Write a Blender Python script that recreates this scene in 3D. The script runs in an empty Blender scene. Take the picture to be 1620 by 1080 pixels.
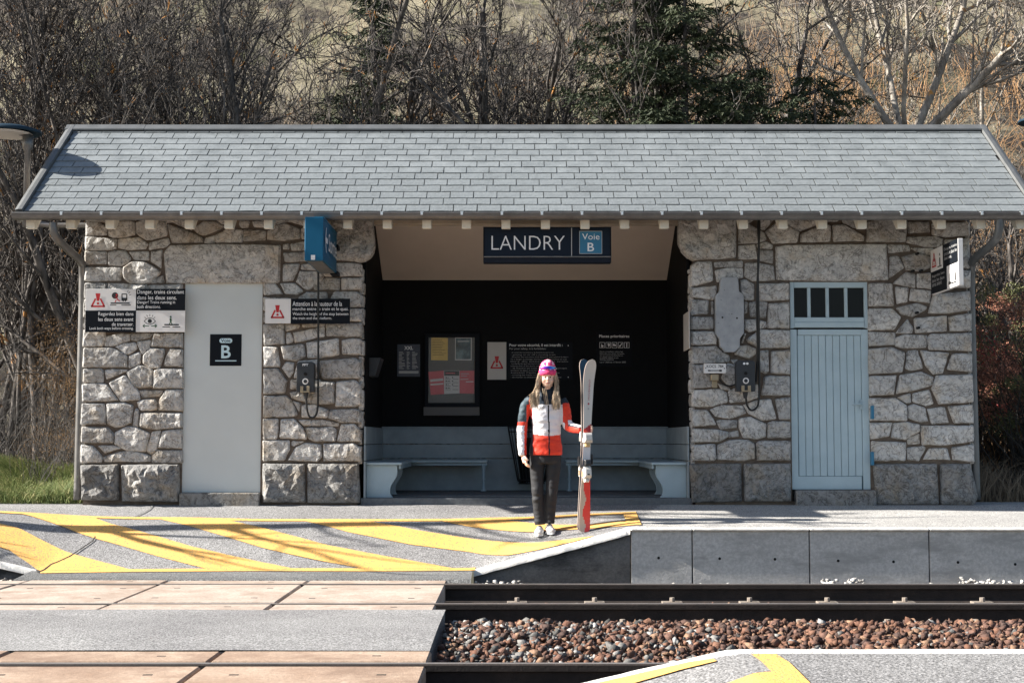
import bpy, bmesh, math, random
import numpy as np
from mathutils import Vector, Matrix, noise
random.seed(7); rng = np.random.default_rng(7)
scene = bpy.context.scene
COL = scene.collection

# ------------------------------------------------------------------ camera
F = 2259.0; TH = math.atan(157.0/2259.0); CT, ST = math.cos(TH), math.sin(TH); ZC = 0.67
cam = bpy.data.cameras.new('camera'); cam_o = bpy.data.objects.new('camera', cam); COL.objects.link(cam_o)
cam.sensor_width = 36.0; cam.lens = 36.0*F/1620.0; cam.clip_end = 1500; cam.clip_start = 0.1
cam_o.location = (0, 0, ZC); cam_o.rotation_euler = (math.pi/2+TH, 0, 0)
scene.camera = cam_o
# ------------------------------------------------------------------ light
SUN = Vector((-1.70, -0.07, 1.0)).normalized()       # towards the sun
w = bpy.data.worlds.new('World'); scene.world = w; w.use_nodes = True
nt = w.node_tree; sky = nt.nodes.new('ShaderNodeTexSky'); sky.sky_type = 'NISHITA'; sky.sun_disc = False
sky.sun_elevation = math.asin(SUN.z); sky.sun_rotation = math.atan2(SUN.x, SUN.y)
bg = nt.nodes['Background']; bg.inputs[1].default_value = 0.056
nt.links.new(sky.outputs[0], bg.inputs[0])
sl = bpy.data.lights.new('sun', 'SUN'); sl.energy = 5.0; sl.angle = math.radians(0.5); sl.color = (1.0, 0.95, 0.87)
so = bpy.data.objects.new('sun', sl); COL.objects.link(so); so.rotation_euler = SUN.to_track_quat('Z', 'Y').to_euler()
so.location = (-20, -5, 20)
scene.view_settings.view_transform = 'Standard'; scene.view_settings.look = 'None'
scene.view_settings.gamma = 1.0; scene.view_settings.exposure = 1.55; scene.view_settings.use_curve_mapping = False

# ------------------------------------------------------------------ geometry of view: pixel of the photo -> world point at a known depth
def ray(px, py):
    X = (px-810)/F; Y = -(py-540)/F
    return (X, CT-Y*ST, ST+Y*CT)
def P(px, py, D):
    r = ray(px, py); t = D/r[1]
    return (r[0]*t, D, ZC+r[2]*t)
def XZ(px, py, D):
    a = P(px, py, D); return a[0], a[2]

# ------------------------------------------------------------------ object helpers
ORG = {}
def thing(name, label, cat, loc=(0,0,0), group=None):
    o = bpy.data.objects.new(name, None); COL.objects.link(o); o.location = loc; o.empty_display_size = 0.1
    o['label'] = label; o['category'] = cat
    if group: o['group'] = group
    ORG[o.name] = Vector(loc); return o
def tag(o, label, cat, group=None):
    o['label'] = label; o['category'] = cat
    if group: o['group'] = group
    return o
def mesh_np(name, V, Q, mats=None, smooth=False, mi=None):
    V = np.asarray(V, dtype=np.float32).reshape(-1, 3); Q = np.asarray(Q, dtype=np.int32); k = Q.shape[1]
    me = bpy.data.meshes.new(name); me.vertices.add(len(V)); me.vertices.foreach_set('co', V.ravel())
    me.loops.add(Q.size); me.loops.foreach_set('vertex_index', Q.ravel())
    me.polygons.add(len(Q)); me.polygons.foreach_set('loop_start', np.arange(0, Q.size, k, dtype=np.int32))
    me.polygons.foreach_set('loop_total', np.full(len(Q), k, dtype=np.int32))
    if smooth: me.polygons.foreach_set('use_smooth', np.ones(len(Q), dtype=bool))
    if mi is not None: me.polygons.foreach_set('material_index', np.asarray(mi, dtype=np.int32))
    me.update(calc_edges=True); me.validate()
    for m in (mats or []): me.materials.append(m)
    return me
def add(name, me, parent=None, kind=None, label=None):
    """link mesh given in WORLD coordinates; under a parent it is moved to the thing's origin"""
    o = bpy.data.objects.new(name, me); COL.objects.link(o)
    if parent is not None:
        org = ORG[parent.name]; o.parent = parent; ORG[o.name] = org
        if org.length > 0: me.transform(Matrix.Translation(-org))
    else: ORG[o.name] = Vector((0,0,0))
    if kind: o['kind'] = kind
    if label: o['label'] = label
    return o
class MB:
    """collects shapes into one mesh"""
    def __init__(s): s.v = []; s.f = []; s.m = []; s.cm = 0
    def raw(s, vs, fs):
        n = len(s.v); s.v += [tuple(v) for v in vs]; s.f += [tuple(i+n for i in f) for f in fs]; s.m += [s.cm]*len(fs); return s
    def box(s, x0, x1, y0, y1, z0, z1):
        if x0 > x1: x0, x1 = x1, x0
        if y0 > y1: y0, y1 = y1, y0
        if z0 > z1: z0, z1 = z1, z0
        vs = [(x,y,z) for z in (z0,z1) for y in (y0,y1) for x in (x0,x1)]
        return s.raw(vs, [(0,2,3,1),(4,5,7,6),(0,1,5,4),(2,6,7,3),(0,4,6,2),(1,3,7,5)])
    def prism(s, poly, ax, a, b):
        """poly: 2-D outline; ax: extrusion axis; a,b: extent"""
        n = len(poly); vs = []
        for t in (a, b):
            for p, q in poly:
                vs.append({'x': (t,p,q), 'y': (p,t,q), 'z': (p,q,t)}[ax])
        fs = [tuple(range(n))[::-1], tuple(range(n, 2*n))] + [(i, (i+1)%n, n+(i+1)%n, n+i) for i in range(n)]
        return s.raw(vs, fs)
    def tube(s, pts, r, S=8, caps=True):
        pts = [Vector(p) for p in pts]; rr = r if hasattr(r, '__len__') else [r]*len(pts)
        n0 = len(pts); vs = []; prev = None
        for i, p in enumerate(pts):
            t = (pts[min(i+1, n0-1)]-pts[max(i-1, 0)]).normalized()
            if prev is None:
                a = Vector((0,0,1)) if abs(t.z) < .9 else Vector((1,0,0)); u = t.cross(a).normalized()
            else: u = (prev - t*prev.dot(t)).normalized()
            prev = u; v = t.cross(u)
            for k in range(S):
                an = 2*math.pi*k/S; vs.append(p+(u*math.cos(an)+v*math.sin(an))*rr[i])
        fs = [(i*S+k, i*S+(k+1)%S, (i+1)*S+(k+1)%S, (i+1)*S+k) for i in range(n0-1) for k in range(S)]
        if caps: fs += [tuple(range(S))[::-1], tuple(range((n0-1)*S, n0*S))]
        return s.raw(vs, fs)
    def disc(s, c, r0, r1, n=24, axis='y'):
        vs = []
        for r in (r0, r1):
            for k in range(n):
                a = 2*math.pi*k/n; vs.append((c[0]+r*math.cos(a), c[1], c[2]+r*math.sin(a)))
        return s.raw(vs, [(k, (k+1)%n, n+(k+1)%n, n+k) for k in range(n)])
    def flat(s, poly, y):
        return s.raw([(p, y, q) for p, q in poly], [tuple(range(len(poly)))])
    def mesh(s, name, mats, bevel=0, smooth=False, seg=1):
        me = bpy.data.meshes.new(name); me.from_pydata(s.v, [], s.f); me.update()
        for m in (mats if isinstance(mats, (list, tuple)) else [mats]): me.materials.append(m)
        if len(me.polygons) == len(s.m): me.polygons.foreach_set('material_index', s.m)
        bm = bmesh.new(); bm.from_mesh(me); bmesh.ops.recalc_face_normals(bm, faces=bm.faces)
        if bevel:
            bmesh.ops.bevel(bm, geom=[e for e in bm.edges if len(e.link_faces) == 2 and e.calc_face_angle(0) > .6], offset=bevel, segments=seg, affect='EDGES', profile=.6)
        bm.to_mesh(me); bm.free()
        if smooth: me.polygons.foreach_set('use_smooth', [True]*len(me.polygons))
        return me
def dup(o, parent=None, loc=None, name=None):
    c = o.copy(); COL.objects.link(c)
    if parent is not None: c.parent = parent
    if loc is not None: c.location = loc
    ORG[c.name] = ORG.get(o.name, Vector((0,0,0)))
    return c
def dup_tree(o, loc=None, rotz=None, label=None, scale=None, parent=None):
    c = o.copy(); COL.objects.link(c); c.parent = parent
    if loc is not None: c.location = loc
    if rotz is not None: c.rotation_euler = (0, 0, rotz)
    if scale is not None: c.scale = (scale,)*3
    if label: c['label'] = label
    for ch in o.children: dup_tree(ch, parent=c)
    return c
def tubes(Pn, Rn, S=4):
    """Pn (N,K,3) polylines, Rn (N,K) radii -> vertices, quads"""
    N, K, _ = Pn.shape
    T = np.empty_like(Pn); T[:, 1:-1] = Pn[:, 2:]-Pn[:, :-2]; T[:, 0] = Pn[:, 1]-Pn[:, 0]; T[:, -1] = Pn[:, -1]-Pn[:, -2]
    T /= np.linalg.norm(T, axis=2, keepdims=True)+1e-9
    ref = np.array([.31, .87, .38]); U = np.cross(T, ref); U /= np.linalg.norm(U, axis=2, keepdims=True)+1e-9; W = np.cross(T, U)
    a = np.arange(S)*2*np.pi/S
    V = Pn[:, :, None, :]+Rn[:, :, None, None]*(U[:, :, None, :]*np.cos(a)[None, None, :, None]+W[:, :, None, :]*np.sin(a)[None, None, :, None])
    base = (np.arange(N)*K*S)[:, None, None]; i = np.arange(K-1)[None, :, None]; k = np.arange(S)[None, None, :]; k2 = (k+1) % S
    Q = np.stack([base+i*S+k, base+i*S+k2, base+(i+1)*S+k2, base+(i+1)*S+k], -1).reshape(-1, 4)
    return V.reshape(-1, 3), Q
def merge(parts):
    Vs, Qs, n = [], [], 0
    for V, Q in parts: Vs.append(V); Qs.append(Q+n); n += len(V)
    return np.concatenate(Vs), np.concatenate(Qs)

# ------------------------------------------------------------------ materials
def nodes(name, rough=.8, metallic=0.0, spec=None):
    m = bpy.data.materials.new(name); m.use_nodes = True; n = m.node_tree; b = n.nodes['Principled BSDF']
    b.inputs['Roughness'].default_value = rough; b.inputs['Metallic'].default_value = metallic
    if spec is not None: b.inputs['Specular IOR Level'].default_value = spec
    return m, n, b
def plain(name, c, rough=.6, metallic=0.0, spec=None, var=0.0, vs=6.0, bump=0.0, bs=60.0, coat=0.0):
    m, n, b = nodes(name, rough, metallic, spec)
    b.inputs['Base Color'].default_value = (*c, 1)
    if coat: b.inputs['Coat Weight'].default_value = coat
    if var:
        ramp = mixnoise(n, [(0.3, tuple(x*(1-var) for x in c)), (0.7, tuple(min(1, x*(1+var)) for x in c))], vs, detail=5)
        n.links.new(ramp, b.inputs['Base Color'])
    if bump: addbump(n, b, bs, bump)
    return m
def coord(n, kind='Object', scale=None):
    tc = n.nodes.new('ShaderNodeTexCoord'); o = tc.outputs[kind]
    if scale:
        mp = n.nodes.new('ShaderNodeMapping'); mp.inputs['Scale'].default_value = scale; n.links.new(o, mp.inputs[0]); o = mp.outputs[0]
    return o
def noise_n(n, scale, detail=4, rough=.6, vec=None, dist=0.0):
    t = n.nodes.new('ShaderNodeTexNoise'); t.inputs['Scale'].default_value = scale; t.inputs['Detail'].default_value = detail
    t.inputs['Roughness'].default_value = rough; t.inputs['Distortion'].default_value = dist
    n.links.new(vec if vec is not None else coord(n), t.inputs['Vector']); return t.outputs['Fac']
def ramp_n(n, fac, stops, interp='LINEAR'):
    r = n.nodes.new('ShaderNodeValToRGB'); r.color_ramp.interpolation = interp
    while len(r.color_ramp.elements) < len(stops): r.color_ramp.elements.new(.5)
    for e, (p, c) in zip(r.color_ramp.elements, stops): e.position = p; e.color = (*c, 1) if len(c) == 3 else c
    n.links.new(fac, r.inputs[0]); return r.outputs[0]
def mixnoise(n, stops, scale, detail=4, vec=None, rough=.6, dist=0.0): return ramp_n(n, noise_n(n, scale, detail, rough, vec, dist), stops)
def mix_n(n, fac, a, b, mode='MIX'):
    x = n.nodes.new('ShaderNodeMix'); x.data_type = 'RGBA'; x.blend_type = mode
    if isinstance(fac, (int, float)): x.inputs[0].default_value = fac
    else: n.links.new(fac, x.inputs[0])
    for i, s in ((6, a), (7, b)):
        if isinstance(s, tuple): x.inputs[i].default_value = (*s, 1)
        else: n.links.new(s, x.inputs[i])
    return x.outputs[2]
def addbump(n, b, scale, strength, detail=6, dist=.02, vec=None, h=None):
    bp = n.nodes.new('ShaderNodeBump'); bp.inputs['Strength'].default_value = strength; bp.inputs['Distance'].default_value = dist
    n.links.new(h if h is not None else noise_n(n, scale, detail, .65, vec), bp.inputs['Height'])
    prev = b.inputs['Normal'].links[0].from_socket if b.inputs['Normal'].links else None
    if prev is not None: n.links.new(prev, bp.inputs['Normal'])
    n.links.new(bp.outputs[0], b.inputs['Normal']); return bp
def island(n, lo, hi):
    """a grey value that differs from piece to piece (random per object)"""
    oi = n.nodes.new('ShaderNodeObjectInfo'); r = n.nodes.new('ShaderNodeMapRange')
    r.inputs[3].default_value = lo; r.inputs[4].default_value = hi; n.links.new(oi.outputs['Random'], r.inputs[0]); return r.outputs[0]
def attr(n, name):
    a = n.nodes.new('ShaderNodeAttribute'); a.attribute_name = name; return a
def scale_col(n, c, f): 
    v = n.nodes.new('ShaderNodeVectorMath'); v.operation = 'SCALE'; n.links.new(c, v.inputs[0]); n.links.new(f, v.inputs['Scale']); return v.outputs[0]

def mat_stone(name, warm, dark=1.0):
    m, n, b = nodes(name, .92, spec=.25)
    c = mixnoise(n, [(0.25, (.22*dark, .21*dark, .205*dark)), (.42, (.46*dark, .45*dark, .435*dark)), (.6, (.62*dark, .605*dark, .58*dark)), (.8, (.73*dark, .71*dark, .675*dark))], 9, 9, rough=.72, dist=1.2)
    st = mixnoise(n, [(.52, (0,0,0)), (.66, (1,1,1))], 3.3, 6)
    c2 = mix_n(n, st, c, mix_n(n, .6, c, warm))
    c2 = mix_n(n, .5, c2, mixnoise(n, [(.36, (.3, .3, .3)), (.5, (1, 1, 1))], 30, 8, rough=.75), 'MULTIPLY')
    vn = ramp_n(n, noise_n(n, 5.5, 9, .62, dist=1.6), [(.472, (1, 1, 1)), (.492, (.30, .28, .26)), (.503, (.30, .28, .26)), (.525, (1, 1, 1))]); c2 = mix_n(n, .75, c2, vn, 'MULTIPLY')
    c3 = scale_col(n, c2, island(n, .74, 1.16)); n.links.new(c3, b.inputs['Base Color'])
    addbump(n, b, 7, .9, 9, .06); addbump(n, b, 45, .55, 8, .012)
    return m
M = {}
M['stone'] = mat_stone('stone_limestone', (.50, .41, .30))
M['stone_base'] = mat_stone('stone_plinth', (.28, .23, .17), .50)
m, n, b = nodes('mortar_brown', .95); c = mixnoise(n, [(.3, (.085, .064, .050)), (.7, (.17, .135, .105))], 14, 6); n.links.new(c, b.inputs[0]); addbump(n, b, 50, .6); M['mortar'] = m
m, n, b = nodes('side_wall_render', .9); vv = n.nodes.new('ShaderNodeTexVoronoi'); vv.feature = 'DISTANCE_TO_EDGE'; vv.inputs['Scale'].default_value = 4.2; n.links.new(coord(n), vv.inputs[0])
e = ramp_n(n, vv.outputs['Distance'], [(.03, (.08, .06, .045)), (.07, (.34, .32, .29))]); n.links.new(e, b.inputs[0]); addbump(n, b, 9, .7); M['sidewall'] = m
# slate
m, n, b = nodes('slate_blue_grey', .5, spec=.45)
c = mixnoise(n, [(.3, (.155, .170, .176)), (.7, (.225, .243, .25))], 5, 6); c = scale_col(n, c, island(n, .93, 1.07))
ge = n.nodes.new('ShaderNodeNewGeometry'); c = mix_n(n, 1.0, c, mixnoise(n, [(.3, (.90, .90, .90)), (.55, (1, 1, 1)), (.72, (1.06, 1.06, 1.05))], 2.2, 8, vec=ge.outputs['Position'], rough=.7), 'MULTIPLY')
c = mix_n(n, .55, c, mixnoise(n, [(.34, (.55, .55, .52)), (.46, (1, 1, 1))], 14, 6, vec=ge.outputs['Position'], rough=.75), 'MULTIPLY')
g = mixnoise(n, [(.55, (0,0,0)), (.8, (1,1,1))], 40, 5); c = mix_n(n, g, c, (.24, .255, .26)); n.links.new(c, b.inputs[0]); addbump(n, b, 30, .3, 6, .01); M['slate'] = m
# asphalt
def mat_asphalt(name, lo, hi, spk):
    m, n, b = nodes(name, .95, spec=.2)
    c = mixnoise(n, [(.3, lo), (.7, hi)], 1.3, 6)
    s = mixnoise(n, [(.36, (.35, .35, .35)), (.5, (1, 1, 1)), (.66, (spk, spk, spk))], 95, 3)
    c = mix_n(n, 1.0, c, s, 'MULTIPLY')
    cr = n.nodes.new('ShaderNodeTexVoronoi'); cr.inputs['Scale'].default_value = 70; n.links.new(coord(n), cr.inputs[0])
    c = mix_n(n, .35, c, ramp_n(n, cr.outputs['Color'], [(.2, (.4,.4,.4)), (.8, (1.5,1.5,1.5))]), 'MULTIPLY')
    n.links.new(c, b.inputs[0]); addbump(n, b, 85, .8, 4, .01); return m
M['asphalt'] = mat_asphalt('asphalt_aged', (.21, .205, .205), (.29, .285, .28), 1.6)
M['platform'] = mat_asphalt('platform_pale', (.36, .35, .335), (.46, .445, .425), 1.3)  # paler paving right of the ramp, glancing reflection partly put into its colour
M['asphalt_dark'] = mat_asphalt('asphalt_patch', (.14, .14, .14), (.20, .20, .195), 1.7)
def mat_paint_road(name, c0):
    m, n, b = nodes(name, .8, spec=.3)
    c = mixnoise(n, [(.3, tuple(x*.85 for x in c0)), (.7, c0)], 3, 6)
    wn = noise_n(n, 55, 6, .75); wr = ramp_n(n, wn, [(.38, (1,1,1)), (.48, (0,0,0))])
    c = mix_n(n, wr, c, (.17, .16, .14)); n.links.new(c, b.inputs[0]); addbump(n, b, 85, .7, 4, .008); return m
M['yellow'] = mat_paint_road('road_paint_yellow', (.86, .475, .13))
M['kerb'] = plain('kerb_white', (.80, .77, .72), .85, var=.2, vs=9, bump=.5, bs=60)
def mat_conc(name, lo, hi, st=None):
    m, n, b = nodes(name, .9, spec=.25); c = mixnoise(n, [(.3, lo), (.7, hi)], 2.0, 8, rough=.7)
    c = mix_n(n, .5, c, mixnoise(n, [(.4, (.55,.55,.55)), (.6, (1,1,1))], 38, 6, rough=.7), 'MULTIPLY')
    if st:
        k = mixnoise(n, [(.48, (0,0,0)), (.62, (1,1,1))], 1.5, 9, vec=coord(n, 'Object', (1, 1, 3)), rough=.75); c = mix_n(n, k, c, st)
    n.links.new(c, b.inputs[0]); addbump(n, b, 55, .5, 6, .01); return m
M['conc_panel'] = mat_conc('concrete_crossing', (.36, .28, .225), (.56, .48, .41), (.30, .225, .175))
M['conc_near'] = mat_conc('concrete_crossing_rusty', (.30, .20, .14), (.50, .38, .29), (.24, .165, .12))
M['conc_wall'] = mat_conc('concrete_platform_wall', (.50, .485, .465), (.62, .605, .58), (.36, .35, .335))
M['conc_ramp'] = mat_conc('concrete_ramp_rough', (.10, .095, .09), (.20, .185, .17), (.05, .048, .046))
M['hole'] = plain('dark_hole', (.006, .006, .006), .9)
M['rail_top'] = plain('rail_steel_polished', (.30, .28, .27), .45, .6, var=.2, vs=3)
M['rail'] = plain('rail_steel_rusty', (.022, .015, .012), .8, .1, var=.4, vs=12, bump=.3)
M['clip'] = plain('rail_clip_dusty', (.24, .20, .165), .8, .1, var=.4, vs=30)
M['sleeper'] = mat_conc('sleeper_concrete', (.20, .15, .11), (.33, .26, .2))
m, n, b = nodes('ballast_stone', .9, spec=.25); a = attr(n, 'tint'); c = mix_n(n, .7, a.outputs['Color'], mixnoise(n, [(.3, (.45,.45,.45)), (.7, (1.3,1.3,1.3))], 25, 6), 'MULTIPLY'); n.links.new(c, b.inputs[0]); addbump(n, b, 60, .5); M['ballast'] = m
M['gravel_base'] = plain('ballast_bed', (.07, .05, .04), .95, var=.5, vs=25, bump=.8, bs=30)
# wood / paint
m, n, b = nodes('door_paint_blue', .5, spec=.4); c = mixnoise(n, [(.3, (.38, .485, .53)), (.7, (.46, .57, .615))], 3, 6); c = mix_n(n, mixnoise(n, [(.68, (0,0,0)), (.74, (1,1,1))], 22, 8, rough=.8), c, (.24, .30, .32)); n.links.new(c, b.inputs[0]); addbump(n, b, 30, .2, 6, .006, vec=coord(n, 'Object', (6, 6, .6))); M['door'] = m
M['door_dark'] = plain('door_joint', (.10, .15, .18), .8)
M['door_white'] = plain('sheet_door_pale', (.57, .605, .60), .45, var=.04, vs=1.5, bump=.05, bs=8)
M['bench'] = plain('bench_paint_bluegrey', (.30, .385, .43), .55, var=.10, vs=4, bump=.12, bs=25)
M['bench_front'] = plain('bench_paint_pale', (.36, .455, .50), .5, var=.08, vs=4, bump=.1, bs=25)
M['wainscot'] = plain('wainscot_paint', (.24, .285, .31), .6, var=.14, vs=5, bump=.15, bs=20)
M['black'] = plain('wall_black_paint', (.007, .0075, .0085), .75, spec=.12, var=.15, vs=4, bump=.1, bs=30)
M['ceiling'] = plain('ceiling_board_greige', (.64, .56, .48), .75, var=.04, vs=3)
M['rafter'] = plain('rafter_paint_cream', (.74, .71, .62), .7, var=.12, vs=10, bump=.1)
M['soffit'] = plain('soffit_wood', (.36, .31, .25), .8, var=.2, vs=5)
M['zinc'] = plain('zinc_gutter', (.17, .165, .16), .45, .6, var=.22, vs=7)
M['zinc_dark'] = plain('zinc_weathered', (.16, .165, .165), .55, .5, var=.2, vs=5)
M['bracket'] = plain('bracket_bright', (.72, .74, .74), .35, .4)
M['floor_in'] = mat_conc('shelter_floor', (.12, .13, .14), (.19, .20, .205))
M['sign_dark'] = plain('sign_black_blue', (.006, .008, .012), .55, spec=.12)
M['sign_navy'] = plain('sign_navy', (.008, .014, .026), .5, spec=.15)
M['sign_white'] = plain('sign_white', (.74, .72, .70), .5, var=.04)
M['sign_white2'] = plain('sign_offwhite', (.52, .49, .46), .5, var=.04)
M['text'] = plain('lettering_white', (.80, .80, .80), .5)
M['text_grey'] = plain('lettering_grey', (.42, .42, .42), .6)
M['text_blue'] = plain('lettering_pale_blue', (.55, .72, .78), .5)
M['red'] = plain('pictogram_red', (.50, .012, .015), .5)
M['green'] = plain('pictogram_green', (.012, .08, .03), .5)
M['ink'] = plain('pictogram_black', (.012, .012, .014), .5)
M['blue_box'] = plain('sign_box_blue', (.006, .095, .185), .5, spec=.2)
M['blue_sq'] = plain('sign_square_blue', (.022, .16, .28), .4)
M['plastic'] = plain('plastic_charcoal', (.022, .025, .03), .45, var=.1, vs=20)
M['cable'] = plain('cable_black', (.008, .008, .008), .5)
M['steel'] = plain('steel_plain', (.5, .5, .48), .35, .8)
M['brass'] = plain('brass_dull', (.34, .28, .19), .5, .4)
m, n, b = nodes('window_glass_dark', .08, spec=.5); b.inputs[0].default_value = (.006, .007, .008, 1); b.inputs['Roughness'].default_value = .25; b.inputs['Specular IOR Level'].default_value = .2; M['pane'] = m
m, n, b = nodes('case_glass', .05); b.inputs['Base Color'].default_value = (.9, .95, .95, 1); b.inputs['Transmission Weight'].default_value = .0; b.inputs['Alpha'].default_value = .05; M['glass'] = m
# ================================================================== GROUND
DW = 15.06          # front face of the shelter
DE = 13.15          # edge of the far platform
def sm(t): t = max(0.0, min(1.0, t)); return t*t*(3-2*t)
ZL = [(10.5, -.55), (12.62, -.548), (12.72, -.543), (13.15, -.51), (13.45, -.41), (13.75, -.30), (14.1, -.18), (14.4, -.10), (15.06, 0.0), (40, 0.0)]
def z_dip(y):
    for (a, za), (b, zb) in zip(ZL, ZL[1:]):
        if y <= b: return za+(zb-za)*max(0, (y-a))/(b-a)
    return 0.0
def z_plat(y): return -.13*max(0.0, min(1.0, (DW-y)/(DW-DE)))
def z_ground(x, y):
    u = max(0.0, (y-DE)/(DW-DE)); s = min(1.0, u*3)
    t = (x-(-.35-.48*u))/((1.08+.7*u)-(-.35-.48*u)); t = max(0, min(1, t)); tr = t*(1-s)+sm(t)*s
    t = ((-4.32+.4*u)-x)/1.75; t = max(0, min(1, t)); tl = t*(1-s)+sm(t)*s
    k = max(tr, tl)
    return z_dip(y)*(1-k)+z_plat(y)*k
def G(px, py):
    """pixel -> point on the far pavement"""
    lo, hi = 12.0, 30.0
    for _ in range(40):
        mid = (lo+hi)/2; p = P(px, py, mid)
        if p[2] > z_ground(p[0], mid) : lo = mid
        else: hi = mid
    return P(px, py, lo)

def grid_sheet(name, xs, ys, zf, mat, drop=None, kind='structure', parent=None):
    V = np.array([(x, y, zf(x, y)) for y in ys for x in xs]); nx, ny = len(xs), len(ys)
    Q = [(j*nx+i, j*nx+i+1, (j+1)*nx+i+1, (j+1)*nx+i) for j in range(ny-1) for i in range(nx-1)]
    return add(name, mesh_np(name, V, Q, [mat], smooth=True), parent, kind)
# pavement: from the platform edge line to behind the front of the shelter
def pave_mesh():
    xs = list(np.arange(-14, -6, .5))+list(np.arange(-6, 2.4, .05))+list(np.arange(2.4, 14.1, .4))
    V, Q = [], []
    ys = [13.15, 13.2]+list(np.arange(13.25, 15.1, .05))+[15.3, 15.8]
    for y in ys:
        for x in xs: V.append((x, y, z_ground(x, y)+.008*noise.noise(Vector((x*.8, y*.8, 0)))*(1 if 13.3 < y < 14.8 else 0)))
    nx = len(xs); Q = [(j*nx+i, j*nx+i+1, (j+1)*nx+i+1, (j+1)*nx+i) for j in range(len(ys)-1) for i in range(nx-1)]
    mi = [1 if V[q[0]][0] > 1.05+.25*(V[q[0]][1]-13.15)-.0 else 0 for q in Q]
    return mesh_np('pavement', V, Q, [M['asphalt'], M['platform']], smooth=True, mi=mi)
zg0 = z_ground
def z_ground(x, y):
    return zg0(x, y)+(.008*noise.noise(Vector((x*.8, y*.8, 0))) if 13.3 < y < 14.8 else 0)
pave = add('pavement', pave_mesh(), None, 'structure')
# asphalt approach strip between kerbs and concrete crossing
XR, XL = -.36, -4.33
def strip(name, x0, x1, y0, y1, z0, z1, mat, parent=None, n=40):
    xs = np.linspace(x0, x1, n); V = []
    ys = [y0-.0, y0, y1]
    for x in xs: V += [(x, y0, z0-.12), (x, y0, z0), (x, y1, z1)]
    Q = [(i*3+k, (i+1)*3+k, (i+1)*3+k+1, i*3+k+1) for i in range(n-1) for k in (0, 1)]
    return add(name, mesh_np(name, V, Q, [mat]), parent, 'structure')
strip('crossing_approach_asphalt', XL-.05, XR+.0, 12.66, 13.15, -.545, -.51, M['asphalt_dark'])

# base bed under tracks, and everything underneath
bed = grid_sheet('ballast_bed', np.arange(-16, 16.1, .5), [3, 5.3, 5.6, 7, 9, 10.6, 12.9, 13.18], lambda x, y: -.72 if 5.5 < y < 13.3 else -1.3, M['gravel_base'])
# --- platform wall right: concrete panels with weep holes, nosing
pw = bpy.data.objects.new('platform_wall', None); COL.objects.link(pw); pw['kind'] = 'structure'; ORG['platform_wall'] = Vector((0, 0, 0))
def xw(px): return P(px, 880, DE)[0]
xj = [1.085, xw(1095.5), xw(1281), xw(1470.5), xw(1657), xw(1846)]
while xj[-1] < 14: xj.append(xj[-1]+1.09)
for i in range(len(xj)-1):
    a, b_ = xj[i]+.004, xj[i+1]-.006
    add('concrete_panel', MB().box(a, b_, DE+.0, DE+.2, -.80, -.152).mesh('concrete_panel', M['conc_wall'], .006), pw)
    nh = 2 if i else 1
hx = [(1042, 882), (1138.5, 883), (1226, 884), (1326, 886.5), (1413.5, 888), (1515.5, 889), (1606, 892)]
for px, py in hx:
    x, _, z = P(px, py, DE); add('weep_hole', MB().tube([(x, DE+.03, z), (x, DE-.002, z)], .013, 12).mesh('weep_hole', M['hole']), pw)
    # water stain below
# edge stone (nosing) on top of the wall, slightly overhanging
for i in range(len(xj)-1):
    a, b_ = xj[i], xj[i+1]-.003
    mb = MB(); mb.box(a, b_, DE-.03, DE+.16, -.151, z_ground(2, DE)+.005)
    add('edge_stone', mb.mesh('edge_stone', M['kerb'], .008), pw)
# ramp cheek (right) : rough concrete wedge with white kerb
rk = bpy.data.objects.new('ramp_kerb', None); COL.objects.link(rk); rk['kind'] = 'structure'; ORG[rk.name] = Vector((0, 0, 0))
def cheek(x0, x1, z0, z1, n, parent, mats):
    xs = np.linspace(x0, x1, n); V = []; Q = []
    for x in xs:
        z = z0+(z1-z0)*(x-x0)/(x1-x0); j = .012*noise.noise(Vector((x*6, 1, 0)))
        V += [(x, DE+.02, -.85), (x, DE+.014+.004*noise.noise(Vector((x*3, 9, 0))), (z-.85)/2), (x, DE+.008, z-.055), (x, DE+.1, z-.055)]
    Q = [(i*4+k, (i+1)*4+k, (i+1)*4+k+1, i*4+k+1) for i in range(n-1) for k in range(3)]
    add('ramp_cheek', mesh_np('ramp_cheek', V, Q, [mats[0]]), parent)
    V = []
    for x in xs:
        z = z0+(z1-z0)*(x-x0)/(x1-x0)+.006+.004*noise.noise(Vector((x*9, 5, 0))); j = .006*noise.noise(Vector((x*12, 2, 0)))
        V += [(x, DE-.02+j, z-.06), (x, DE-.02+j, z), (x, DE+.085+j, z+.004), (x, DE+.085+j, z-.06)]
    Q = [(i*4+k, (i+1)*4+k, (i+1)*4+k+1, i*4+k+1) for i in range(n-1) for k in range(3)]
    add('kerb_stone', mesh_np('kerb_stone', V, Q, [mats[1]]), parent)
cheek(-.35, 1.08, -.51, -.13, 40, rk, (M['conc_ramp'], M['kerb']))
lk = bpy.data.objects.new('ramp_kerb', None); COL.objects.link(lk); lk['kind'] = 'structure'; ORG[lk.name] = Vector((0, 0, 0))
cheek(-6.05, -4.34, -.13, -.51, 30, lk, (M['conc_ramp'], M['kerb']))
add('platform_face', MB().box(-14, -6.05, DE, DE+.2, -.8, z_plat(DE)).mesh('platform_face', M['conc_wall']), None, 'structure')

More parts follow.
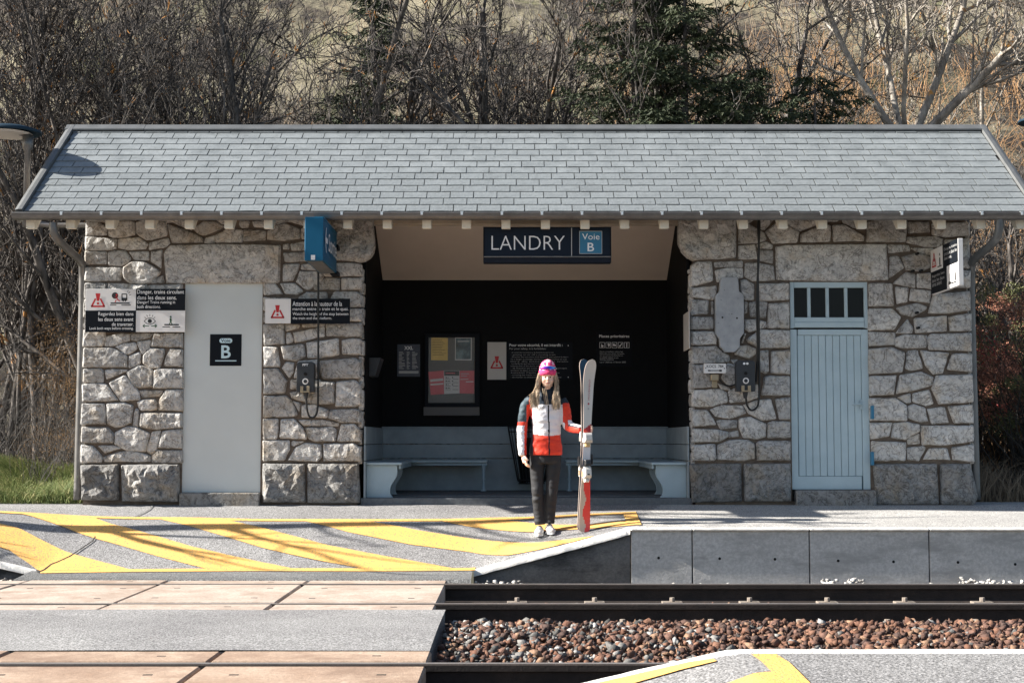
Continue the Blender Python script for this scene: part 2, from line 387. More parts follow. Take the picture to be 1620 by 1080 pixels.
# --- painted markings (sheets 4-6 mm above)
def resample(pl, n):
    pl = [Vector(p) for p in pl]; L = [0]
    for a, b_ in zip(pl, pl[1:]): L.append(L[-1]+(b_-a).length)
    out = []
    for i in range(n):
        t = L[-1]*i/(n-1); k = 0
        while k < len(L)-2 and L[k+1] < t: k += 1
        f = (t-L[k])/max(1e-6, L[k+1]-L[k]); out.append(pl[k].lerp(pl[k+1], min(1, f)))
    return out
def marking(edgeA, edgeB, mat, n=30, m=8, fn=G, zf=None, dz=.006, name='painted_stripe', parent=None):
    zf = zf or z_ground
    A = resample([fn(*p) for p in edgeA], n); B = resample([fn(*p) for p in edgeB], n); V = []
    for a, b_ in zip(A, B):
        for k in range(m):
            q = a.lerp(b_, k/(m-1)); V.append((q.x, q.y, zf(q.x, q.y)+dz))
    Q = [(i*m+k, i*m+k+1, (i+1)*m+k+1, (i+1)*m+k) for i in range(n-1) for k in range(m-1)]
    return add(name, mesh_np(name, V, Q, [mat], smooth=True), parent)
mk = bpy.data.objects.new('yellow_road_marking', None); COL.objects.link(mk); mk['kind'] = 'structure'; ORG[mk.name] = Vector((0, 0, 0))
Y = M['yellow']
marking([(-40, 807), (0, 808.5), (99, 814), (210, 818), (400, 821), (600, 821.5), (775, 819), (860, 817), (940, 812.5), (1006, 810)],
        [(-40, 809.5), (0, 811.5), (99, 817), (210, 821.5), (400, 824.5), (600, 825), (775, 823), (860, 820.5), (940, 816), (1006, 814)], Y, 120, 4, parent=mk)
marking([(62, 902.5), (205, 900.5), (402, 899), (600, 899), (752, 897.5)], [(64, 907), (205, 905), (402, 903.5), (600, 904), (752, 902)], Y, 80, 4, parent=mk)
marking([(-8, 827), (0, 828.5), (30, 836), (107, 874), (205, 901)], [(-8, 862), (0, 866), (15, 871), (40, 888), (64, 903)], Y, parent=mk, dz=.0075)
marking([(145, 818), (175, 829), (300, 864), (402, 887), (470, 901)], [(30, 812.5), (72, 824), (148, 851.5), (257, 882.5), (328, 900.5)], Y, parent=mk, dz=.0075)
marking([(365, 824), (430, 839), (515, 862), (650, 887), (720, 900)], [(250, 821), (320, 838.5), (415, 867), (500, 886), (575, 900)], Y, parent=mk, dz=.0075)
marking([(580, 824), (660, 839), (740, 851.5), (790, 857), (851, 858.5), (913, 851.6), (940, 848.5)], [(475, 823), (550, 842), (650, 862), (740, 873), (802, 879), (850, 870.5), (905, 858)], Y, 50, 10, parent=mk, dz=.0075)
marking([(800, 823), (845, 828), (885, 830.5), (935, 829.5), (987, 825), (1008, 820)], [(690, 823), (745, 834), (790, 839), (840, 842), (888, 839), (950, 835.2), (1013, 831)], Y, 50, 8, parent=mk, dz=.0075)
marking([(985, 811), (989, 822), (993, 831)], [(1006, 810), (1010, 820), (1015, 831)], Y, 14, 6, parent=mk, dz=.009)
marking([(150, 849), (146, 856), (110, 880), (80, 893), (58, 905)], [(151.5, 850), (147.5, 857), (111.5, 881), (81.5, 894), (59, 906.5)], M['hole'], 30, 2, parent=mk, dz=.009, name='asphalt_crack')
marking([(252, 795), (236, 806), (213, 818)], [(253, 796), (237, 807), (214, 819)], M['asphalt_dark'], 12, 2, parent=mk, dz=.009, name='asphalt_crack')
# --- near platform (bottom right)
DN = 5.65
def z_near(x, y=0): return -.15 if x > .85 else max(-.62, -.15-.225*(.85-x))
def GN(px, py):
    lo, hi = 2.5, 9.0
    for _ in range(40):
        mid = (lo+hi)/2; p = P(px, py, mid)
        if p[2] > z_near(p[0]): lo = mid
        else: hi = mid
    return P(px, py, lo)
grid_sheet('near_platform', list(np.arange(-1.2, 1.5, .1))+list(np.arange(1.5, 9, .5)), [.4, 1.5, 3, 4.5, 5.2, DN-.05], z_near, M['asphalt'])
nk = bpy.data.objects.new('near_platform_kerb', None); COL.objects.link(nk); nk['kind'] = 'structure'; ORG[nk.name] = Vector((0, 0, 0))
V = []; xs = list(np.arange(-1.2, 1.5, .06))+list(np.arange(1.5, 9, .5))
for x in xs:
    z = z_near(x)+.008+.003*noise.noise(Vector((x*9, 5, 0)))
    V += [(x, DN-.055, z-.05), (x, DN-.055, z), (x, DN+.02, z-.002), (x, DN+.02, z-.05), (x, DN-.02, z-.05), (x, DN-.02, -.85)]
Q = [(i*6+k, (i+1)*6+k, (i+1)*6+k+1, i*6+k+1) for i in range(len(xs)-1) for k in range(5)]
add('kerb_stone', mesh_np('kerb_stone', V, Q, [M['kerb']]), nk)
nm = bpy.data.objects.new('near_road_marking', None); COL.objects.link(nm); nm['kind'] = 'structure'; ORG[nm.name] = Vector((0, 0, 0))
marking([(900, 1095), (935, 1082), (1040, 1056), (1128, 1043)], [(960, 1095), (1010, 1080), (1080, 1060), (1134, 1047)], Y, 20, 4, fn=GN, zf=z_near, parent=nm)
marking([(1188, 1036), (1205, 1048), (1245, 1090)], [(1228, 1036), (1250, 1050), (1290, 1090)], Y, 20, 4, fn=GN, zf=z_near, parent=nm, dz=.006)
marking([(1120, 1095), (1155, 1081), (1219, 1064)], [(1200, 1095), (1215, 1090), (1243, 1084)], Y, 20, 4, fn=GN, zf=z_near, parent=nm, dz=.007)

# --- rails
def rail_profile():
    hw = .034
    return [(-.075, -.17), (.075, -.17), (.075, -.158), (.018, -.14), (.009, -.125), (.009, -.05), (hw, -.04), (hw, -.008), (.024, 0), (-.024, 0), (-hw, -.008), (-hw, -.04), (-.009, -.05), (-.009, -.125), (-.018, -.14), (-.075, -.158)]
TR = -.55
rail_names = [(12.34, 'rusty running rail nearest the shelter, along the foot of the concrete platform wall', 'far'),
              (10.86, 'running rail with bolted clips just beyond the brown ballast bed', 'second'),
              (7.97, 'dark polished running rail on the near side of the brown ballast bed', 'third'),
              (6.47, 'running rail closest to the camera, hidden below the near platform edge', 'near')]
for y, lab, tg in rail_names:
    r = thing('rail', lab, 'rail', (0, y, TR), 'running rails of the two tracks')
    pr = rail_profile(); mb = MB(); n = len(pr)
    vs = [(x, y+a, TR+b_) for x in (-16, 16) for a, b_ in pr]
    fs = [(i, (i+1) % n, n+(i+1) % n, n+i) for i in range(n)]; mb.raw(vs, fs+[tuple(range(n)), tuple(range(n, 2*n))[::-1]])
    mb.m = [1 if i == 8 else 0 for i in range(n)]+[0, 0]
    me = mb.mesh('rail_bar', [M['rail'], M['rail_top']]); add('rail_bar', me, r)
    # clips on sleepers every .6 m
    first = None
    for k in range(14):
        x = P(818, 948, 12.34)[0]+k*.657+(.78 if tg == 'second' else 0)
        if tg in ('third', 'near') and k > 3: break
        if first is None:
            mb = MB(); yy = y-.115; mb.box(x-.085, x+.085, yy-.04, yy+.06, TR-.158, TR-.138); mb.tube([(x, yy+.0, TR-.138), (x, yy+.0, TR-.103)], .024, 6)
            mb.box(x-.11, x+.11, yy-.05, yy+.03, TR-.168, TR-.159)
            first = add('rail_clip', mb.mesh('rail_clip', M['clip'], .003), r); first_x = x
        else:
            c = dup(first, r); c.location = (x-first_x, 0, 0)
sp = thing('sleeper', 'concrete sleeper end half buried in the ballast below the rails', 'sleeper', (0, 0, 0), 'sleepers under the far track')
ORDN = ['first', 'second', 'third', 'fourth', 'fifth', 'sixth', 'seventh', 'eighth', 'ninth', 'tenth', 'eleventh', 'twelfth', 'thirteenth', 'fourteenth', 'fifteenth', 'sixteenth', 'seventeenth', 'eighteenth', 'nineteenth', 'twentieth', 'twenty-first', 'twenty-second', 'twenty-third', 'twenty-fourth', 'twenty-fifth', 'twenty-sixth', 'twenty-seventh', 'twenty-eighth', 'twenty-ninth', 'thirtieth', 'thirty-first', 'thirty-second']
sp['label'] = 'concrete sleeper under the far track, first to the right of the woman'
sp0 = None
for k in range(6):
    x = P(818, 948, 12.34)[0]+(k+1)*.635
    if k == 0: add('sleeper_beam', MB().box(x-.12, x+.12, 10.25, 12.95, -.95, -.722).mesh('sleeper_beam', M['sleeper'], .02), sp); x0 = x
    else: dup_tree(sp, loc=(x-x0, 0, 0), label='concrete sleeper under the far track, %s to the right of the woman' % ORDN[k])

# --- level crossing: concrete panels with joints, asphalt between
cr = bpy.data.objects.new('level_crossing', None); COL.objects.link(cr); cr['kind'] = 'structure'; ORG[cr.name] = Vector((0, 0, 0))
XE = -.56
def panels(y0, y1, mat, endx=XE, n=6, zt=TR, grooves=True):
    for k in range(n):
        x1 = endx-k*1.225-.008; x0 = endx-(k+1)*1.225+.008
        z = zt+random.uniform(-.004, .004)
        mb = MB(); mb.box(x0, x1, y0, y1, zt-.2, z)
        o = add('crossing_panel', mb.mesh('crossing_panel', mat, .012), cr)
        if y1-y0 > .8:
            for hxk in (.18, .82):
                for hy in (.22, .78):
                    xx = x0+(x1-x0)*hxk; yy = y0+(y1-y0)*hy
                    add('lifting_hole', MB().box(xx-.03, xx+.03, yy-.018, yy+.018, z-.03, z+.0015).mesh('lifting_hole', M['hole'], .006), cr)
        else:
            xx = x0+(x1-x0)*.75
            add('lifting_hole', MB().box(xx-.03, xx+.03, (y0+y1)/2-.015, (y0+y1)/2+.015, z-.03, z+.0015).mesh('lifting_hole', M['hole'], .006), cr)
panels(12.40, 12.655, M['conc_panel'])
panels(10.955, 12.28, M['conc_panel'])
panels(10.45, 10.80, M['conc_panel'])
panels(8.04, 8.42, M['conc_near'], -.46)
panels(6.56, 7.88, M['conc_near'], -.46)
panels(5.75, 6.40, M['conc_near'])
def inter(x, y): return -.548+.012*math.sin((y-8.42)/2.03*math.pi)+.004*noise.noise(Vector((x*1.5, y*1.5, 0)))
xs = np.arange(-9, -.53, .1); ys = np.linspace(8.425, 10.445, 24)
ia = grid_sheet('crossing_asphalt', [x for x in xs]+[-.48], ys, inter, M['asphalt'])
add('crossing_asphalt_side', MB().box(-9, -.485, 8.43, 10.44, -.75, -.556).mesh('x', M['asphalt_dark']), None, 'structure')
# shadows gap filler under the grooves
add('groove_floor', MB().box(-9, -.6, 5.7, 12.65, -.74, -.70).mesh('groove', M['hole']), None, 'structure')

# --- ballast stones
def rock_template(rs):
    bm = bmesh.new(); s = (rs.uniform(.8, 1.3), rs.uniform(.6, 1.0), rs.uniform(.5, .85))
    for k in range(8):
        v = Vector((rs.gauss(0, 1), rs.gauss(0, 1), rs.gauss(0, 1))).normalized()*rs.uniform(.85, 1.2); bm.verts.new((v.x*s[0], v.y*s[1], v.z*s[2]))
    r = bmesh.ops.convex_hull(bm, input=bm.verts[:]); dead = [v for v in bm.verts if not v.link_faces]; bmesh.ops.delete(bm, geom=dead, context='VERTS')
    bmesh.ops.triangulate(bm, faces=bm.faces[:]); bmesh.ops.recalc_face_normals(bm, faces=bm.faces); bm.verts.index_update()
    V = np.array([v.co[:] for v in bm.verts]); T = np.array([[v.index for v in f.verts] for f in bm.faces]); bm.free(); return V, T
rs = random.Random(3); TPL = [rock_template(rs) for _ in range(14)]
def rocks(name, pts, sizes, tints, mat):
    Vs, Ts, Cs, n = [], [], [], 0
    for (x, y, z), s, c in zip(pts, sizes, tints):
        V, T = TPL[rs.randrange(14)]
        q = Matrix.Rotation(rs.uniform(0, 6.28), 3, 'Z') @ Matrix.Rotation(rs.uniform(-.8, .8), 3, 'X') @ Matrix.Rotation(rs.uniform(0, 6.28), 3, 'Z')
        W = V @ np.array(q).T*s+np.array((x, y, z)); Vs.append(W); Ts.append(T+n); n += len(V); Cs.append(np.tile(np.array([*c, 1.0]), (len(V), 1)))
    me = mesh_np(name, np.concatenate(Vs), np.concatenate(Ts), [mat]); a = me.color_attributes.new('tint', 'FLOAT_COLOR', 'POINT')
    a.data.foreach_set('color', np.concatenate(Cs).astype(np.float32).ravel()); return me
pts, sz, tn = [], [], []
def tint_at(x):
    grey = 1/(1+math.exp((x-.55)*2.6)); 
    if rs.random() < .06+.42*grey: g = rs.choice([.09, .13, .18, .25, .36])*rs.uniform(.8, 1.2); return (g, g*.97, g*.92)
    return rs.choice([(.15, .075, .050), (.20, .105, .07), (.11, .064, .05), (.26, .16, .105), (.16, .09, .068), (.08, .052, .044)])
for i in range(9800):
    x = -.50+4.9*rs.random()**.95; y = rs.uniform(8.02, 10.72)
    crown = .055*math.sin(min(1, max(0, (y-8.02)/2.7))*math.pi); z = -.645+crown+rs.uniform(-.05, .012)
    if x < -.46+.04*rs.random(): continue
    if y > 10.3: z -= (y-10.3)*.26
    pts.append((x, y, z)); s = rs.choice([.015, .02, .025, .03, .035, .042]); sz.append(s); tn.append(tint_at(x))
for i in range(650):       # along the wall foot
    x = rs.uniform(-.45, 5.2); y = rs.uniform(12.45, 13.1); z = -.655+rs.uniform(-.03, .03)
    if noise.noise(Vector((x*1.3, 4.2, 0))) > .12: z += .055
    if x < .1: z += .04
    pts.append((x, y, z)); sz.append(rs.choice([.018, .025, .032])); g = rs.choice([.35, .5, .62]); tn.append((g, g*.96, g*.9))
for i in range(900):
    x = rs.uniform(-.45, 4.6); y = rs.uniform(10.95, 12.25); pts.append((x, y, -.715+rs.uniform(-.02, .015))); sz.append(rs.choice([.018, .025, .03])); tn.append(tint_at(x))
for i in range(500):
    x = rs.uniform(-.48, 1.6); y = rs.uniform(6.5, 7.9); pts.append((x, y, -.70+rs.uniform(-.02, .015))); sz.append(rs.choice([.018, .025, .03])); tn.append(tint_at(x))
add('ballast', rocks('ballast', pts, sz, tn, M['ballast']), None, 'stuff')
pts, sz, tn = [], [], []
for i in range(90):
    x = rs.uniform(-5.1, -4.38); y = rs.uniform(12.75, 13.1); pts.append((x, y, -.62+rs.uniform(-.03, .03)+.02)); sz.append(rs.uniform(.015, .03)); g = rs.uniform(.15, .5); tn.append((g, g*.9, g*.8))
add('loose_stones', rocks('loose_stones', pts, sz, tn, M['ballast']), None, 'stuff')

# --- terrain behind
def z_hill(x, y):
    if y < 15.7: return -.05
    base = -.02+(.20*sm((-4.5-x)/.6)*sm((y-15.7)/1.5) if y < 24 else 0)
    if y > 18: base -= min(1.0, (y-18)*.14)
    k = max(0.0, y-27.5-1.2*noise.noise(Vector((x*.09, 0, 3))))
    h = base+.66*k+(.0012*k*k if k < 80 else 7.7+.19*(k-80))
    amp = min(1, k/8)
    h += amp*(1.1*noise.noise(Vector((x*.11, y*.11, 0)))+.5*noise.noise(Vector((x*.33, y*.33, 7))))+.05*noise.noise(Vector((x*1.7, y*1.7, 2)))
    return h
xs = list(np.arange(-70, -24, 3.0))+list(np.arange(-24, 24, .5))+list(np.arange(24, 71, 3.0)); ys = [15.6, 15.9]+list(np.arange(16.4, 34, .4))+list(np.arange(34, 62, .8))+list(np.arange(62, 180, 5))
m, n, b = nodes('hillside_grass', .95, spec=.1)
c = mixnoise(n, [(.30, (.10, .09, .065)), (.44, (.25, .22, .155)), (.60, (.36, .32, .225)), (.75, (.43, .39, .28))], .55, 10, vec=coord(n, 'Object', (1, 1, 1.6)), rough=.72, dist=.6)
d = mixnoise(n, [(.46, (0, 0, 0)), (.55, (1, 1, 1))], .26, 8, rough=.7); c = mix_n(n, d, c, mixnoise(n, [(.3, (.035, .032, .03)), (.7, (.12, .10, .085))], 3, 8))
gr = mixnoise(n, [(.54, (0, 0, 0)), (.68, (.6, .6, .6))], .35, 5, vec=coord(n, 'Object', (1.3, 1, 1))); c = mix_n(n, gr, c, (.16, .17, .075))
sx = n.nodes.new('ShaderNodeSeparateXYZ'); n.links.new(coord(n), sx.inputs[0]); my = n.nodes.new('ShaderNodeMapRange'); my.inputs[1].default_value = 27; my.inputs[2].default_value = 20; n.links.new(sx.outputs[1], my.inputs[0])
c = mix_n(n, my.outputs[0], c, mixnoise(n, [(.3, (.03, .026, .022)), (.7, (.10, .08, .062))], 2.5, 8))      # leaf litter at the foot of the slope, the wood's shade mixed into its colour
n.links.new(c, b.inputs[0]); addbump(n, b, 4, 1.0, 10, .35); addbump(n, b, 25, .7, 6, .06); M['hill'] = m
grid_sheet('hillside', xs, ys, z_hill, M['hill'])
# ground outside the picture on the near side
add('near_ground', MB().box(-60, 60, -30, 15.5, -1.7, -1.35).mesh('near_ground', M['gravel_base']), None, 'structure')
# ================================================================== SHELTER
SH = thing('railway_shelter', 'small stone railway shelter with slate roof and open waiting bay', 'shelter', (0, DW, 0))
def part(name, mb, mat, bevel=0, parent=SH, **k): return add(name, mb.mesh(name, mat, bevel, **k), parent)
YM = DW+.03            # mortar plane
XA, _ = XZ(131, 600, DW); XB, _ = XZ(1538, 600, DW)
OL, OR = XZ(571, 600, DW)[0], XZ(1095, 600, DW)[0]      # bay
YB = 17.2              # inner back wall
ZT = 2.98              # wall top
def ZY(py, D=DW): return P(810, py, D)[1+1]
dl = (XZ(289, 600, DW)[0], XZ(413, 600, DW)[0], ZY(779), ZY(447.5))
dr = (XZ(1252, 600, DW)[0], XZ(1376, 600, DW)[0], ZY(775), ZY(445.5))
walls = thing  # alias guard
def wall_core(x0, x1, door):
    mb = MB(); a, b_, z0, z1 = door
    mb.box(x0+.03, a, YM, YB+.2, -.3, ZT+.3); mb.box(b_, x1-.03, YM, YB+.2, -.3, ZT+.3)
    mb.box(a, b_, YM, YB+.2, z1, ZT+.3); mb.box(a, b_, YM+.22, YB+.2, z0-.3, z1); mb.box(a, b_, YM, YM+.22, -.3, z0-.12)
    return mb
wl = part('stone_wall', wall_core(XA, OL, dl), M['mortar']); wr = part('stone_wall', wall_core(OR, XB, dr), M['mortar'])
part('rear_wall', MB().box(OL-.04, OR+.04, YB, YB+.2, -.3, 3.0), M['sidewall'])
for s, x in ((-1, XA+.03), (1, XB-.03)):
    part('gable_wall', MB().prism([(YM+.004, -.3), (YB+.2, -.3), (YB+.2, 3.25), (16.13, 4.0), (YM+.004, 3.2)], 'x', x-.012 if s < 0 else x-.2, x+.2 if s < 0 else x+.012), M['sidewall'])

from mathutils.geometry import delaunay_2d_cdt
def stone_mesh(poly, relief, y0, base=False, seed=0, jit=.008):
    """rock-faced stone: outline (x,z) -> chiselled relief towards the viewer (-y), faceted by a random triangulation"""
    r = random.Random(seed); pl = []; n = len(poly); step = .045 if not base else .06
    for i in range(n):
        a, b_, c_ = Vector(poly[i-1]), Vector(poly[i]), Vector(poly[(i+1) % n])
        rr = min(.013, .3*(b_-a).length, .3*(c_-b_).length)
        pl += [b_+(a-b_).normalized()*rr, b_+((a-b_).normalized()+(c_-b_).normalized())*rr*.32, b_+(c_-b_).normalized()*rr]
    pts = []
    for i in range(len(pl)):
        a, b_ = pl[i], pl[(i+1) % len(pl)]; k = max(1, int((b_-a).length/step)); pts += [a.lerp(b_, j/k)+Vector((r.uniform(-.003, .003), r.uniform(-.003, .003))) for j in range(k)]
    m_ = len(pts); cx = sum(p.x for p in pts)/m_; cz = sum(p.y for p in pts)/m_; C = Vector((cx, cz))
    def edge_d(q):
        d = 9
        for i in range(m_):
            a, b_ = pts[i], pts[(i+1) % m_]; ab = b_-a; t = max(0, min(1, (q-a).dot(ab)/max(1e-9, ab.length_squared))); d = min(d, (q-a-ab*t).length)
        return d
    def inside(q):
        c = False
        for i in range(m_):
            a, b_ = pts[i], pts[i-1]
            if (a.y > q.y) != (b_.y > q.y) and q.x < (b_.x-a.x)*(q.y-a.y)/(b_.y-a.y)+a.x: c = not c
        return c
    ins = 1-min(.35, .012/max(.03, math.sqrt(abs(poly_area(poly)))*.5))
    ring = [C.lerp(p, ins) for p in pts]; inner = []
    x0, x1, z0, z1 = min(p.x for p in pts), max(p.x for p in pts), min(p.y for p in pts), max(p.y for p in pts)
    st = step*(.8 if not base else .62)
    zz = z0+st*.5
    while zz < z1:
        xx = x0+st*r.random()
        while xx < x1:
            q = Vector((xx+r.uniform(-.42, .42)*st, zz+r.uniform(-.42, .42)*st))
            if inside(q) and edge_d(q) > st*.55+.008: inner.append(q)
            xx += st
        zz += st
    co = ring+inner; k = len(ring)
    res = delaunay_2d_cdt(co, [(i, (i+1) % k) for i in range(k)], [list(range(k))], 1, 1e-6)
    vs, _, tris = res[0], res[1], res[2]
    amp = relief*(.42 if not base else .6)
    def hgt(q):
        d = edge_d(q); f = min(1, d/(.017 if not base else .05))**.6
        v1 = noise.noise(Vector((q.x*5.5+seed*3.1, q.y*5.5, seed*.7))); v2 = noise.noise(Vector((q.x*17, q.y*17, seed*.37))); v3 = r.uniform(-1, 1)
        return relief*(.35+.65*f)+amp*f*(v1*1.1+v2*.6+v3*.18)
    V = [(q.x, y0-max(.004, hgt(q)), q.y) for q in vs]
    fs = [tuple(t) for t in tris]; nb = len(V)
    for p in pts: V.append((p.x, y0-relief*.22, p.y))
    for p in pts: V.append((p.x, y0+.05, p.y))
    if len(vs) >= k:
        for i in range(m_):
            j = (i+1) % m_; fs += [(i, j, nb+j, nb+i), (nb+i, nb+j, nb+m_+j, nb+m_+i)]
    me = bpy.data.meshes.new('stone'); me.from_pydata(V, [], fs); me.update()
    bm = bmesh.new(); bm.from_mesh(me); bmesh.ops.recalc_face_normals(bm, faces=bm.faces)
    bm.faces.ensure_lookup_table(); f0 = max(bm.faces[:max(1, len(tris))], key=lambda f: f.calc_area())
    if f0.normal.y > 0: bmesh.ops.reverse_faces(bm, faces=bm.faces)
    bm.to_mesh(me); bm.free()
    return me
def poly_area(p): return .5*sum(p[i][0]*p[(i+1) % len(p)][1]-p[(i+1) % len(p)][0]*p[i][1] for i in range(len(p)))
CROPS = {'A': (120, 340, 9), 'B': (280, 340, 9), 'C': (420, 340, 9), 'D': (120, 510, 9), 'E': (120, 620, 9), 'F': (405, 440, 9), 'G': (405, 550, 9), 'H': (405, 660, 8.3077),
         'R1': (1060, 340, 9), 'R2': (1220, 340, 9), 'R3': (1370, 340, 9), 'R4': (1085, 440, 9), 'R5': (1085, 550, 9), 'R6': (1085, 660, 7.717), 'R7': (1365, 440, 6), 'R8': (1365, 610, 5.684)}
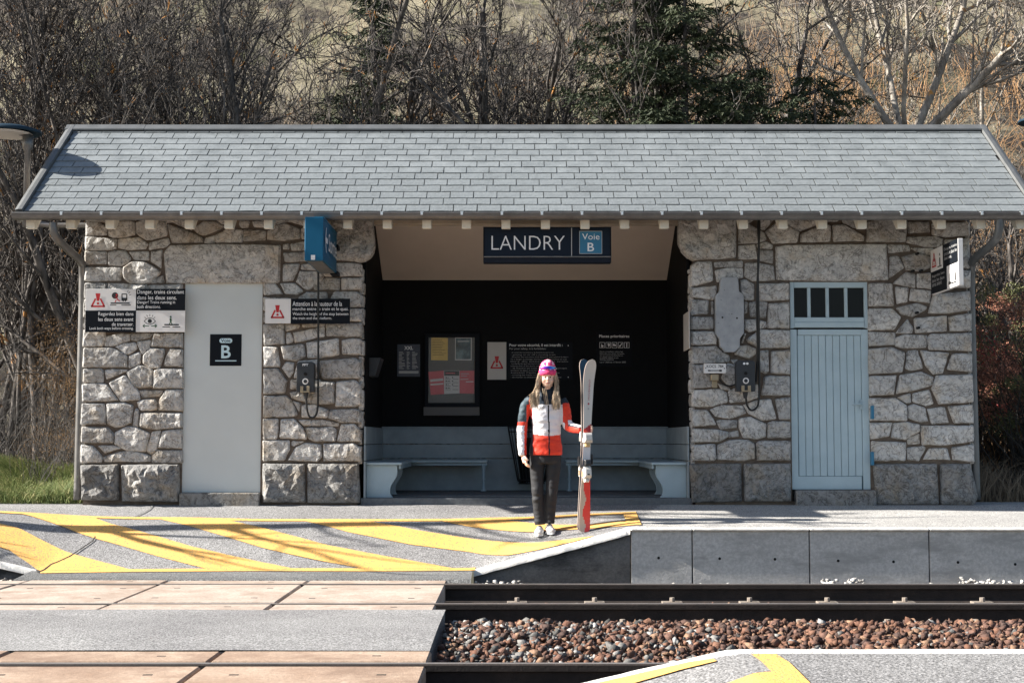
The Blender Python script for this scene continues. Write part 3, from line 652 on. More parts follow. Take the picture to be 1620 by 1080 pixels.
ST_TXT = """
A 190 20 385 20 385 92 190 97
A 165 108 300 105 425 160 425 275 190 290
A 460 165 600 95 700 75 815 90 830 270 700 305 520 315 460 280
A 400 20 960 20 840 70 600 75 420 120
A 850 100 960 70 1270 100 1290 280 1080 340 990 340 860 265
A 980 15 1500 15 1480 75 1300 100 1000 65
A 1300 130 1440 170 1650 250 1790 320 1790 385 1370 390
A 1370 100 1520 75 1640 150 1640 215 1440 130
A 170 300 320 325 570 340 560 480 380 490 180 495
A 600 340 700 330 880 315 950 370 1010 400 980 475 760 485 600 465
A 1040 395 1300 325 1325 400 1250 455 1040 490
A 165 515 420 525 420 690 175 695
A 455 530 560 510 690 510 765 620 740 670 640 710 455 705
A 750 520 1020 520 1025 640 830 630
A 1065 525 1215 500 1200 750 1060 650
A 170 740 630 745 640 830 620 930 300 940 190 935
A 670 740 800 665 960 670 1080 730 1190 800 1180 840 1050 950 960 975 760 960 670 890
A 1230 860 1240 960 1060 965 1100 920
A 1255 540 1340 430 2100 420 2905 430 2890 930 2850 965 1290 965
A 150 970 420 970 420 1180 150 1180
A 450 970 1000 990 1000 1180 450 1180
A 1030 1000 1500 985 1500 1180 1030 1180
A 150 1200 600 1200 600 1450 150 1450
A 630 1200 1500 1200 1500 1450 630 1450
D 150 10 500 10 500 85 150 80
D 540 20 1500 10 1500 125 560 125
D 150 100 400 110 405 230 360 335 190 335
D 420 200 640 155 760 160 745 260 600 300 500 330 410 330
D 785 150 1090 150 1040 210 850 255 780 245
D 1110 150 1500 150 1510 355 1070 335
D 560 345 680 300 830 290 860 370 750 440 700 440
D 870 270 1045 250 1040 340 940 450 880 330
D 150 365 450 365 560 385 705 465 715 630 160 635
D 750 480 900 420 905 560 880 600 745 640
D 960 460 1060 370 1245 380 1240 470 1200 600 1170 645 1040 640 950 580
D 1330 375 1510 390 1510 630 1255 610 1270 520
D 150 660 340 660 380 700 375 845 160 850
D 410 680 500 665 715 675 700 700 430 800
D 715 715 870 620 930 615 1080 670 1075 910 870 920 800 870
D 1115 680 1180 665 1515 660 1515 930 1095 930
D 150 880 300 870 420 880 590 1105 160 1120
D 465 860 690 750 760 850 880 980 900 1090 640 1115 520 960
D 900 965 1225 970 1180 1050 950 1060
D 1275 965 1510 955 1510 1250 1180 1245 1185 1100
E 870 145 960 110 1110 105 1140 150 1140 250 930 260 890 200
E 160 165 390 170 410 300 415 445 170 455 150 300
E 430 165 680 160 800 195 770 430 650 480 570 495 450 450
E 850 235 885 270 880 490 800 470 820 300
E 920 300 1500 300 1500 510 1150 520 1000 515 905 490
E 150 500 440 510 520 590 510 720 160 715
E 550 580 720 495 830 500 1035 590 980 845 700 820 550 740
E 1070 580 1195 550 1140 830 1060 875 1000 830
E 1235 555 1500 530 1500 795 1165 790
E 310 765 520 765 640 800 410 865
E 150 760 230 770 300 850 360 920 350 1000 150 1000
E 390 920 650 850 780 840 1045 900 1045 990 400 995
E 1080 900 1160 835 1500 830 1500 1010 1085 1005
B 225 190 380 90 540 95 655 160 600 200 380 280 300 260
B 400 330 520 290 520 395 385 395
B 550 280 720 190 920 210 915 385 550 385
B 890 85 1020 85 1000 170 920 170 890 140
B 560 20 1000 20 1000 65 820 60 660 130 560 70
B 1070 85 1240 80 1280 165 1100 165
B 1040 20 1700 20 1650 70 1480 110 1300 150 1260 70 1050 65
B 950 210 1250 215 1245 350 945 365
C 30 230 130 160 250 120 480 190 480 330 260 350 30 345
C 510 190 560 180 750 200 760 330 520 335
C 150 75 380 95 560 150 780 150 780 20 560 20 150 50
C 250 420 325 410 325 480 250 480
C 355 410 560 380 800 370 800 500 370 500
C 255 540 540 530 800 530 800 640 560 645 280 665
C 270 700 480 700 430 820 380 920 245 935 250 740
C 515 700 700 690 770 775 510 770
C 490 800 780 805 820 880 790 950 620 1060 560 1040 440 950
C 800 690 1250 680 1300 700 1310 860 850 870 800 780
C 860 900 1050 900 1045 1060 700 1060 690 1010
C 1085 900 1300 900 1310 1055 1085 1060
F 100 70 260 80 370 220 110 230
F 345 75 540 70 660 180 560 225 420 210
F 610 270 720 205 1000 195 1015 450 600 450
F 1070 270 1120 190 1400 190 1450 240 1450 400 1060 410
F 110 270 560 290 560 460 110 460
F 110 490 560 490 560 620 110 620
F 1050 440 1450 430 1450 610 1050 600
F 600 480 1020 480 1020 620 600 620
F 105 660 390 650 395 930 110 945
F 420 650 605 650 600 700 430 750
F 660 650 970 640 960 680 670 700
F 1000 650 1450 640 1450 830 1010 820
F 430 790 480 775 520 870 500 910 430 925
F 530 770 960 690 960 825 560 915
F 105 975 290 985 330 1200 330 1255 110 1260
F 350 970 670 940 690 1110 570 1165 390 1150
F 720 920 1165 860 1170 1090 920 1125 740 1130
F 1230 880 1390 860 1450 880 1440 1080 1225 1070
G 105 305 300 300 430 470 400 640 110 650
G 370 290 420 205 530 215 520 330 470 425
G 560 330 600 200 870 170 870 430 540 430
G 910 190 1385 145 1450 200 1430 430 950 435 915 330
G 495 455 900 450 880 585 490 585
G 480 635 600 620 900 480 1110 490 1100 790 900 800 720 770 520 720
G 1140 490 1400 465 1450 540 1450 800 1400 830 1135 830
G 110 690 420 690 500 760 580 940 560 970 110 985
G 520 760 635 790 605 910
G 650 820 820 810 900 850 1015 880 1005 990 650 985
G 1050 890 1400 870 1450 900 1440 1060 1190 1055 1030 1000
H 90 25 285 25 280 190 260 280 95 285
H 330 30 500 30 600 140 655 230 650 285 310 265
H 550 40 710 35 715 105 630 105
H 735 40 880 40 1075 75 1070 115 730 105
H 650 140 1000 130 1050 170 1030 310 780 310 690 280
H 1120 100 1280 90 1345 180 1310 310 1065 310
H 90 305 430 310 430 420 360 560 95 570
H 475 315 620 320 500 370 475 365
H 420 565 520 400 640 345 840 360 855 510 800 575
H 890 350 1270 345 1340 400 1330 570 890 570
R1 985 130 1130 125 1220 190 1350 250 1370 350 1240 390 985 400
R1 980 20 1130 20 1240 20 1130 105 985 115
R1 1270 60 1500 40 1340 210 1260 150
R1 1370 230 1530 110 1640 110 1700 180 1840 240 1810 380 1480 400
R1 985 440 1210 420 1240 620 985 620
R1 1250 420 1370 380 1460 430 1450 475 1260 470
R1 1260 500 1465 505 1465 680 1260 640
R1 390 675 590 670 610 930 400 990 320 1000 310 720
R1 640 670 1030 650 1030 735 650 740
R1 655 790 840 755 1030 755 1040 890 680 950
R1 1080 690 1260 690 1470 720 1490 920 1200 935 1075 870
R2 180 110 250 45 640 40 660 130 480 200 400 215 300 180
R2 440 260 600 200 760 135 850 150 840 370 430 380
R2 890 140 1060 140 1180 220 1320 290 1320 360 900 370
R2 1030 100 1040 20 1340 20 1340 190 1180 170
R2 690 20 970 20 950 90 720 90
R3 40 100 200 60 400 30 590 80 570 370 20 375
R2 80 450 240 430 1640 410 1665 920 900 930 90 920
R3 620 100 900 100 915 240 620 250
R3 960 120 1420 100 1420 290 1150 305 960 280
R3 560 0 800 0 760 50 560 50
R3 860 0 1420 0 1420 60 870 50
R3 600 310 1000 300 1100 340 1080 450 850 440 590 390
R3 330 420 610 430 630 510 340 535
R3 650 470 960 470 960 570 800 540
R3 350 600 470 590 550 740 350 890
R3 530 590 780 540 920 600 930 740 800 790 590 780
R3 400 970 580 820 710 850 705 1030
R3 740 840 960 820 960 1050 740 1020
R3 1130 360 1420 330 1440 750 1130 760
R3 980 500 1100 480 1100 770 980 770
R3 980 790 1440 790 1440 1030 980 1030
R7 65 50 280 50 300 260 70 260
R7 320 85 435 90 425 220 330 235
R7 470 100 650 120 640 230 450 210
R7 680 150 980 125 990 300 780 330 630 330
R7 325 280 520 240 610 270 600 300 480 360 380 340
R7 65 290 280 290 365 370 300 480 65 490
R7 320 520 430 390 480 470 470 520
R7 500 380 800 355 800 500 510 515
R7 820 370 985 335 990 495 840 495
R7 65 510 310 520 300 630 70 640
R7 315 570 400 540 610 540 605 655 400 660 320 640
R7 625 560 660 530 985 520 985 690 640 675
R7 70 670 280 660 405 710 375 890 70 905
R7 430 700 520 685 575 850 460 870 415 850
R7 555 690 820 710 760 900 680 905 610 830
R7 860 720 990 720 1000 885 810 860
R7 75 930 320 925 295 1100 75 1110
R7 365 920 560 890 670 940 655 1020 480 1060 325 1095 345 1000
R7 710 925 1000 915 1010 1170 730 1190 665 1050
R8 320 105 430 70 435 150 400 150
R8 460 70 600 40 640 160 570 175 460 140
R8 70 115 300 115 400 180 400 310 75 310
R8 415 190 460 170 560 200 590 315 530 325 420 290
R8 590 210 740 190 775 330 630 340
R8 775 190 950 170 950 330 830 330
R8 75 335 270 335 240 450 80 480
R8 285 340 400 330 520 350 515 410 390 480 265 465
R8 410 480 510 430 515 520 420 525
R8 535 360 955 360 960 500 730 530 540 530
R8 85 500 390 510 385 670 90 675
R8 410 560 550 545 570 560 510 670 410 660
R8 555 660 610 565 760 565 790 665
R8 810 560 960 530 970 685 820 660
R4 110 140 440 110 430 260 390 300 110 270
R4 110 310 320 320 310 500 150 515 110 480
R4 365 340 400 340 400 500 370 500
R4 115 550 380 560 400 600 390 710 120 720
R4 125 760 400 765 440 850 440 935 125 945
R5 115 -10 440 -20 520 60 620 110 610 190 500 210 140 225
R4 780 40 850 20 970 90 970 300 850 300 790 180
R4 1050 80 1470 70 1470 300 1060 320
R4 840 345 885 345 880 480 840 500
R4 915 350 1000 335 1160 345 1140 560 930 540
R4 1190 370 1475 350 1475 710 1170 700
R4 850 590 1000 590 1140 620 1140 700 1060 715 930 760 850 720
R4 880 870 1000 780 1060 740 1475 740 1475 985 1060 985 900 910
R4 800 900 840 790 860 800 820 910
R5 700 90 760 -20 880 -30 1000 20 990 90 900 150
R5 650 170 740 170 700 235
R5 1060 60 1180 40 1185 330 1140 360 1055 310
R5 1225 60 1490 40 1480 370 1220 350
R5 135 250 260 250 360 400 400 550 130 570
R5 600 230 700 250 720 530 620 540 520 430 570 280
R5 460 500 600 560 640 600 520 590
R5 1130 420 1200 405 1480 410 1480 670 1090 670
R5 130 610 480 590 580 640 595 770 350 830 140 830
R5 615 620 700 580 1020 520 1040 700 850 760 640 775
R5 355 880 520 820 800 820 860 930 640 1000 450 980
R5 830 810 1050 750 1210 735 1285 1000 1100 1030 900 930
R5 1280 740 1490 710 1490 1010 1340 1010
R5 140 880 310 900 390 1010 430 1090 140 1115
R6 385 50 430 30 630 40 620 125 430 135
R6 125 145 380 150 510 180 510 240 400 295 130 300
R6 530 185 640 165 640 235 535 240
R6 660 20 800 0 980 80 975 235 860 260 710 240 665 130
R6 1010 80 1060 50 1275 55 1275 245 1010 245
R6 130 345 360 330 370 500 340 525 140 520
R6 395 340 560 280 760 275 840 330 840 500 700 525 400 515
R6 870 310 930 290 1275 290 1275 520 880 520
"""
BASE_TXT = """
S 127 735 187 734 188 792 128 791
S 191 735 283 734 284 794 192 793
S 415 733 482 733 483 795 415 795
S 486 733 567 733 569 796 486 796
R6 50 570 680 560 690 1030 80 1040
R6 710 565 1285 560 1290 1030 720 1030
R8 95 705 670 700 690 1070 125 1070
R8 700 705 970 700 1045 1000 1000 1080 705 1070
"""
CORB_TXT = """
C 830 50 1530 50 1560 440 1545 520 1500 600 1420 655 1330 680 1250 655 830 640
R1 130 25 950 25 940 610 330 645 240 600 160 510 115 390 112 250
"""
CROPS['S'] = (0, 0, 1)
def to_wall(key, nums, D):
    ox, oy, s = CROPS[key]; out = []
    for i in range(0, len(nums), 2): out.append(XZ(ox+nums[i]/s, oy+nums[i+1]/s, D))
    if poly_area(out) < 0: out.reverse()
    return out
cnt = 0
for txt, rel, mat, base in ((ST_TXT, .030, M['stone'], False), (BASE_TXT, .085, M['stone_base'], True), (CORB_TXT, .06, M['stone'], True)):
    for line in txt.strip().splitlines():
        tk = line.split(); poly = to_wall(tk[0], [float(v) for v in tk[1:]], DW-.01)
        if not base or mat is M['stone_base']:
            C0 = Vector((sum(p[0] for p in poly)/len(poly), sum(p[1] for p in poly)/len(poly))); g_ = .0075 if not base else .0
            poly = [tuple(Vector(p)+(Vector(p)-C0).normalized()*g_*1.3) for p in poly]
        if not base:
            def snap(x):
                if x < XA+.065: return XA-.012+random.uniform(-.006, .006)
                if x > XB-.055: return XB+.012+random.uniform(-.006, .006)
                if OL-.045 < x < .2: return OL+.004
                if .2 < x < OR+.045: return OR-.004
                return x
            poly = [(snap(p[0]), p[1]) for p in poly]
        cnt += 1; ar = math.sqrt(abs(poly_area(poly)))
        if mat is M['stone_base'] and sum(p[0] for p in poly)/len(poly) > -3.3: rel_ = rel*.55
        else: rel_ = rel
        me = stone_mesh(poly, rel_*(.75+.5*random.random())*min(1.3, max(.6, ar/.22)), YM-.006, base, cnt)
        me.materials.append(mat); xm = sum(p[0] for p in poly)/len(poly)
        # corner stones at the wall's ends get depth round the corner
        add('stone', me, wl if xm < 0.2 else wr)
# reveals: quoin returns at bay sides (stones seen edge-on) and outer corners
for s, x in ((-1, OL), (1, OR)):
    z = .42
    k = 0
    while z < 2.45:
        h = random.uniform(.13, .23); dx = .012*random.random()
        mb = MB(); a, b_ = (x-.12, x+.012+dx) if s < 0 else (x-.012-dx, x+.12)
        mb.box(a, b_, YM+.03, YM+.16+.08*random.random(), z+.005, min(z+h, 2.5)-.005)
        me = mb.mesh('quoin', M['stone'], .018, seg=2)
        bm = bmesh.new(); bm.from_mesh(me); bmesh.ops.subdivide_edges(bm, edges=bm.edges[:], cuts=2, use_grid_fill=True)
        for v in bm.verts: v.co += Vector((1, 1, .3))*.010*noise.noise(v.co*17)
        bm.to_mesh(me); bm.free(); add('quoin', me, wl if s < 0 else wr); z += h
for s, x in ((-1, XA), (1, XB)):
    z = .42
    while z < 2.95:
        h = random.uniform(.15, .25); dx = .018*random.random()+.02*(2.9-z)/2.9
        mb = MB(); a, b_ = (x-.012-dx, x+.2) if s < 0 else (x-.2, x+.012+dx)
        mb.box(a, b_, YM+.035, YM+.3, z+.006, z+h-.006); me = mb.mesh('quoin', M['stone'], .018, seg=2)
        bm = bmesh.new(); bm.from_mesh(me); bmesh.ops.subdivide_edges(bm, edges=bm.edges[:], cuts=2, use_grid_fill=True)
        for v in bm.verts: v.co += Vector((1, .6, .3))*.018*noise.noise(v.co*15)
        bm.to_mesh(me); bm.free(); add('quoin', me, wl if s < 0 else wr); z += h
# sills under the doors
for d, px0, px1, py in ((dl, 284, 413, 779), (dr, 1257, 1386, 775)):
    a, b_ = XZ(px0, py, DW)[0], XZ(px1, py, DW)[0]; part('door_sill', MB().box(a+.01, b_-.01, DW-.06, DW+.2, -.1, ZY(py)), M['stone_base'], .01)

# ---- left door: plain pale sheet
dlo = part('blind_door', MB().box(dl[0]-.004, dl[1]+.004, DW+.045, DW+.09, dl[2], dl[3]+.01), M['door_white'], .004)
dlo['label'] = 'plain pale grey sheet door with a dark track sign'
# ---- right door
DD = DW+.05
def bx(mb, px0, px1, py0, py1, y0, y1, D=DD):
    a = XZ(px0, (py0+py1)/2, D)[0]; b_ = XZ(px1, (py0+py1)/2, D)[0]; mb.box(a, b_, y0, y1, P(810, py1, D)[2], P(810, py0, D)[2]); return mb
fr = MB()
bx(fr, 1249.5, 1256, 446, 519, DD-.01, DD+.07); bx(fr, 1367, 1375, 446, 519, DD-.01, DD+.07)
bx(fr, 1256, 1367, 446, 455, DD-.01, DD+.07); bx(fr, 1256, 1367, 502, 510, DD-.01, DD+.07); bx(fr, 1256, 1367, 510, 518, DD-.018, DD+.07)
for px in (1277.5, 1306.5, 1336): bx(fr, px, px+5, 455, 502, DD, DD+.05)
tf = add('transom_window', fr.mesh('transom_window', M['door'], .004), SH)
for k in range(4):
    a, b_ = [(1256, 1277.5), (1282.5, 1306.5), (1311.5, 1336), (1341, 1367)][k]
    add('pane', bx(MB(), a, b_, 455, 502, DD+.03, DD+.035).mesh('pane', M['pane']), tf)
db = MB(); bx(db, 1251, 1376.5, 521, 774, DD+.028, DD+.06); dro = add('board_door', db.mesh('board_door', M['door_dark']), SH)
dro['label'] = 'pale blue vertical board door with lever handle'
st = MB(); bx(st, 1251, 1262, 521, 774, DD-.004, DD+.03); bx(st, 1364, 1377, 521, 774, DD-.004, DD+.03); bx(st, 1262.3, 1363.7, 521, 530, DD-.004, DD+.03); bx(st, 1262.3, 1363.7, 753, 774, DD-.004, DD+.03)
add('door_frame', st.mesh('door_frame', M['door'], .004), dro)
for k in range(9):
    x0 = 1262.8+k*11.22; add('plank', bx(MB(), x0+.35, x0+10.9, 530.5, 752.5, DD+.008+random.uniform(-.002, .002), DD+.03).mesh('plank', M['door'], .003), dro)
x, _, z = P(1355, 640, DD)
hb = MB(); hb.tube([(x-.05, DD-.04, z), (x+.03, DD-.04, z+.002), (x+.05, DD-.035, z), (x+.05, DD+.0, z)], .009, 8); hb.box(x+.035, x+.065, DD-.008, DD, z-.05, z+.05)
add('handle', hb.mesh('handle', M['bench_front'], .002), dro)
for py in (641, 654+60):
    x, _, z = P(1380, py+11, DW-.03); add('hinge_plate', MB().box(x-.012, x+.018, DW-.036, DW+.02, z-.07, z+.07).mesh('hinge_plate', M['blue_sq'], .003), dro)

# ---- bay: black walls, wainscot, floor, ceiling, beam
zw = P(810, 677, 17.15)[2]
FZ = .07
part('bay_wall', MB().box(OL+.0, OR, YB-.012, YB-.002, zw-.02, 3.4), M['black'])
for s, x in ((-1, OL), (1, OR)):
    part('bay_wall', MB().box(x-.03 if s > 0 else x-.0, x+.03 if s < 0 else x, YM+.14, YB-.013, zw-.02, 3.4), M['black'])
xl, xr = OL+.03, OR-.03
for z0, z1 in ((FZ, .455), (.462, P(810, 702, 17.15)[2]-.003), (P(810, 702, 17.15)[2]+.003, zw)):
    part('wainscot_board', MB().box(xl, xr, YB-.035, YB-.013, z0, z1), M['wainscot'], .003)
    for s, x in ((-1, xl), (1, xr)):
        part('wainscot_board', MB().box(x if s < 0 else x-.02, x+.02 if s < 0 else x, YM+.02, YB-.036, z0, z1), M['wainscot'], .003)
part('wainscot_cap', MB().box(xl, xr, YB-.05, YB-.013, zw, zw+.018), M['wainscot'], .003)
part('bay_floor', MB().box(OL, OR, DW+.04, YB, -.2, FZ), M['floor_in'], .008)
part('bay_step', MB().box(OL+.01, OR-.01, DW+.38, YB-.04, FZ, FZ+.012), M['floor_in'], .004)
cz0 = 2.605
part('ceiling_panel', MB().prism([(YB-.013, cz0), (15.5, cz0+.55*(YB-15.5)), (15.5, cz0+.55*(YB-15.5)+.03), (YB-.013, cz0+.03)], 'x', XZ(600.5, 443, YB)[0], XZ(1063.5, 443, YB)[0]), M['ceiling'], .004)
part('bay_beam', MB().box(OL-.02, OR+.02, DW+.10, DW+.22, P(810, 355, DW+.1)[2], 3.2), M['soffit'], .006)

# ---- benches: left and right L-shaped
def s_curve(x0, x1, z0, z1, right=True):
    """profile of the bench end: s-shaped front edge"""
    pts = []
    for t in np.linspace(0, 1, 16):
        z = z0+(z1-z0)*t; k = .5*(1+math.cos(math.pi*t*1.0)); e = x1-(.055*math.sin(math.pi*min(1, max(0, (t-.05)/.62)))**1.2 if t < .67 else 0)-(0.0 if t > .1 else 0)
        w_ = .05*math.sin(t*math.pi*1.3)
        e = x1-.075+.075*sm((t-.25)/.5)+(.03*sm((.12-t)/.12))
        pts.append((e, z))
    return pts
def bench(side):
    s = side; nm = 'left' if s < 0 else 'right'
    b = thing('bench', ('L-shaped blue-grey painted bench in the left half of the bay' if s < 0 else 'L-shaped blue-grey painted bench in the right corner of the bay, behind the skis'), 'bench', (OL+.03 if s < 0 else OR-.03, DW+.2, FZ), 'painted corner benches')
    xo = xl+.021 if s < 0 else xr-.021      # wall side
    zS = .442
    wS = .375
    xi = xo+wS if s < 0 else xo-wS
    yb0 = YB-.036; yf = 16.83
    xe = XZ(771, 726, 16.85)[0] if s < 0 else XZ(895, 726, 16.85)[0]
    seat = [(xo, DW+.12), (xi, DW+.12), (xi, yf-.16), (xi+(.05 if s < 0 else -.05), yf-.06), (xi+(.16 if s < 0 else -.16), yf), (xe, yf), (xe, yb0), (xo, yb0)]
    add('seat', MB().prism(seat, 'z', zS-.028, zS).mesh('seat', M['bench_front'], .006), b)
    ap = MB(); a0, a1 = (xi-.035, xi-.012) if s < 0 else (xi+.012, xi+.035)
    ap.box(a0, a1, DW+.16, yf-.02, zS-.07, zS-.029); ap.box(min(a0, xe), max(a1, xe), yf+.03, yf+.05, zS-.062, zS-.029)
    add('apron', ap.mesh('apron', M['bench'], .003), b)
    for yy, wd in ((DW+.17, .325), (DW+.78, .33)):
        pts = s_curve(0, wd, FZ, zS-.03)
        poly = [(0, FZ)]+pts+[(0, zS-.03)]
        if s > 0: poly = [(xo-p, q) for p, q in poly]
        else: poly = [(xo+p, q) for p, q in poly]
        add('bench_end', MB().prism(poly, 'y', yy, yy+.035).mesh('bench_end', M['bench_front'] if yy < DW+.5 else M['bench'], .003), b)
    # turned leg at the free end
    xx = xe-(.045 if s < 0 else -.045); lz = [FZ, FZ+.02, FZ+.03, FZ+.13, FZ+.15, FZ+.17, zS-.11, zS-.06, zS-.029]; lr = [.036, .034, .018, .016, .024, .016, .02, .03, .042]
    add('leg', MB().tube([(xx, yf+.06, q) for q in lz], lr, 12).mesh('leg', M['bench'], 0, smooth=True), b)
    return b
bench(-1); bench(1)

# ================================================================== ROOF
ex0, ex1 = P(25, 337, 14.46)[0], P(1649, 333, 14.46)[0]
YE, ZE, YR, ZR = 14.46, 3.0, 16.13, 4.235
sl_len = math.hypot(YR-YE, ZR-ZE); uy, uz = (YR-YE)/sl_len, (ZR-ZE)/sl_len; ny, nz = -uz, uy
def rp(x, s, h=0.0): return (x, YE+uy*s+ny*h, ZE+uz*s+nz*h)
rf = MB()
prof = [(YE+.0, ZE-.03), (YR, ZR-.03), (2*YR-YE, ZE-.03), (2*YR-YE, ZE-.06), (YR, ZR-.09), (YE, ZE-.06)]
rf.prism(prof, 'x', ex0+.02, ex1-.02)
roof = add('roof', rf.mesh('roof', M['soffit']), SH)
# slates
NR = 14; ep = sl_len/NR; swid = .2435
base_sl = MB(); base_sl.raw([(-.5, 0, 0), (.5, 0, 0), (.5, 1, 0), (-.5, 1, 0), (-.5, 0, 1), (.5, 0, 1), (.5, 1, 1), (-.5, 1, 1)], [(0, 3, 2, 1), (4, 5, 6, 7), (0, 1, 5, 4), (1, 2, 6, 5), (2, 3, 7, 6), (3, 0, 4, 7)])
rot = Matrix(((1, 0, 0), (0, uy, ny), (0, uz, nz)))
variants = []
for v in range(6):
    r = random.Random(v); tk = .007; gap = .0035
    W = swid/2-gap; L = ep+.03; c = .006
    pts = [(-W+r.uniform(0, .003), -.002+r.uniform(-.003, .003)), (-W+c, -.004), (0, r.uniform(-.003, .003)), (W-c, -.004), (W-r.uniform(0, .003), r.uniform(-.002, .004)), (W, L), (-W, L)]
    n_ = len(pts); V = []
    for q in (0, 1):
        for a, b_ in pts:
            tilt = .0095*(1-b_/L)
            V.append(rot @ Vector((a, b_, tilt+(tk if q else 0)-.002)))
    fs = [tuple(range(n_))[::-1], tuple(range(n_, 2*n_))]+[(i, (i+1) % n_, n_+(i+1) % n_, n_+i) for i in range(n_)]
    me = bpy.data.meshes.new('slate'); me.from_pydata([tuple(x) for x in V], [], fs); me.update(); me.materials.append(M['slate']); variants.append(me)
far = MB(); offs = [0, .45, .18, .62, .35, .8, .55, .1, .7, .3, .5, .95, .25, .65]
x_in0, x_in1 = ex0+.085, ex1-.085
org = ORG[SH.name]
SLN = 0
for r_ in range(NR):
    x = x_in0-offs[r_]*swid
    while x < x_in1:
        a, b_ = max(x, x_in0), min(x+swid, x_in1)
        if b_-a > .03:
            k = random.randrange(6); cx = (a+b_)/2; scx = (b_-a)/swid; p = rp(cx, r_*ep+random.uniform(-.002, .002)); h = random.uniform(-.0012, .0012)
            if r_ < 6 and SLN < 300:
                o = bpy.data.objects.new('slate', variants[k]); COL.objects.link(o); o.parent = roof
                o.location = Vector(p)+Vector((0, ny*h, nz*h))-org; o.scale = (scx, 1, 1); SLN += 1
            else:
                me = variants[k]; far.raw([(p[0]+v.co.x*scx, p[1]+v.co.y+ny*h, p[2]+v.co.z+nz*h) for v in me.vertices], [tuple(f.vertices) for f in me.polygons])
        x += swid
add('slates', far.mesh('slates', M['slate']), roof, 'stuff')
# back slope sheet of slates
add('rear_slope', MB().prism([(YR, ZR-.028), (2*YR-YE+.02, ZE-.028), (2*YR-YE+.02, ZE-.012), (YR, ZR-.012)], 'x', ex0+.05, ex1-.05).mesh('rear_slope', M['slate']), roof)
# ridge cap in lengths
xs = [P(p, 203, YR)[0] for p in (107, 232, 495, 757, 1021, 1285, 1500, 1558)]
for a, b_ in zip(xs, xs[1:]):
    k = .003*random.random()
    add('ridge_cap', MB().prism([(YR-.115, ZR-.055+k), (YR-.118, ZR-.035+k), (YR-.02, ZR+.035+k), (YR+.02, ZR+.035+k), (YR+.118, ZR-.035+k), (YR+.115, ZR-.055+k), (YR, ZR+.02+k)], 'x', a, b_-.004).mesh('ridge_cap', M['zinc_dark'], 0), roof)
# rakes (verge trim)
for s, x in ((-1, ex0), (1, ex1)):
    for seg in ((0.0, .36), (.36, .72), (.72, 1.0)):
        a = rp(x, seg[0]*sl_len-.02 if seg[0] == 0 else seg[0]*sl_len, 0); b_ = rp(x, seg[1]*sl_len, 0)
        V = []
        for q in (a, b_):
            for dx, h in ((0, -.12), (0, .035), (.035, .045), (.075, .045), (.08, .01), (.05, .004), (.03, -.12)):
                sx = dx if s < 0 else -dx
                V.append((x+sx, q[1]+ny*h, q[2]+nz*h))
        fs = [(i, (i+1) % 7, 7+(i+1) % 7, 7+i) for i in range(7)]+[tuple(range(7)), tuple(range(7, 14))[::-1]]
        add('verge_trim', MB().raw(V, fs).mesh('verge_trim', M['zinc_dark'], 0), roof)
    add('verge_board', MB().prism([(YR, ZR+.02), (2*YR-YE, ZE), (2*YR-YE, ZE-.14), (YR, ZR-.12)], 'x', x-.0 if s < 0 else x-.03, x+.03 if s < 0 else x).mesh('verge_board', M['zinc_dark']), roof)
# rafters and tails
raf0 = None
for k in range(26):
    px = 48+62.7*k; x = P(px, 352, 14.5)[0]
    if raf0 is None:
        zt = ZE-.062
        # rafter follows slope; tail cut plumb
        V = []
        prof = [(YE+.05, zt+.02), (YE+.05, P(810, 361, 14.5)[2]), (YE+.12, P(810, 361, 14.5)[2]), (YR-.3, ZR-.30), (YR-.3, ZR-.23)]
        raf0 = add('rafter', MB().prism(prof, 'x', x-.046, x+.046).mesh('rafter', M['rafter'], .004), roof); rx0 = x
    else: c = dup(raf0, roof); c.location = (x-rx0, 0, 0)
part('eaves_board', MB().box(ex0+.05, ex1-.05, YE+.16, YE+.185, 2.98, 3.03), M['soffit'])
# gutter: half round
gx0, gx1 = ex0-.0, ex1+.02
gy, gz, gr = YE-.055, P(810, 337.5, 14.36)[2], .062
V, fs = [], []; S = 12
for x in (gx0, gx1):
    for rr in (gr, gr-.006):
        for k in range(S+1):
            a = math.pi+math.pi*k/S; V.append((x, gy+rr*math.cos(a), gz+rr*math.sin(a)))
n_ = S+1
for k in range(S): fs += [(k, k+1, 2*n_+k+1, 2*n_+k), (n_+k, 3*n_+k, 3*n_+k+1, n_+k+1)]
fs += [tuple(list(range(0, n_))+list(range(2*n_-1, n_-1, -1))), tuple(list(range(2*n_, 3*n_))+list(range(4*n_-1, 3*n_-1, -1)))]
gut = MB().raw(V, fs); gut.tube([(gx0, gy-gr, gz+.002), (gx1, gy-gr, gz+.002)], .009, 8)
gut.prism([(gy+gr*math.cos(a), gz+gr*math.sin(a)) for a in np.linspace(math.pi, 2*math.pi, 10)], 'x', gx0-.002, gx0+.004); gut.prism([(gy+gr*math.cos(a), gz+gr*math.sin(a)) for a in np.linspace(math.pi, 2*math.pi, 10)], 'x', gx1-.004, gx1+.002)
go = add('gutter', gut.mesh('gutter', M['zinc'], 0, smooth=False), SH)
br0 = None
for k in range(25):
    px = 100+63.1*k-(1 if k > 15 else 0); x = P(px, 337, 14.4)[0]
    if x > ex1-.05: break
    if br0 is None:
        mb = MB(); mb.box(x-.016, x+.016, gy-gr-.006, YE+.05, gz+.011, gz+.016); mb.box(x-.012, x+.012, gy-gr-.012, gy-gr-.008, gz-.02, gz+.012); br0 = add('gutter_bracket', mb.mesh('gutter_bracket', M['bracket']), go); bx0 = x
    else: c = dup(br0, go); c.location = (x-bx0, 0, 0)
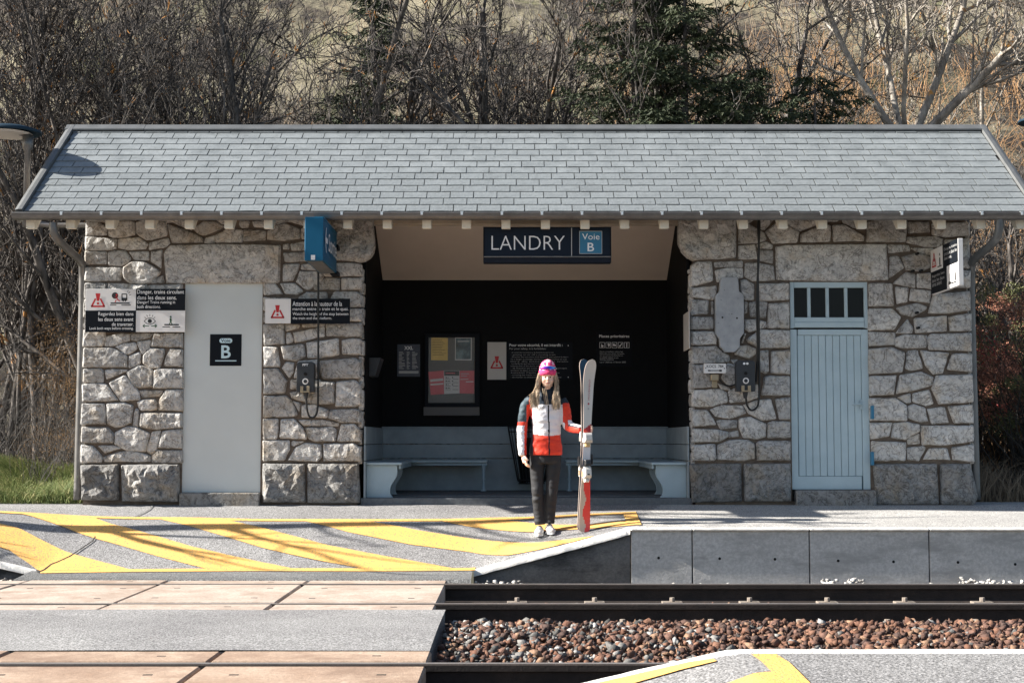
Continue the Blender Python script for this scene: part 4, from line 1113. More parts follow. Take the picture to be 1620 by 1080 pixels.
# downpipes
def pipe(name, pts, r, parent=SH, mat='zinc', S=14):
    return add(name, MB().tube(pts, r, S).mesh(name, M[mat], 0, smooth=True), parent)
def sm_path(pts, n=6):
    out = [Vector(p) for p in pts]
    for _ in range(2):
        new = [out[0]]
        for a, b_ in zip(out, out[1:]): new += [a.lerp(b_, .22), a.lerp(b_, .78)]
        new.append(out[-1]); out = new
    return out
p = [P(84, 352, 14.42), P(85, 368, 14.42), P(94, 383, 14.5), P(128, 412, 14.97), (XA-.045, 15.16, P(810, 425, 15.16)[2]), (XA-.06, 15.16, .05)]
pipe('downpipe', sm_path(p), .042)
p = [P(1581, 338, 14.42), P(1581, 368, 14.42), P(1573, 384, 14.5), P(1540, 410, 14.97), (XB+.035, 15.16, P(810, 425, 15.16)[2]), (XB+.05, 15.16, .05)]
pipe('downpipe', sm_path(p), .042, mat='zinc_dark')
# ================================================================== SIGNS AND FITTINGS
def text_mesh(body, mat, bold=0.0, res=3):
    cu = bpy.data.curves.new('lettering', 'FONT'); cu.body = body; cu.resolution_u = res; cu.offset = bold; cu.space_line = .95
    o = bpy.data.objects.new('tmp', cu); COL.objects.link(o); dg = bpy.context.evaluated_depsgraph_get()
    me = bpy.data.meshes.new_from_object(o.evaluated_get(dg)); bpy.data.objects.remove(o); bpy.data.curves.remove(cu)
    me.materials.clear(); me.materials.append(mat); return me
def fit_text(body, mat, org, ux, uz, x0, x1, z0, z1, n, bold=0.0, keep=None):
    """letters flat in the plane org + a*ux + b*uz filling the given box, facing n"""
    me = text_mesh(body, mat, bold); k = len(me.vertices); co = np.empty(k*3, dtype=np.float32); me.vertices.foreach_get('co', co); co = co.reshape(-1, 3)
    mn, mx = co.min(0), co.max(0); W = (mx-mn); sx, sz = (x1-x0)/max(W[0], 1e-6), (z1-z0)/max(W[1], 1e-6)
    a = x0+(co[:, 0]-mn[0])*sx; b_ = z0+(co[:, 1]-mn[1])*sz
    q = np.outer(a, ux)+np.outer(b_, uz)+np.array(org); me.vertices.foreach_set('co', q.astype(np.float32).ravel()); me.update(); return me
def px_text(par, body, px0, px1, py0, py1, D, mat, bold=0.0):
    pm = (py0+py1)/2; x0, x1 = P(px0, pm, D)[0], P(px1, pm, D)[0]; z0, z1 = P(810, py1, D)[2], P(810, py0, D)[2]
    me = fit_text(body, M[mat], (0, D, 0), (1, 0, 0), (0, 0, 1), x0, x1, z0, z1, (0, -1, 0), bold); return add('lettering', me, par)
def px_rect(px0, px1, py0, py1, D): pm = (py0+py1)/2; return P(px0, pm, D)[0], P(px1, pm, D)[0], P(810, py1, D)[2], P(810, py0, D)[2]
def plate(par, name, px0, px1, py0, py1, D, t, mat, bev=.002):
    a, b_, c_, d_ = px_rect(px0, px1, py0, py1, D); return add(name, MB().box(a, b_, D, D+t, c_, d_).mesh(name, M[mat], bev), par)
def px_poly(par, name, pts, D, mat, th=None):
    q = [XZ(x, y, D) for x, y in pts]
    if poly_area(q) < 0: q.reverse()
    mb = MB(); mb.raw([(x, D, z) for x, z in q], [tuple(range(len(q)))]); me = bpy.data.meshes.new(name); me.from_pydata(mb.v, [], mb.f); me.materials.append(M[mat]); return add(name, me, par)
def px_tube(par, name, pts, r, D, mat): return add(name, MB().tube([P(x, y, D) for x, y in pts], r, 6).mesh(name, M[mat]), par)
def warn_tri(par, cx, cy, s, D, col='red'):
    """exclamation mark over an open triangle"""
    T = .0035*s/20
    u = lambda x, y: (cx+x*s/20, cy+y*s/20)
    mb = MB()
    def poly(pts): mb.raw([P(*u(x, y), D) for x, y in pts], [tuple(range(len(pts)))])
    poly([(-3.8, -13), (3.8, -13), (1.9, -1), (-1.9, -1)])
    c_ = [(2*math.cos(a)*1.0, 2.8+2*math.sin(a)) for a in np.linspace(0, 6.28, 14)[:-1]]; poly(c_)
    def seg(a, b_, w_=1.35):
        d = Vector((b_[0]-a[0], b_[1]-a[1])).normalized(); nn = Vector((-d.y, d.x))*w_; a = Vector(a)-d*w_*.6; b2 = Vector(b_)+d*w_*.6
        poly([(a+nn)[:], (b2+nn)[:], (b2-nn)[:], (a-nn)[:]])
    seg((-10, 7.5), (10, 7.5)); seg((-10, 7.5), (-4.2, -4)); seg((10, 7.5), (4.2, -4))
    me = bpy.data.meshes.new('pictogram'); me.from_pydata([tuple(v) for v in mb.v], [], mb.f); me.materials.append(M[col]); return add('warning_triangle', me, par)
def fig(par, segs, discs, D, mat, name='pictogram'):
    """stick pictogram: segs [(x0,y0,x1,y1,w)], discs [(x,y,r)] in photo pixels"""
    mb = MB()
    for x0, y0, x1, y1, w_ in segs:
        d = Vector((x1-x0, y1-y0)); d = d.normalized() if d.length else Vector((1, 0)); nn = Vector((-d.y, d.x))*w_/2
        mb.raw([P(x0+nn.x, y0+nn.y, D), P(x1+nn.x, y1+nn.y, D), P(x1-nn.x, y1-nn.y, D), P(x0-nn.x, y0-nn.y, D)], [(0, 1, 2, 3)])
    for x, y, r in discs: mb.raw([P(x+r*math.cos(a), y+r*math.sin(a), D) for a in np.linspace(0, 6.283, 13)[:-1]], [tuple(range(12))])
    me = bpy.data.meshes.new(name); me.from_pydata([tuple(v) for v in mb.v], [], mb.f); me.materials.append(M[mat]); return add(name, me, par)

# 1 danger sign, left wall
D0 = 14.985; T = D0-.0025
s1 = thing('warning_sign', 'black and white four-field danger sign with red triangle on the left wall', 'sign', P(214, 491, D0))
plate(s1, 'backing', 135, 293, 457, 525, D0, .012, 'sign_white')
plate(s1, 'black_field', 215, 293.2, 456.8, 491, D0-.0018, .002, 'sign_dark', 0); plate(s1, 'black_field', 134.8, 215, 491, 525.2, D0-.0018, .002, 'sign_dark', 0)
warn_tri(s1, 155, 477, 20, T)
px_text(s1, 'Danger, trains circulant', 217, 291, 458.5, 466.5, T, 'text'); px_text(s1, 'dans les deux sens.', 217, 279.5, 467.5, 473.8, T, 'text')
px_text(s1, 'Danger! Trains running in', 217, 277, 475.5, 481.5, T, 'text'); px_text(s1, 'both directions.', 217, 254, 482.5, 487.5, T, 'text')
px_text(s1, 'Regardez bien dans', 155.5, 211, 493.5, 500.8, T, 'text'); px_text(s1, 'les deux sens avant', 155.5, 211, 501.8, 507.8, T, 'text')
px_text(s1, 'de traverser.', 177, 211, 509.8, 515.5, T, 'text'); px_text(s1, 'Look both ways before crossing.', 141.5, 211, 517, 522.5, T, 'text')
fig(s1, [(175, 479.5, 205, 479.5, 2.2), (174, 482.5, 184, 482.5, 1.3), (192, 482.5, 207, 482.5, 1.3), (192.5, 465, 200.5, 465, 1.5), (192.5, 473, 200.5, 473, 4), (193, 465, 193, 475, 1.6), (200.5, 465, 200.5, 475, 1.6), (201.5, 462, 203, 459.5, .8), (203, 464, 206, 461.5, .8), (204, 467, 207, 466, .8)], [(182, 467.5, 5.2), (195, 475.5, 1.4), (198.5, 475.5, 1.4)], T, 'ink')
fig(s1, [(184, 469, 186, 474, 1.6), (186, 474, 189.5, 476, 1.4), (184, 474, 182, 478, 1.4), (181.5, 470, 186, 470, 1.2)], [(184.5, 466.5, 1.6)], T-.0012, 'red')
fig(s1, [(228, 508, 232, 504, 1), (232, 504, 237, 502.5, 1), (237, 502.5, 242, 504, 1), (242, 504, 246, 508, 1), (228, 508, 232, 511.5, 1), (232, 511.5, 237, 513, 1), (237, 513, 242, 511.5, 1), (242, 511.5, 246, 508, 1), (228.5, 501.5, 231, 503, .9), (232, 498, 233.5, 501, .9), (237, 497, 237, 500, .9), (242, 498, 240.5, 501, .9), (245.5, 501.5, 243, 503, .9)], [(237, 507.7, 3.4)], T, 'ink')
fig(s1, [(226, 515.5, 236, 515.5, 1.2), (239, 515.5, 248, 515.5, 1.2), (226, 515.5, 229, 513, 1.2), (226, 515.5, 229, 518, 1.2), (248, 515.5, 245, 513, 1.2), (248, 515.5, 245, 518, 1.2), (270, 503, 270, 509, 2.6), (270, 509, 267.5, 513, 1.3), (270, 509, 272.5, 513, 1.3), (268, 505, 272.5, 507, 1)], [(270, 501, 1.5)], T, 'green')
fig(s1, [(260, 513.5, 283, 513.5, 2.2), (257, 517, 269, 517, 1.3), (273, 517, 285, 517, 1.3)], [], T, 'ink')
# 2 attention sign
s2 = thing('warning_sign', 'wide black sign with a white end panel, between left door and bay', 'sign', P(486, 492, D0-.03))
D0 = 14.955; T = D0-.0025
plate(s2, 'backing', 419.5, 553.5, 472.5, 511.5, D0, .012, 'sign_white'); plate(s2, 'black_field', 460, 553.7, 472.3, 511.7, D0-.0018, .002, 'sign_dark', 0)
warn_tri(s2, 439, 495, 19, T)
px_text(s2, 'Attention à la hauteur de la', 463, 541, 476.5, 484, T, 'text'); px_text(s2, 'marche entre le train et le quai.', 463, 551, 486, 492.5, T, 'text')
px_text(s2, 'Watch the height of the step between', 463, 551, 494, 500, T, 'text'); px_text(s2, 'the train and the platform.', 463, 525, 501, 506.5, T, 'text')
# 3 Voie B plate on the door
D0 = DW+.040; T = D0-.0025
s3 = thing('track_sign', 'square black plate reading Voie B on the pale left door', 'sign', P(357, 553, D0))
plate(s3, 'backing', 332, 382, 528.5, 578.5, D0, .005, 'sign_dark')
a, b_, c_, d_ = px_rect(347, 367.5, 535, 542.5, T); r_ = (d_-c_)/2
mb = MB(); mb.raw([(a+r_+r_*math.cos(t), T, c_+r_+r_*math.sin(t)) for t in np.linspace(math.pi/2, 1.5*math.pi, 10)]+[(b_-r_+r_*math.cos(t), T, c_+r_+r_*math.sin(t)) for t in np.linspace(-math.pi/2, math.pi/2, 10)], [tuple(range(20))])
me = bpy.data.meshes.new('pill'); me.from_pydata([tuple(v) for v in mb.v], [], mb.f); me.materials.append(M['text_blue']); add('pill_badge', me, s3)
px_text(s3, 'Voie', 349.5, 364.5, 536, 541, T-.0015, 'sign_dark', .01); px_text(s3, 'B', 350, 365, 546, 566.5, T, 'text_blue', .02)
fig(s3, [(340.5, 570.5, 374, 570.5, 1.6)], [], T, 'text_blue')
# 4 station name board
D4 = 14.62; T = D4-.0025
s4 = thing('station_name_board', 'dark blue name board reading LANDRY Voie B hung over the bay', 'sign', P(866, 386, D4))
a, b_, c_, d_ = px_rect(764.5, 967, 359, 415, D4)
mb = MB(); mb.prism([(D4, d_), (D4, c_+.055), (D4+.02, c_), (D4+.16, c_), (D4+.16, d_)], 'x', a, b_); add('board_box', mb.mesh('board_box', M['sign_navy'], .006, seg=2), s4)
add('bottom_trim', MB().box(a+.004, b_-.004, D4-.010, D4-.001, c_+.052, c_+.064).mesh('bottom_trim', M['zinc'], .002), s4)
mb = MB()
for x0, x1, z0, z1 in ((a, a+.012, c_+.05, d_), (b_-.012, b_, c_+.05, d_), (a, b_, d_-.010, d_)): mb.box(x0, x1, D4-.008, D4+.001, z0, z1)
add('board_frame', mb.mesh('board_frame', M['sign_dark'], .002), s4)
px_text(s4, 'LANDRY', 777.5, 893.5, 373, 395, T, 'text', -.012)
fig(s4, [(904.3, 360.5, 904.3, 406, 1.2)], [], T, 'text_grey')
plate(s4, 'blue_square', 916.5, 952.5, 365.5, 401.5, D4-.002, .002, 'blue_sq', .0); fig(s4, [(916.5, 365.8, 952.5, 365.8, .8), (916.5, 401.2, 952.5, 401.2, .8), (916.8, 365.5, 916.8, 401.5, .8), (952.2, 365.5, 952.2, 401.5, .8)], [], T-.0015, 'text_grey', 'border')
px_text(s4, 'Voie', 921, 948.5, 369.5, 379, T-.001, 'text'); px_text(s4, 'B', 929.5, 940, 384, 397.5, T-.001, 'text', .01)
for px in (806, 926):
    x, _, z = P(px, 357, D4+.08); add('hanger', MB().box(x-.012, x+.012, D4+.06, D4+.10, z-.02, 3.05).mesh('hanger', M['zinc']), s4)
# 5 exit box (Sortie), stands out from the wall
xa, xb = P(482, 377, 13.85)[0], P(511.3, 377, 13.85)[0]; zt, zb = P(810, 343, 13.85)[2], P(810, 412, 13.85)[2]
s5 = thing('exit_sign', 'blue box sign reading Sortie with an arrow, standing out from the wall', 'sign', (xb, 14.4, zb))
mb = MB(); mb.prism([(13.85, zt), (13.85, zb), (14.92, zb), (14.92, zt)], 'x', xa+.0, xb); add('sign_box', mb.mesh('sign_box', M['blue_box'], .006), s5)
add('underside', MB().box(xa+.02, xb-.01, 13.88, 14.9, zb-.006, zb-.001).mesh('underside', M['zinc_dark']), s5)
mb = MB(); mb.box(xb-.001, xb+.006, 13.86, 14.9, zb+.0, zb+.018); mb.box(xb-.001, xb+.006, 13.86, 14.9, zt-.018, zt); add('edge_trim', mb.mesh('edge_trim', M['blue_box'], .001), s5)
add('mounting_bracket', MB().box(xb-.06, xb+.02, 14.86, 15.07, zb-.02, zb+.02).box(xb-.02, xb+.02, 14.88, 15.07, zt-.18, zt-.13).mesh('mounting_bracket', M['sign_dark'], .003), s5)
a, b_, c_, d_ = px_rect(492, 498.5, 403.5, 411, 13.85); add('sticker', MB().box(a, b_, 13.846, 13.849, c_, d_).mesh('sticker', M['sign_white']), s5)
H = zt-zb
me = fit_text('Sortie', M['text'], (xb+.009, 0, 0), (0, 1, 0), (0, 0, 1), 14.20, 14.84, zb+.32*H, zb+.74*H, (1, 0, 0)); add('lettering', me, s5)
xx = xb+.009; zc = zb+H*.52
arr = [[(13.95, zc), (14.06, zc+.115), (14.09, zc+.115), (14.0, zc+.02), (14.0, zc-.02), (14.09, zc-.115), (14.06, zc-.115)], [(14.0, zc+.025), (14.18, zc+.025), (14.18, zc-.025), (14.0, zc-.025)]]
arr = [[(13.94, zc+.0), (14.01, zc+.125), (14.04, zc+.125), (13.985, zc)], [(13.94, zc), (13.985, zc), (14.04, zc-.125), (14.01, zc-.125)], [(13.975, zc+.032), (14.13, zc+.026), (14.13, zc-.026), (13.975, zc-.032)]]
mb = MB()
for q in arr: mb.raw([(xx, y, z) for y, z in q], [tuple(range(len(q)))])
me = bpy.data.meshes.new('arrow'); me.from_pydata([tuple(v) for v in mb.v], [], mb.f); me.materials.append(M['text']); add('arrow', me, s5)
# 6 perpendicular danger sign on the right wall
xs6 = P(1516, 415, 14.1)[0]; zt, zb = P(1520, 377, 14.1)[2], P(1520, 451, 14.1)[2]
s6 = thing('warning_sign', 'four-field danger sign standing out edge-on from the right wall corner', 'sign', (xs6, 14.6, zb))
add('sign_box', MB().box(xs6, xs6+.05, 14.1, 15.03, zb, zt).mesh('sign_box', M['sign_white'], .003), s6)
zm = (zt+zb)/2; ym = 14.60; xf = xs6-.0015
add('black_field', MB().box(xf, xs6-.0002, 14.104, ym, zm, zt-.002).box(xf, xs6-.0002, ym-.12, 15.026, zb+.002, zm).mesh('black_field', M['sign_dark']), s6)
mb = MB()
def yz_seg(y0, z0, y1, z1, w_):
    d = Vector((y1-y0, z1-z0)).normalized(); nn = Vector((-d.y, d.x))*w_/2
    mb.raw([(xf-.002, y0+nn.x, z0+nn.y), (xf-.002, y1+nn.x, z1+nn.y), (xf-.002, y1-nn.x, z1-nn.y), (xf-.002, y0-nn.x, z0-nn.y)], [(0, 1, 2, 3)])
cy = 14.90; yz_seg(cy-.07, zm+.05, cy+.07, zm+.05, .016); yz_seg(cy-.07, zm+.05, cy-.03, zm+.13, .016); yz_seg(cy+.07, zm+.05, cy+.03, zm+.13, .016); yz_seg(cy, zm+.10, cy, zm+.19, .03); yz_seg(cy, zm+.065, cy, zm+.085, .02)
me = bpy.data.meshes.new('tri'); me.from_pydata([tuple(v) for v in mb.v], [], mb.f); me.materials.append(M['red']); add('warning_triangle', me, s6)
mb = MB(); yz_seg(14.70, zm+.04, 14.70, zm+.12, .035); yz_seg(14.64, zm+.03, 14.78, zm+.03, .012); yz_seg(14.70, zm+.14, 14.70, zm+.165, .03)
yz_seg(14.34, zb+.06, 14.42, zb+.06, .012); yz_seg(14.20, zb+.06, 14.20, zb+.14, .035); yz_seg(14.38, zb+.06, 14.38, zb+.15, .012); yz_seg(14.16, zb+.045, 14.42, zb+.045, .012)
me = bpy.data.meshes.new('pic'); me.from_pydata([tuple(v) for v in mb.v], [], mb.f); me.materials.append(M['ink']); add('pictogram', me, s6)
for t, y0, y1, z0, z1 in (('Danger, trains', 14.55, 14.13, zt-.075, zt-.04), ('circulant dans les', 14.55, 14.13, zt-.12, zt-.085), ('deux sens.', 14.55, 14.30, zt-.165, zt-.13), ('Regardez bien', 14.98, 14.55, zm-.07, zm-.035), ('dans les deux', 14.98, 14.55, zm-.115, zm-.08), ('sens avant', 14.98, 14.65, zm-.16, zm-.125)):
    add('lettering', fit_text(t, M['text_grey'], (xf-.002, 0, 0), (0, 1, 0), (0, 0, 1), y0, y1, z0, z1, (-1, 0, 0)), s6)
add('mounting_bracket', MB().box(xs6+.01, xs6+.05, 15.0, 15.08, zm-.1, zm+.1).mesh('mounting_bracket', M['zinc']), s6)

# 7 platform telephones / control boxes with cables
def control_box(px0, px1, py0, py1, ring_y, lab, cab):
    D = 14.90; x0, x1, z0, z1 = px_rect(px0, px1, py0, py1, D); t = thing('control_box', lab, 'control box', ((x0+x1)/2, D, z0), 'black control boxes on the wall'); cx = (x0+x1)/2
    c = .022
    add('housing', MB().prism([(x0, z0), (x1, z0), (x1, z1-c), (x1-c, z1), (x0+c, z1), (x0, z1-c)], 'y', D, D+.12).mesh('housing', M['plastic'], .008, seg=2), t)
    xr_, _, zr = P((px0+px1)/2, ring_y, D-.004)
    mb = MB(); mb.disc((xr_, D-.006, zr), .020, .032, 24); add('key_ring', mb.mesh('key_ring', M['sign_white']), t)
    add('key_barrel', MB().tube([(xr_, D, zr), (xr_, D-.014, zr)], .018, 14).mesh('key_barrel', M['plastic']), t)
    add('lens', MB().tube([(xr_, D, zr+.077), (xr_, D-.008, zr+.077)], .018, 14).mesh('lens', M['hole']), t)
    mb = MB(); zz = z0+.008; mb.box(cx-.048, cx-.018, D-.022, D-.001, zz, zz+.055); mb.box(cx+.018, cx+.048, D-.022, D-.001, zz, zz+.055); mb.box(cx-.048, cx+.048, D-.022, D-.001, zz-.012, zz+.004); add('hasp', mb.mesh('hasp', M['brass'], .003), t)
    add('cable_gland', MB().tube([(cx, D+.05, z0), (cx, D+.05, z0-.07)], [.03, .018], 10).mesh('cable_gland', M['plastic']), t)
    add('badge', fit_text('PFT' if px0 < 800 else '..', M['text'], (0, D-.002, 0), (1, 0, 0), (0, 0, 1), cx-.03, cx+.03, z1-.045, z1-.02, 0, .03), t)
    for cpts in cab:
        add('cable', MB().tube(sm_path([P(x, y, dd) for x, y, dd in cpts]), .011, 8).mesh('cable', M['cable'], 0, smooth=True), t)
    return t
control_box(469, 497, 572, 620, 603, 'black control box with key ring on the wall left of the bay', [[(484.5, 628, 14.95), (485, 645, 14.96), (489, 660, 14.97), (497, 661, 14.97), (503, 650, 14.97), (503.5, 600, 14.96), (503.5, 520, 14.94), (503.5, 430, 14.94), (503, 414, 14.9)]])
control_box(1165, 1195, 570, 619, 602, 'black control box with white key ring on the wall right of the bay', [[(1180, 627, 14.95), (1181, 640, 14.96), (1187, 649, 14.97), (1194, 648, 14.97), (1200.5, 640, 14.97), (1201.5, 600, 14.96), (1200.5, 500, 14.94), (1198.5, 420, 14.94), (1202.5, 350, 14.95), (1199, 345, 14.98)], [(1196, 604, 14.98), (1199, 560, 14.96), (1196.5, 470, 14.94), (1201.5, 395, 14.94), (1198, 352, 14.95), (1204, 344, 15.0)]])
# zinc plaque
pts = [(740, -15), (745, -10), (760, 190), (790, 205), (828, 250), (830, 780), (790, 830), (772, 860), (770, 980), (740, 1005), (700, 1052), (560, 1052), (525, 1000), (490, 975), (480, 860), (455, 825), (425, 785), (425, 250), (450, 215), (480, 190), (495, 10), (520, -15)]
pl = [XZ(1085+x/9, 440+y/9, 14.99) for x, y in pts]
if poly_area(pl) < 0: pl.reverse()
m, n, b = nodes('grey_weathered_board', .75); c = mixnoise(n, [(.3, (.27, .285, .30)), (.7, (.40, .415, .43))], 6, 8); c = mix_n(n, mixnoise(n, [(.66, (0,0,0)), (.70, (1,1,1))], 34, 3), c, (.05, .05, .05)); n.links.new(c, b.inputs[0]); addbump(n, b, 20, .3, 6, .01); M['plaque'] = m
s8 = thing('wall_plaque', 'blank grey shield-shaped board between the stones right of the bay', 'plaque', (pl[0][0], 14.99, pl[0][1]))
add('plaque_board', MB().prism(pl, 'y', 14.99, 15.08).mesh('plaque_board', M['plaque'], .008, seg=2), s8)
for px, py in ((1143, 502), (1166, 503)):
    x, _, z = P(px, py, 14.985); add('bolt_hole', MB().tube([(x, 15.0, z), (x, 14.987, z)], .010, 8).mesh('bolt_hole', M['hole']), s8)
# number plate and key switch
D = 14.93; s9 = thing('number_plate', 'small white plate reading KOCS 784 above a square key switch', 'sign', P(1131, 583, D))
plate(s9, 'backing', 1114, 1148.5, 575, 590, D, .06, 'sign_white'); px_text(s9, 'KOCS  784', 1118, 1144.5, 577, 581.5, D-.002, 'ink', .01)
fig(s9, [(1124, 586, 1138, 586, 1.4), (1120, 586, 1124, 586, 2.2), (1138, 586, 1142, 586, 3)], [(1116.5, 582, .9), (1146, 582.5, .9)], D-.002, 'ink')
D = 14.94; s10 = thing('key_switch', 'square brass key switch box under the white number plate', 'switch', P(1131, 596, D))
plate(s10, 'switch_box', 1125, 1137.5, 591.5, 602, D, .08, 'brass', .008); plate(s10, 'switch_plate', 1127, 1135, 602.3, 613, D+.06, .02, 'brass', .003)
add('cable', MB().tube(sm_path([P(1138, 600, 14.99), P(1145, 608, 15.0), P(1155, 611, 15.0), P(1166, 607, 15.0)]), .009, 8).mesh('cable', M['cable']), s10)
# holes drilled in the right wall
for px, py in ((1452.5, 494), (1454.5, 518), (1453, 400.5), (1459, 427.5), (1446, 428)):
    x, _, z = P(px, py, 14.97); add('drill_hole', MB().tube([(x, 15.05, z), (x, 14.983, z)], .014, 10).mesh('drill_hole', M['hole']), wr)
# small edge-on notice at the right of the bay, leaflet holder at the left
x = P(1092, 520, 14.95)[0]; z0, z1 = P(1092, 551, 14.9)[2], P(1092, 491, 14.9)[2]
s11 = thing('notice_plate', 'pale printed notice fixed to the inner right wall of the bay, seen nearly edge-on', 'sign', (x, 14.9, z0))
add('backing', MB().box(OR-.045, OR-.037, 14.92, 15.42, z0, z1).mesh('backing', M['sign_white2'], .002), s11)
add('print', MB().box(OR-.0475, OR-.0455, 14.98, 15.36, z0+.03, z1-.06).mesh('print', M['sign_white2']), s11)
x, _, z = P(583, 582, 15.9); s12 = thing('leaflet_box', 'dark leaflet box on the inner left wall of the bay', 'box', (OL+.03, 15.9, z))
z0, z1 = P(583, 597, 15.8)[2], P(583, 567, 15.8)[2]
add('box_body', MB().prism([(OL+.031, z0), (OL+.10, z0+.01), (OL+.16, z1), (OL+.031, z1)], 'y', 15.6, 15.95).mesh('box_body', M['plastic'], .004), s12)

# 8 posters on the back wall
DB = YB-.02
s13 = thing('timetable_poster', 'small dark blue poster headed XXL left of the display case', 'poster', P(646, 570, DB))
m, n, b = nodes('poster_navy', .4); c = mixnoise(n, [(.35, (.022, .028, .048)), (.65, (.05, .055, .08))], 5, 5); n.links.new(c, b.inputs[0]); M['poster_navy'] = m
plate(s13, 'sheet', 628.5, 664.5, 544.5, 595.5, DB-.004, .004, 'poster_navy', 0); px_text(s13, 'XXL', 639.5, 653.5, 547.5, 553, DB-.006, 'text', .03)
plate(s13, 'footer', 631, 662, 586.5, 590.5, DB-.0055, .001, 'text_grey', 0)
for ci, (a, b_) in enumerate(((631, 641), (643.5, 649), (652, 661.5))):
    fig(s13, [(a, 557+k*2.15, a+(b_-a)*random.uniform(.4, 1), 557+k*2.15, 1.0) for k in range(13)], [], DB-.006, 'text_grey', 'print_lines')['kind'] = 'stuff'
s14 = thing('display_case', 'black-framed glass display case with pinned notices on the back wall', 'display case', P(715, 585, DB))
a, b_, c_, d_ = px_rect(672, 759, 527, 643, DB-.06); g = px_rect(677.6, 751, 533.5, 637, DB-.06)
mb = MB()
mb.box(a, g[0], DB-.06, DB-.002, c_, d_); mb.box(g[1], b_, DB-.06, DB-.002, c_, d_); mb.box(g[0], g[1], DB-.06, DB-.002, g[3], d_); mb.box(g[0], g[1], DB-.06, DB-.002, c_, g[2])
add('case_frame', mb.mesh('case_frame', M['sign_dark'], .003), s14)
M['pin'] = plain('pinboard_grey', (.12, .115, .11), .8, var=.1, vs=4); add('pinboard', MB().box(g[0], g[1], DB-.02, DB-.004, g[2], g[3]).mesh('pinboard', M['pin']), s14)
M['strip'] = plain('case_strip_grey', (.10, .095, .092), .6); plate(s14, 'case_base_strip', 670, 758.5, 643.6, 657, DB-.06, .05, 'strip', .002)
add('case_glass', MB().box(g[0], g[1], DB-.05, DB-.046, g[2], g[3]).mesh('case_glass', M['glass']), s14)
DP = DB-.024
M['paper_yellow'] = plain('paper_yellow', (.72, .50, .13), .8, var=.12, vs=6); M['paper_red'] = plain('paper_red', (.62, .12, .14), .8, var=.08, vs=6); M['paper_grey'] = plain('paper_white', (.62, .60, .59), .8)
m, n, b = nodes('poster_picture', .6); c = mixnoise(n, [(.35, (.012, .02, .025)), (.5, (.06, .10, .12)), (.62, (.16, .24, .27)), (.75, (.30, .30, .26))], 7, 6); n.links.new(c, b.inputs[0]); M['pic'] = m
n1 = thing('paper_notice', 'yellow paper notice top left in the display case', 'notice', P(695, 552, DP)); px_poly(n1, 'sheet', [(682.3, 533.7), (708.5, 534.2), (708.3, 570), (682, 569.6)], DP, 'paper_yellow')
M['ink_brown'] = plain('ink_brown', (.20, .12, .03), .8)
fig(n1, [(684, 538+k*2.6, 684+random.uniform(12, 22), 538+k*2.6, .7) for k in range(10)], [], DP-.001, 'ink_brown', 'print_lines')['kind'] = 'stuff'
n2 = thing('picture_poster', 'blue picture poster with white border top right in the display case', 'poster', P(733, 552, DP)); px_poly(n2, 'sheet', [(720, 533.7), (746.3, 534), (746, 570), (719.7, 569.6)], DP, 'paper_grey'); px_poly(n2, 'picture', [(721.2, 535), (745, 535), (744.8, 568), (721, 568)], DP-.001, 'pic')
fig(n2, [(724, 540, 742, 539.5, 2.0)], [], DP-.002, 'text_grey', 'title_band')
n3 = thing('paper_notice', 'tilted red leaflet lower left in the display case', 'notice', P(690, 605, DP)); px_poly(n3, 'sheet', [(677.7, 588), (702, 586), (702.5, 623), (681.5, 624.5)], DP-.004, 'paper_red'); px_poly(n3, 'text_band', [(680.5, 600), (701, 598), (701.2, 602), (681, 604)], DP-.006, 'paper_grey'); px_poly(n3, 'text_band', [(681, 607), (701.3, 605.5), (701.4, 608), (681.3, 609.5)], DP-.006, 'paper_grey')
n4 = thing('paper_notice', 'white sheet with black heading low in the display case, between the red ones', 'notice', P(715, 605, DP)); px_poly(n4, 'sheet', [(702, 586), (727, 586), (727, 622), (702.5, 623)], DP-.002, 'paper_grey'); px_poly(n4, 'heading', [(702.6, 586.5), (726.5, 586.5), (726.5, 594), (702.8, 594)], DP-.003, 'ink')
fig(n4, [(705, 590, 720, 590, 1.6)], [], DP-.0045, 'paper_red', 'title_band')
fig(n4, [(708, 597+k*5.5, 710+2*(k % 2), 597+k*5.5, 1) for k in range(4)]+[(704.5, 599.5+k*5.5, 713, 599.5+k*5.5, .6) for k in range(4)]+[(716, 599.5+k*5.5, 725, 599.5+k*5.5, .6) for k in range(4)], [(706, 597+5.5*k, 1.1) for k in range(4)]+[(716, 597+5.5*k, 1.1) for k in range(3)], DP-.0035, 'ink')
n5 = thing('paper_notice', 'upright red leaflet lower right in the display case', 'notice', P(739, 604, DP)); px_poly(n5, 'sheet', [(727, 586.2), (750.5, 586), (750.3, 622.5), (727, 622)], DP-.004, 'paper_red'); fig(n5, [(729, 591, 742, 591, 1.2), (729, 594.5, 739, 594.5, 1.0)], [], DP-.006, 'text_grey', 'print_lines')['kind'] = 'stuff'; px_poly(n5, 'text_band', [(728, 599.5), (741, 599), (741, 600), (728, 600.5)], DP-.006, 'paper_grey'); px_poly(n5, 'text_band', [(737, 603), (749, 602.8), (749, 604.2), (737, 604.6)], DP-.006, 'paper_grey')
s15 = thing('safety_notice', 'black safety notice with a red triangle on its pale left part, behind the woman', 'sign', P(838, 570, DB))
plate(s15, 'text_panel', 801, 906, 541, 600, DB-.005, .004, 'sign_dark', 0); plate(s15, 'pale_panel', 771, 801, 541, 600.3, DB-.010, .009, 'sign_white2'); warn_tri(s15, 786, 575, 18, DB-.012)
px_text(s15, 'Pour votre sécurité, il est interdit :', 806, 890, 543.5, 548.5, DB-.007, 'text', .012); px_text(s15, 'For your safety, it is forbidden:', 806, 864, 550, 553.5, DB-.007, 'text_grey', .01)
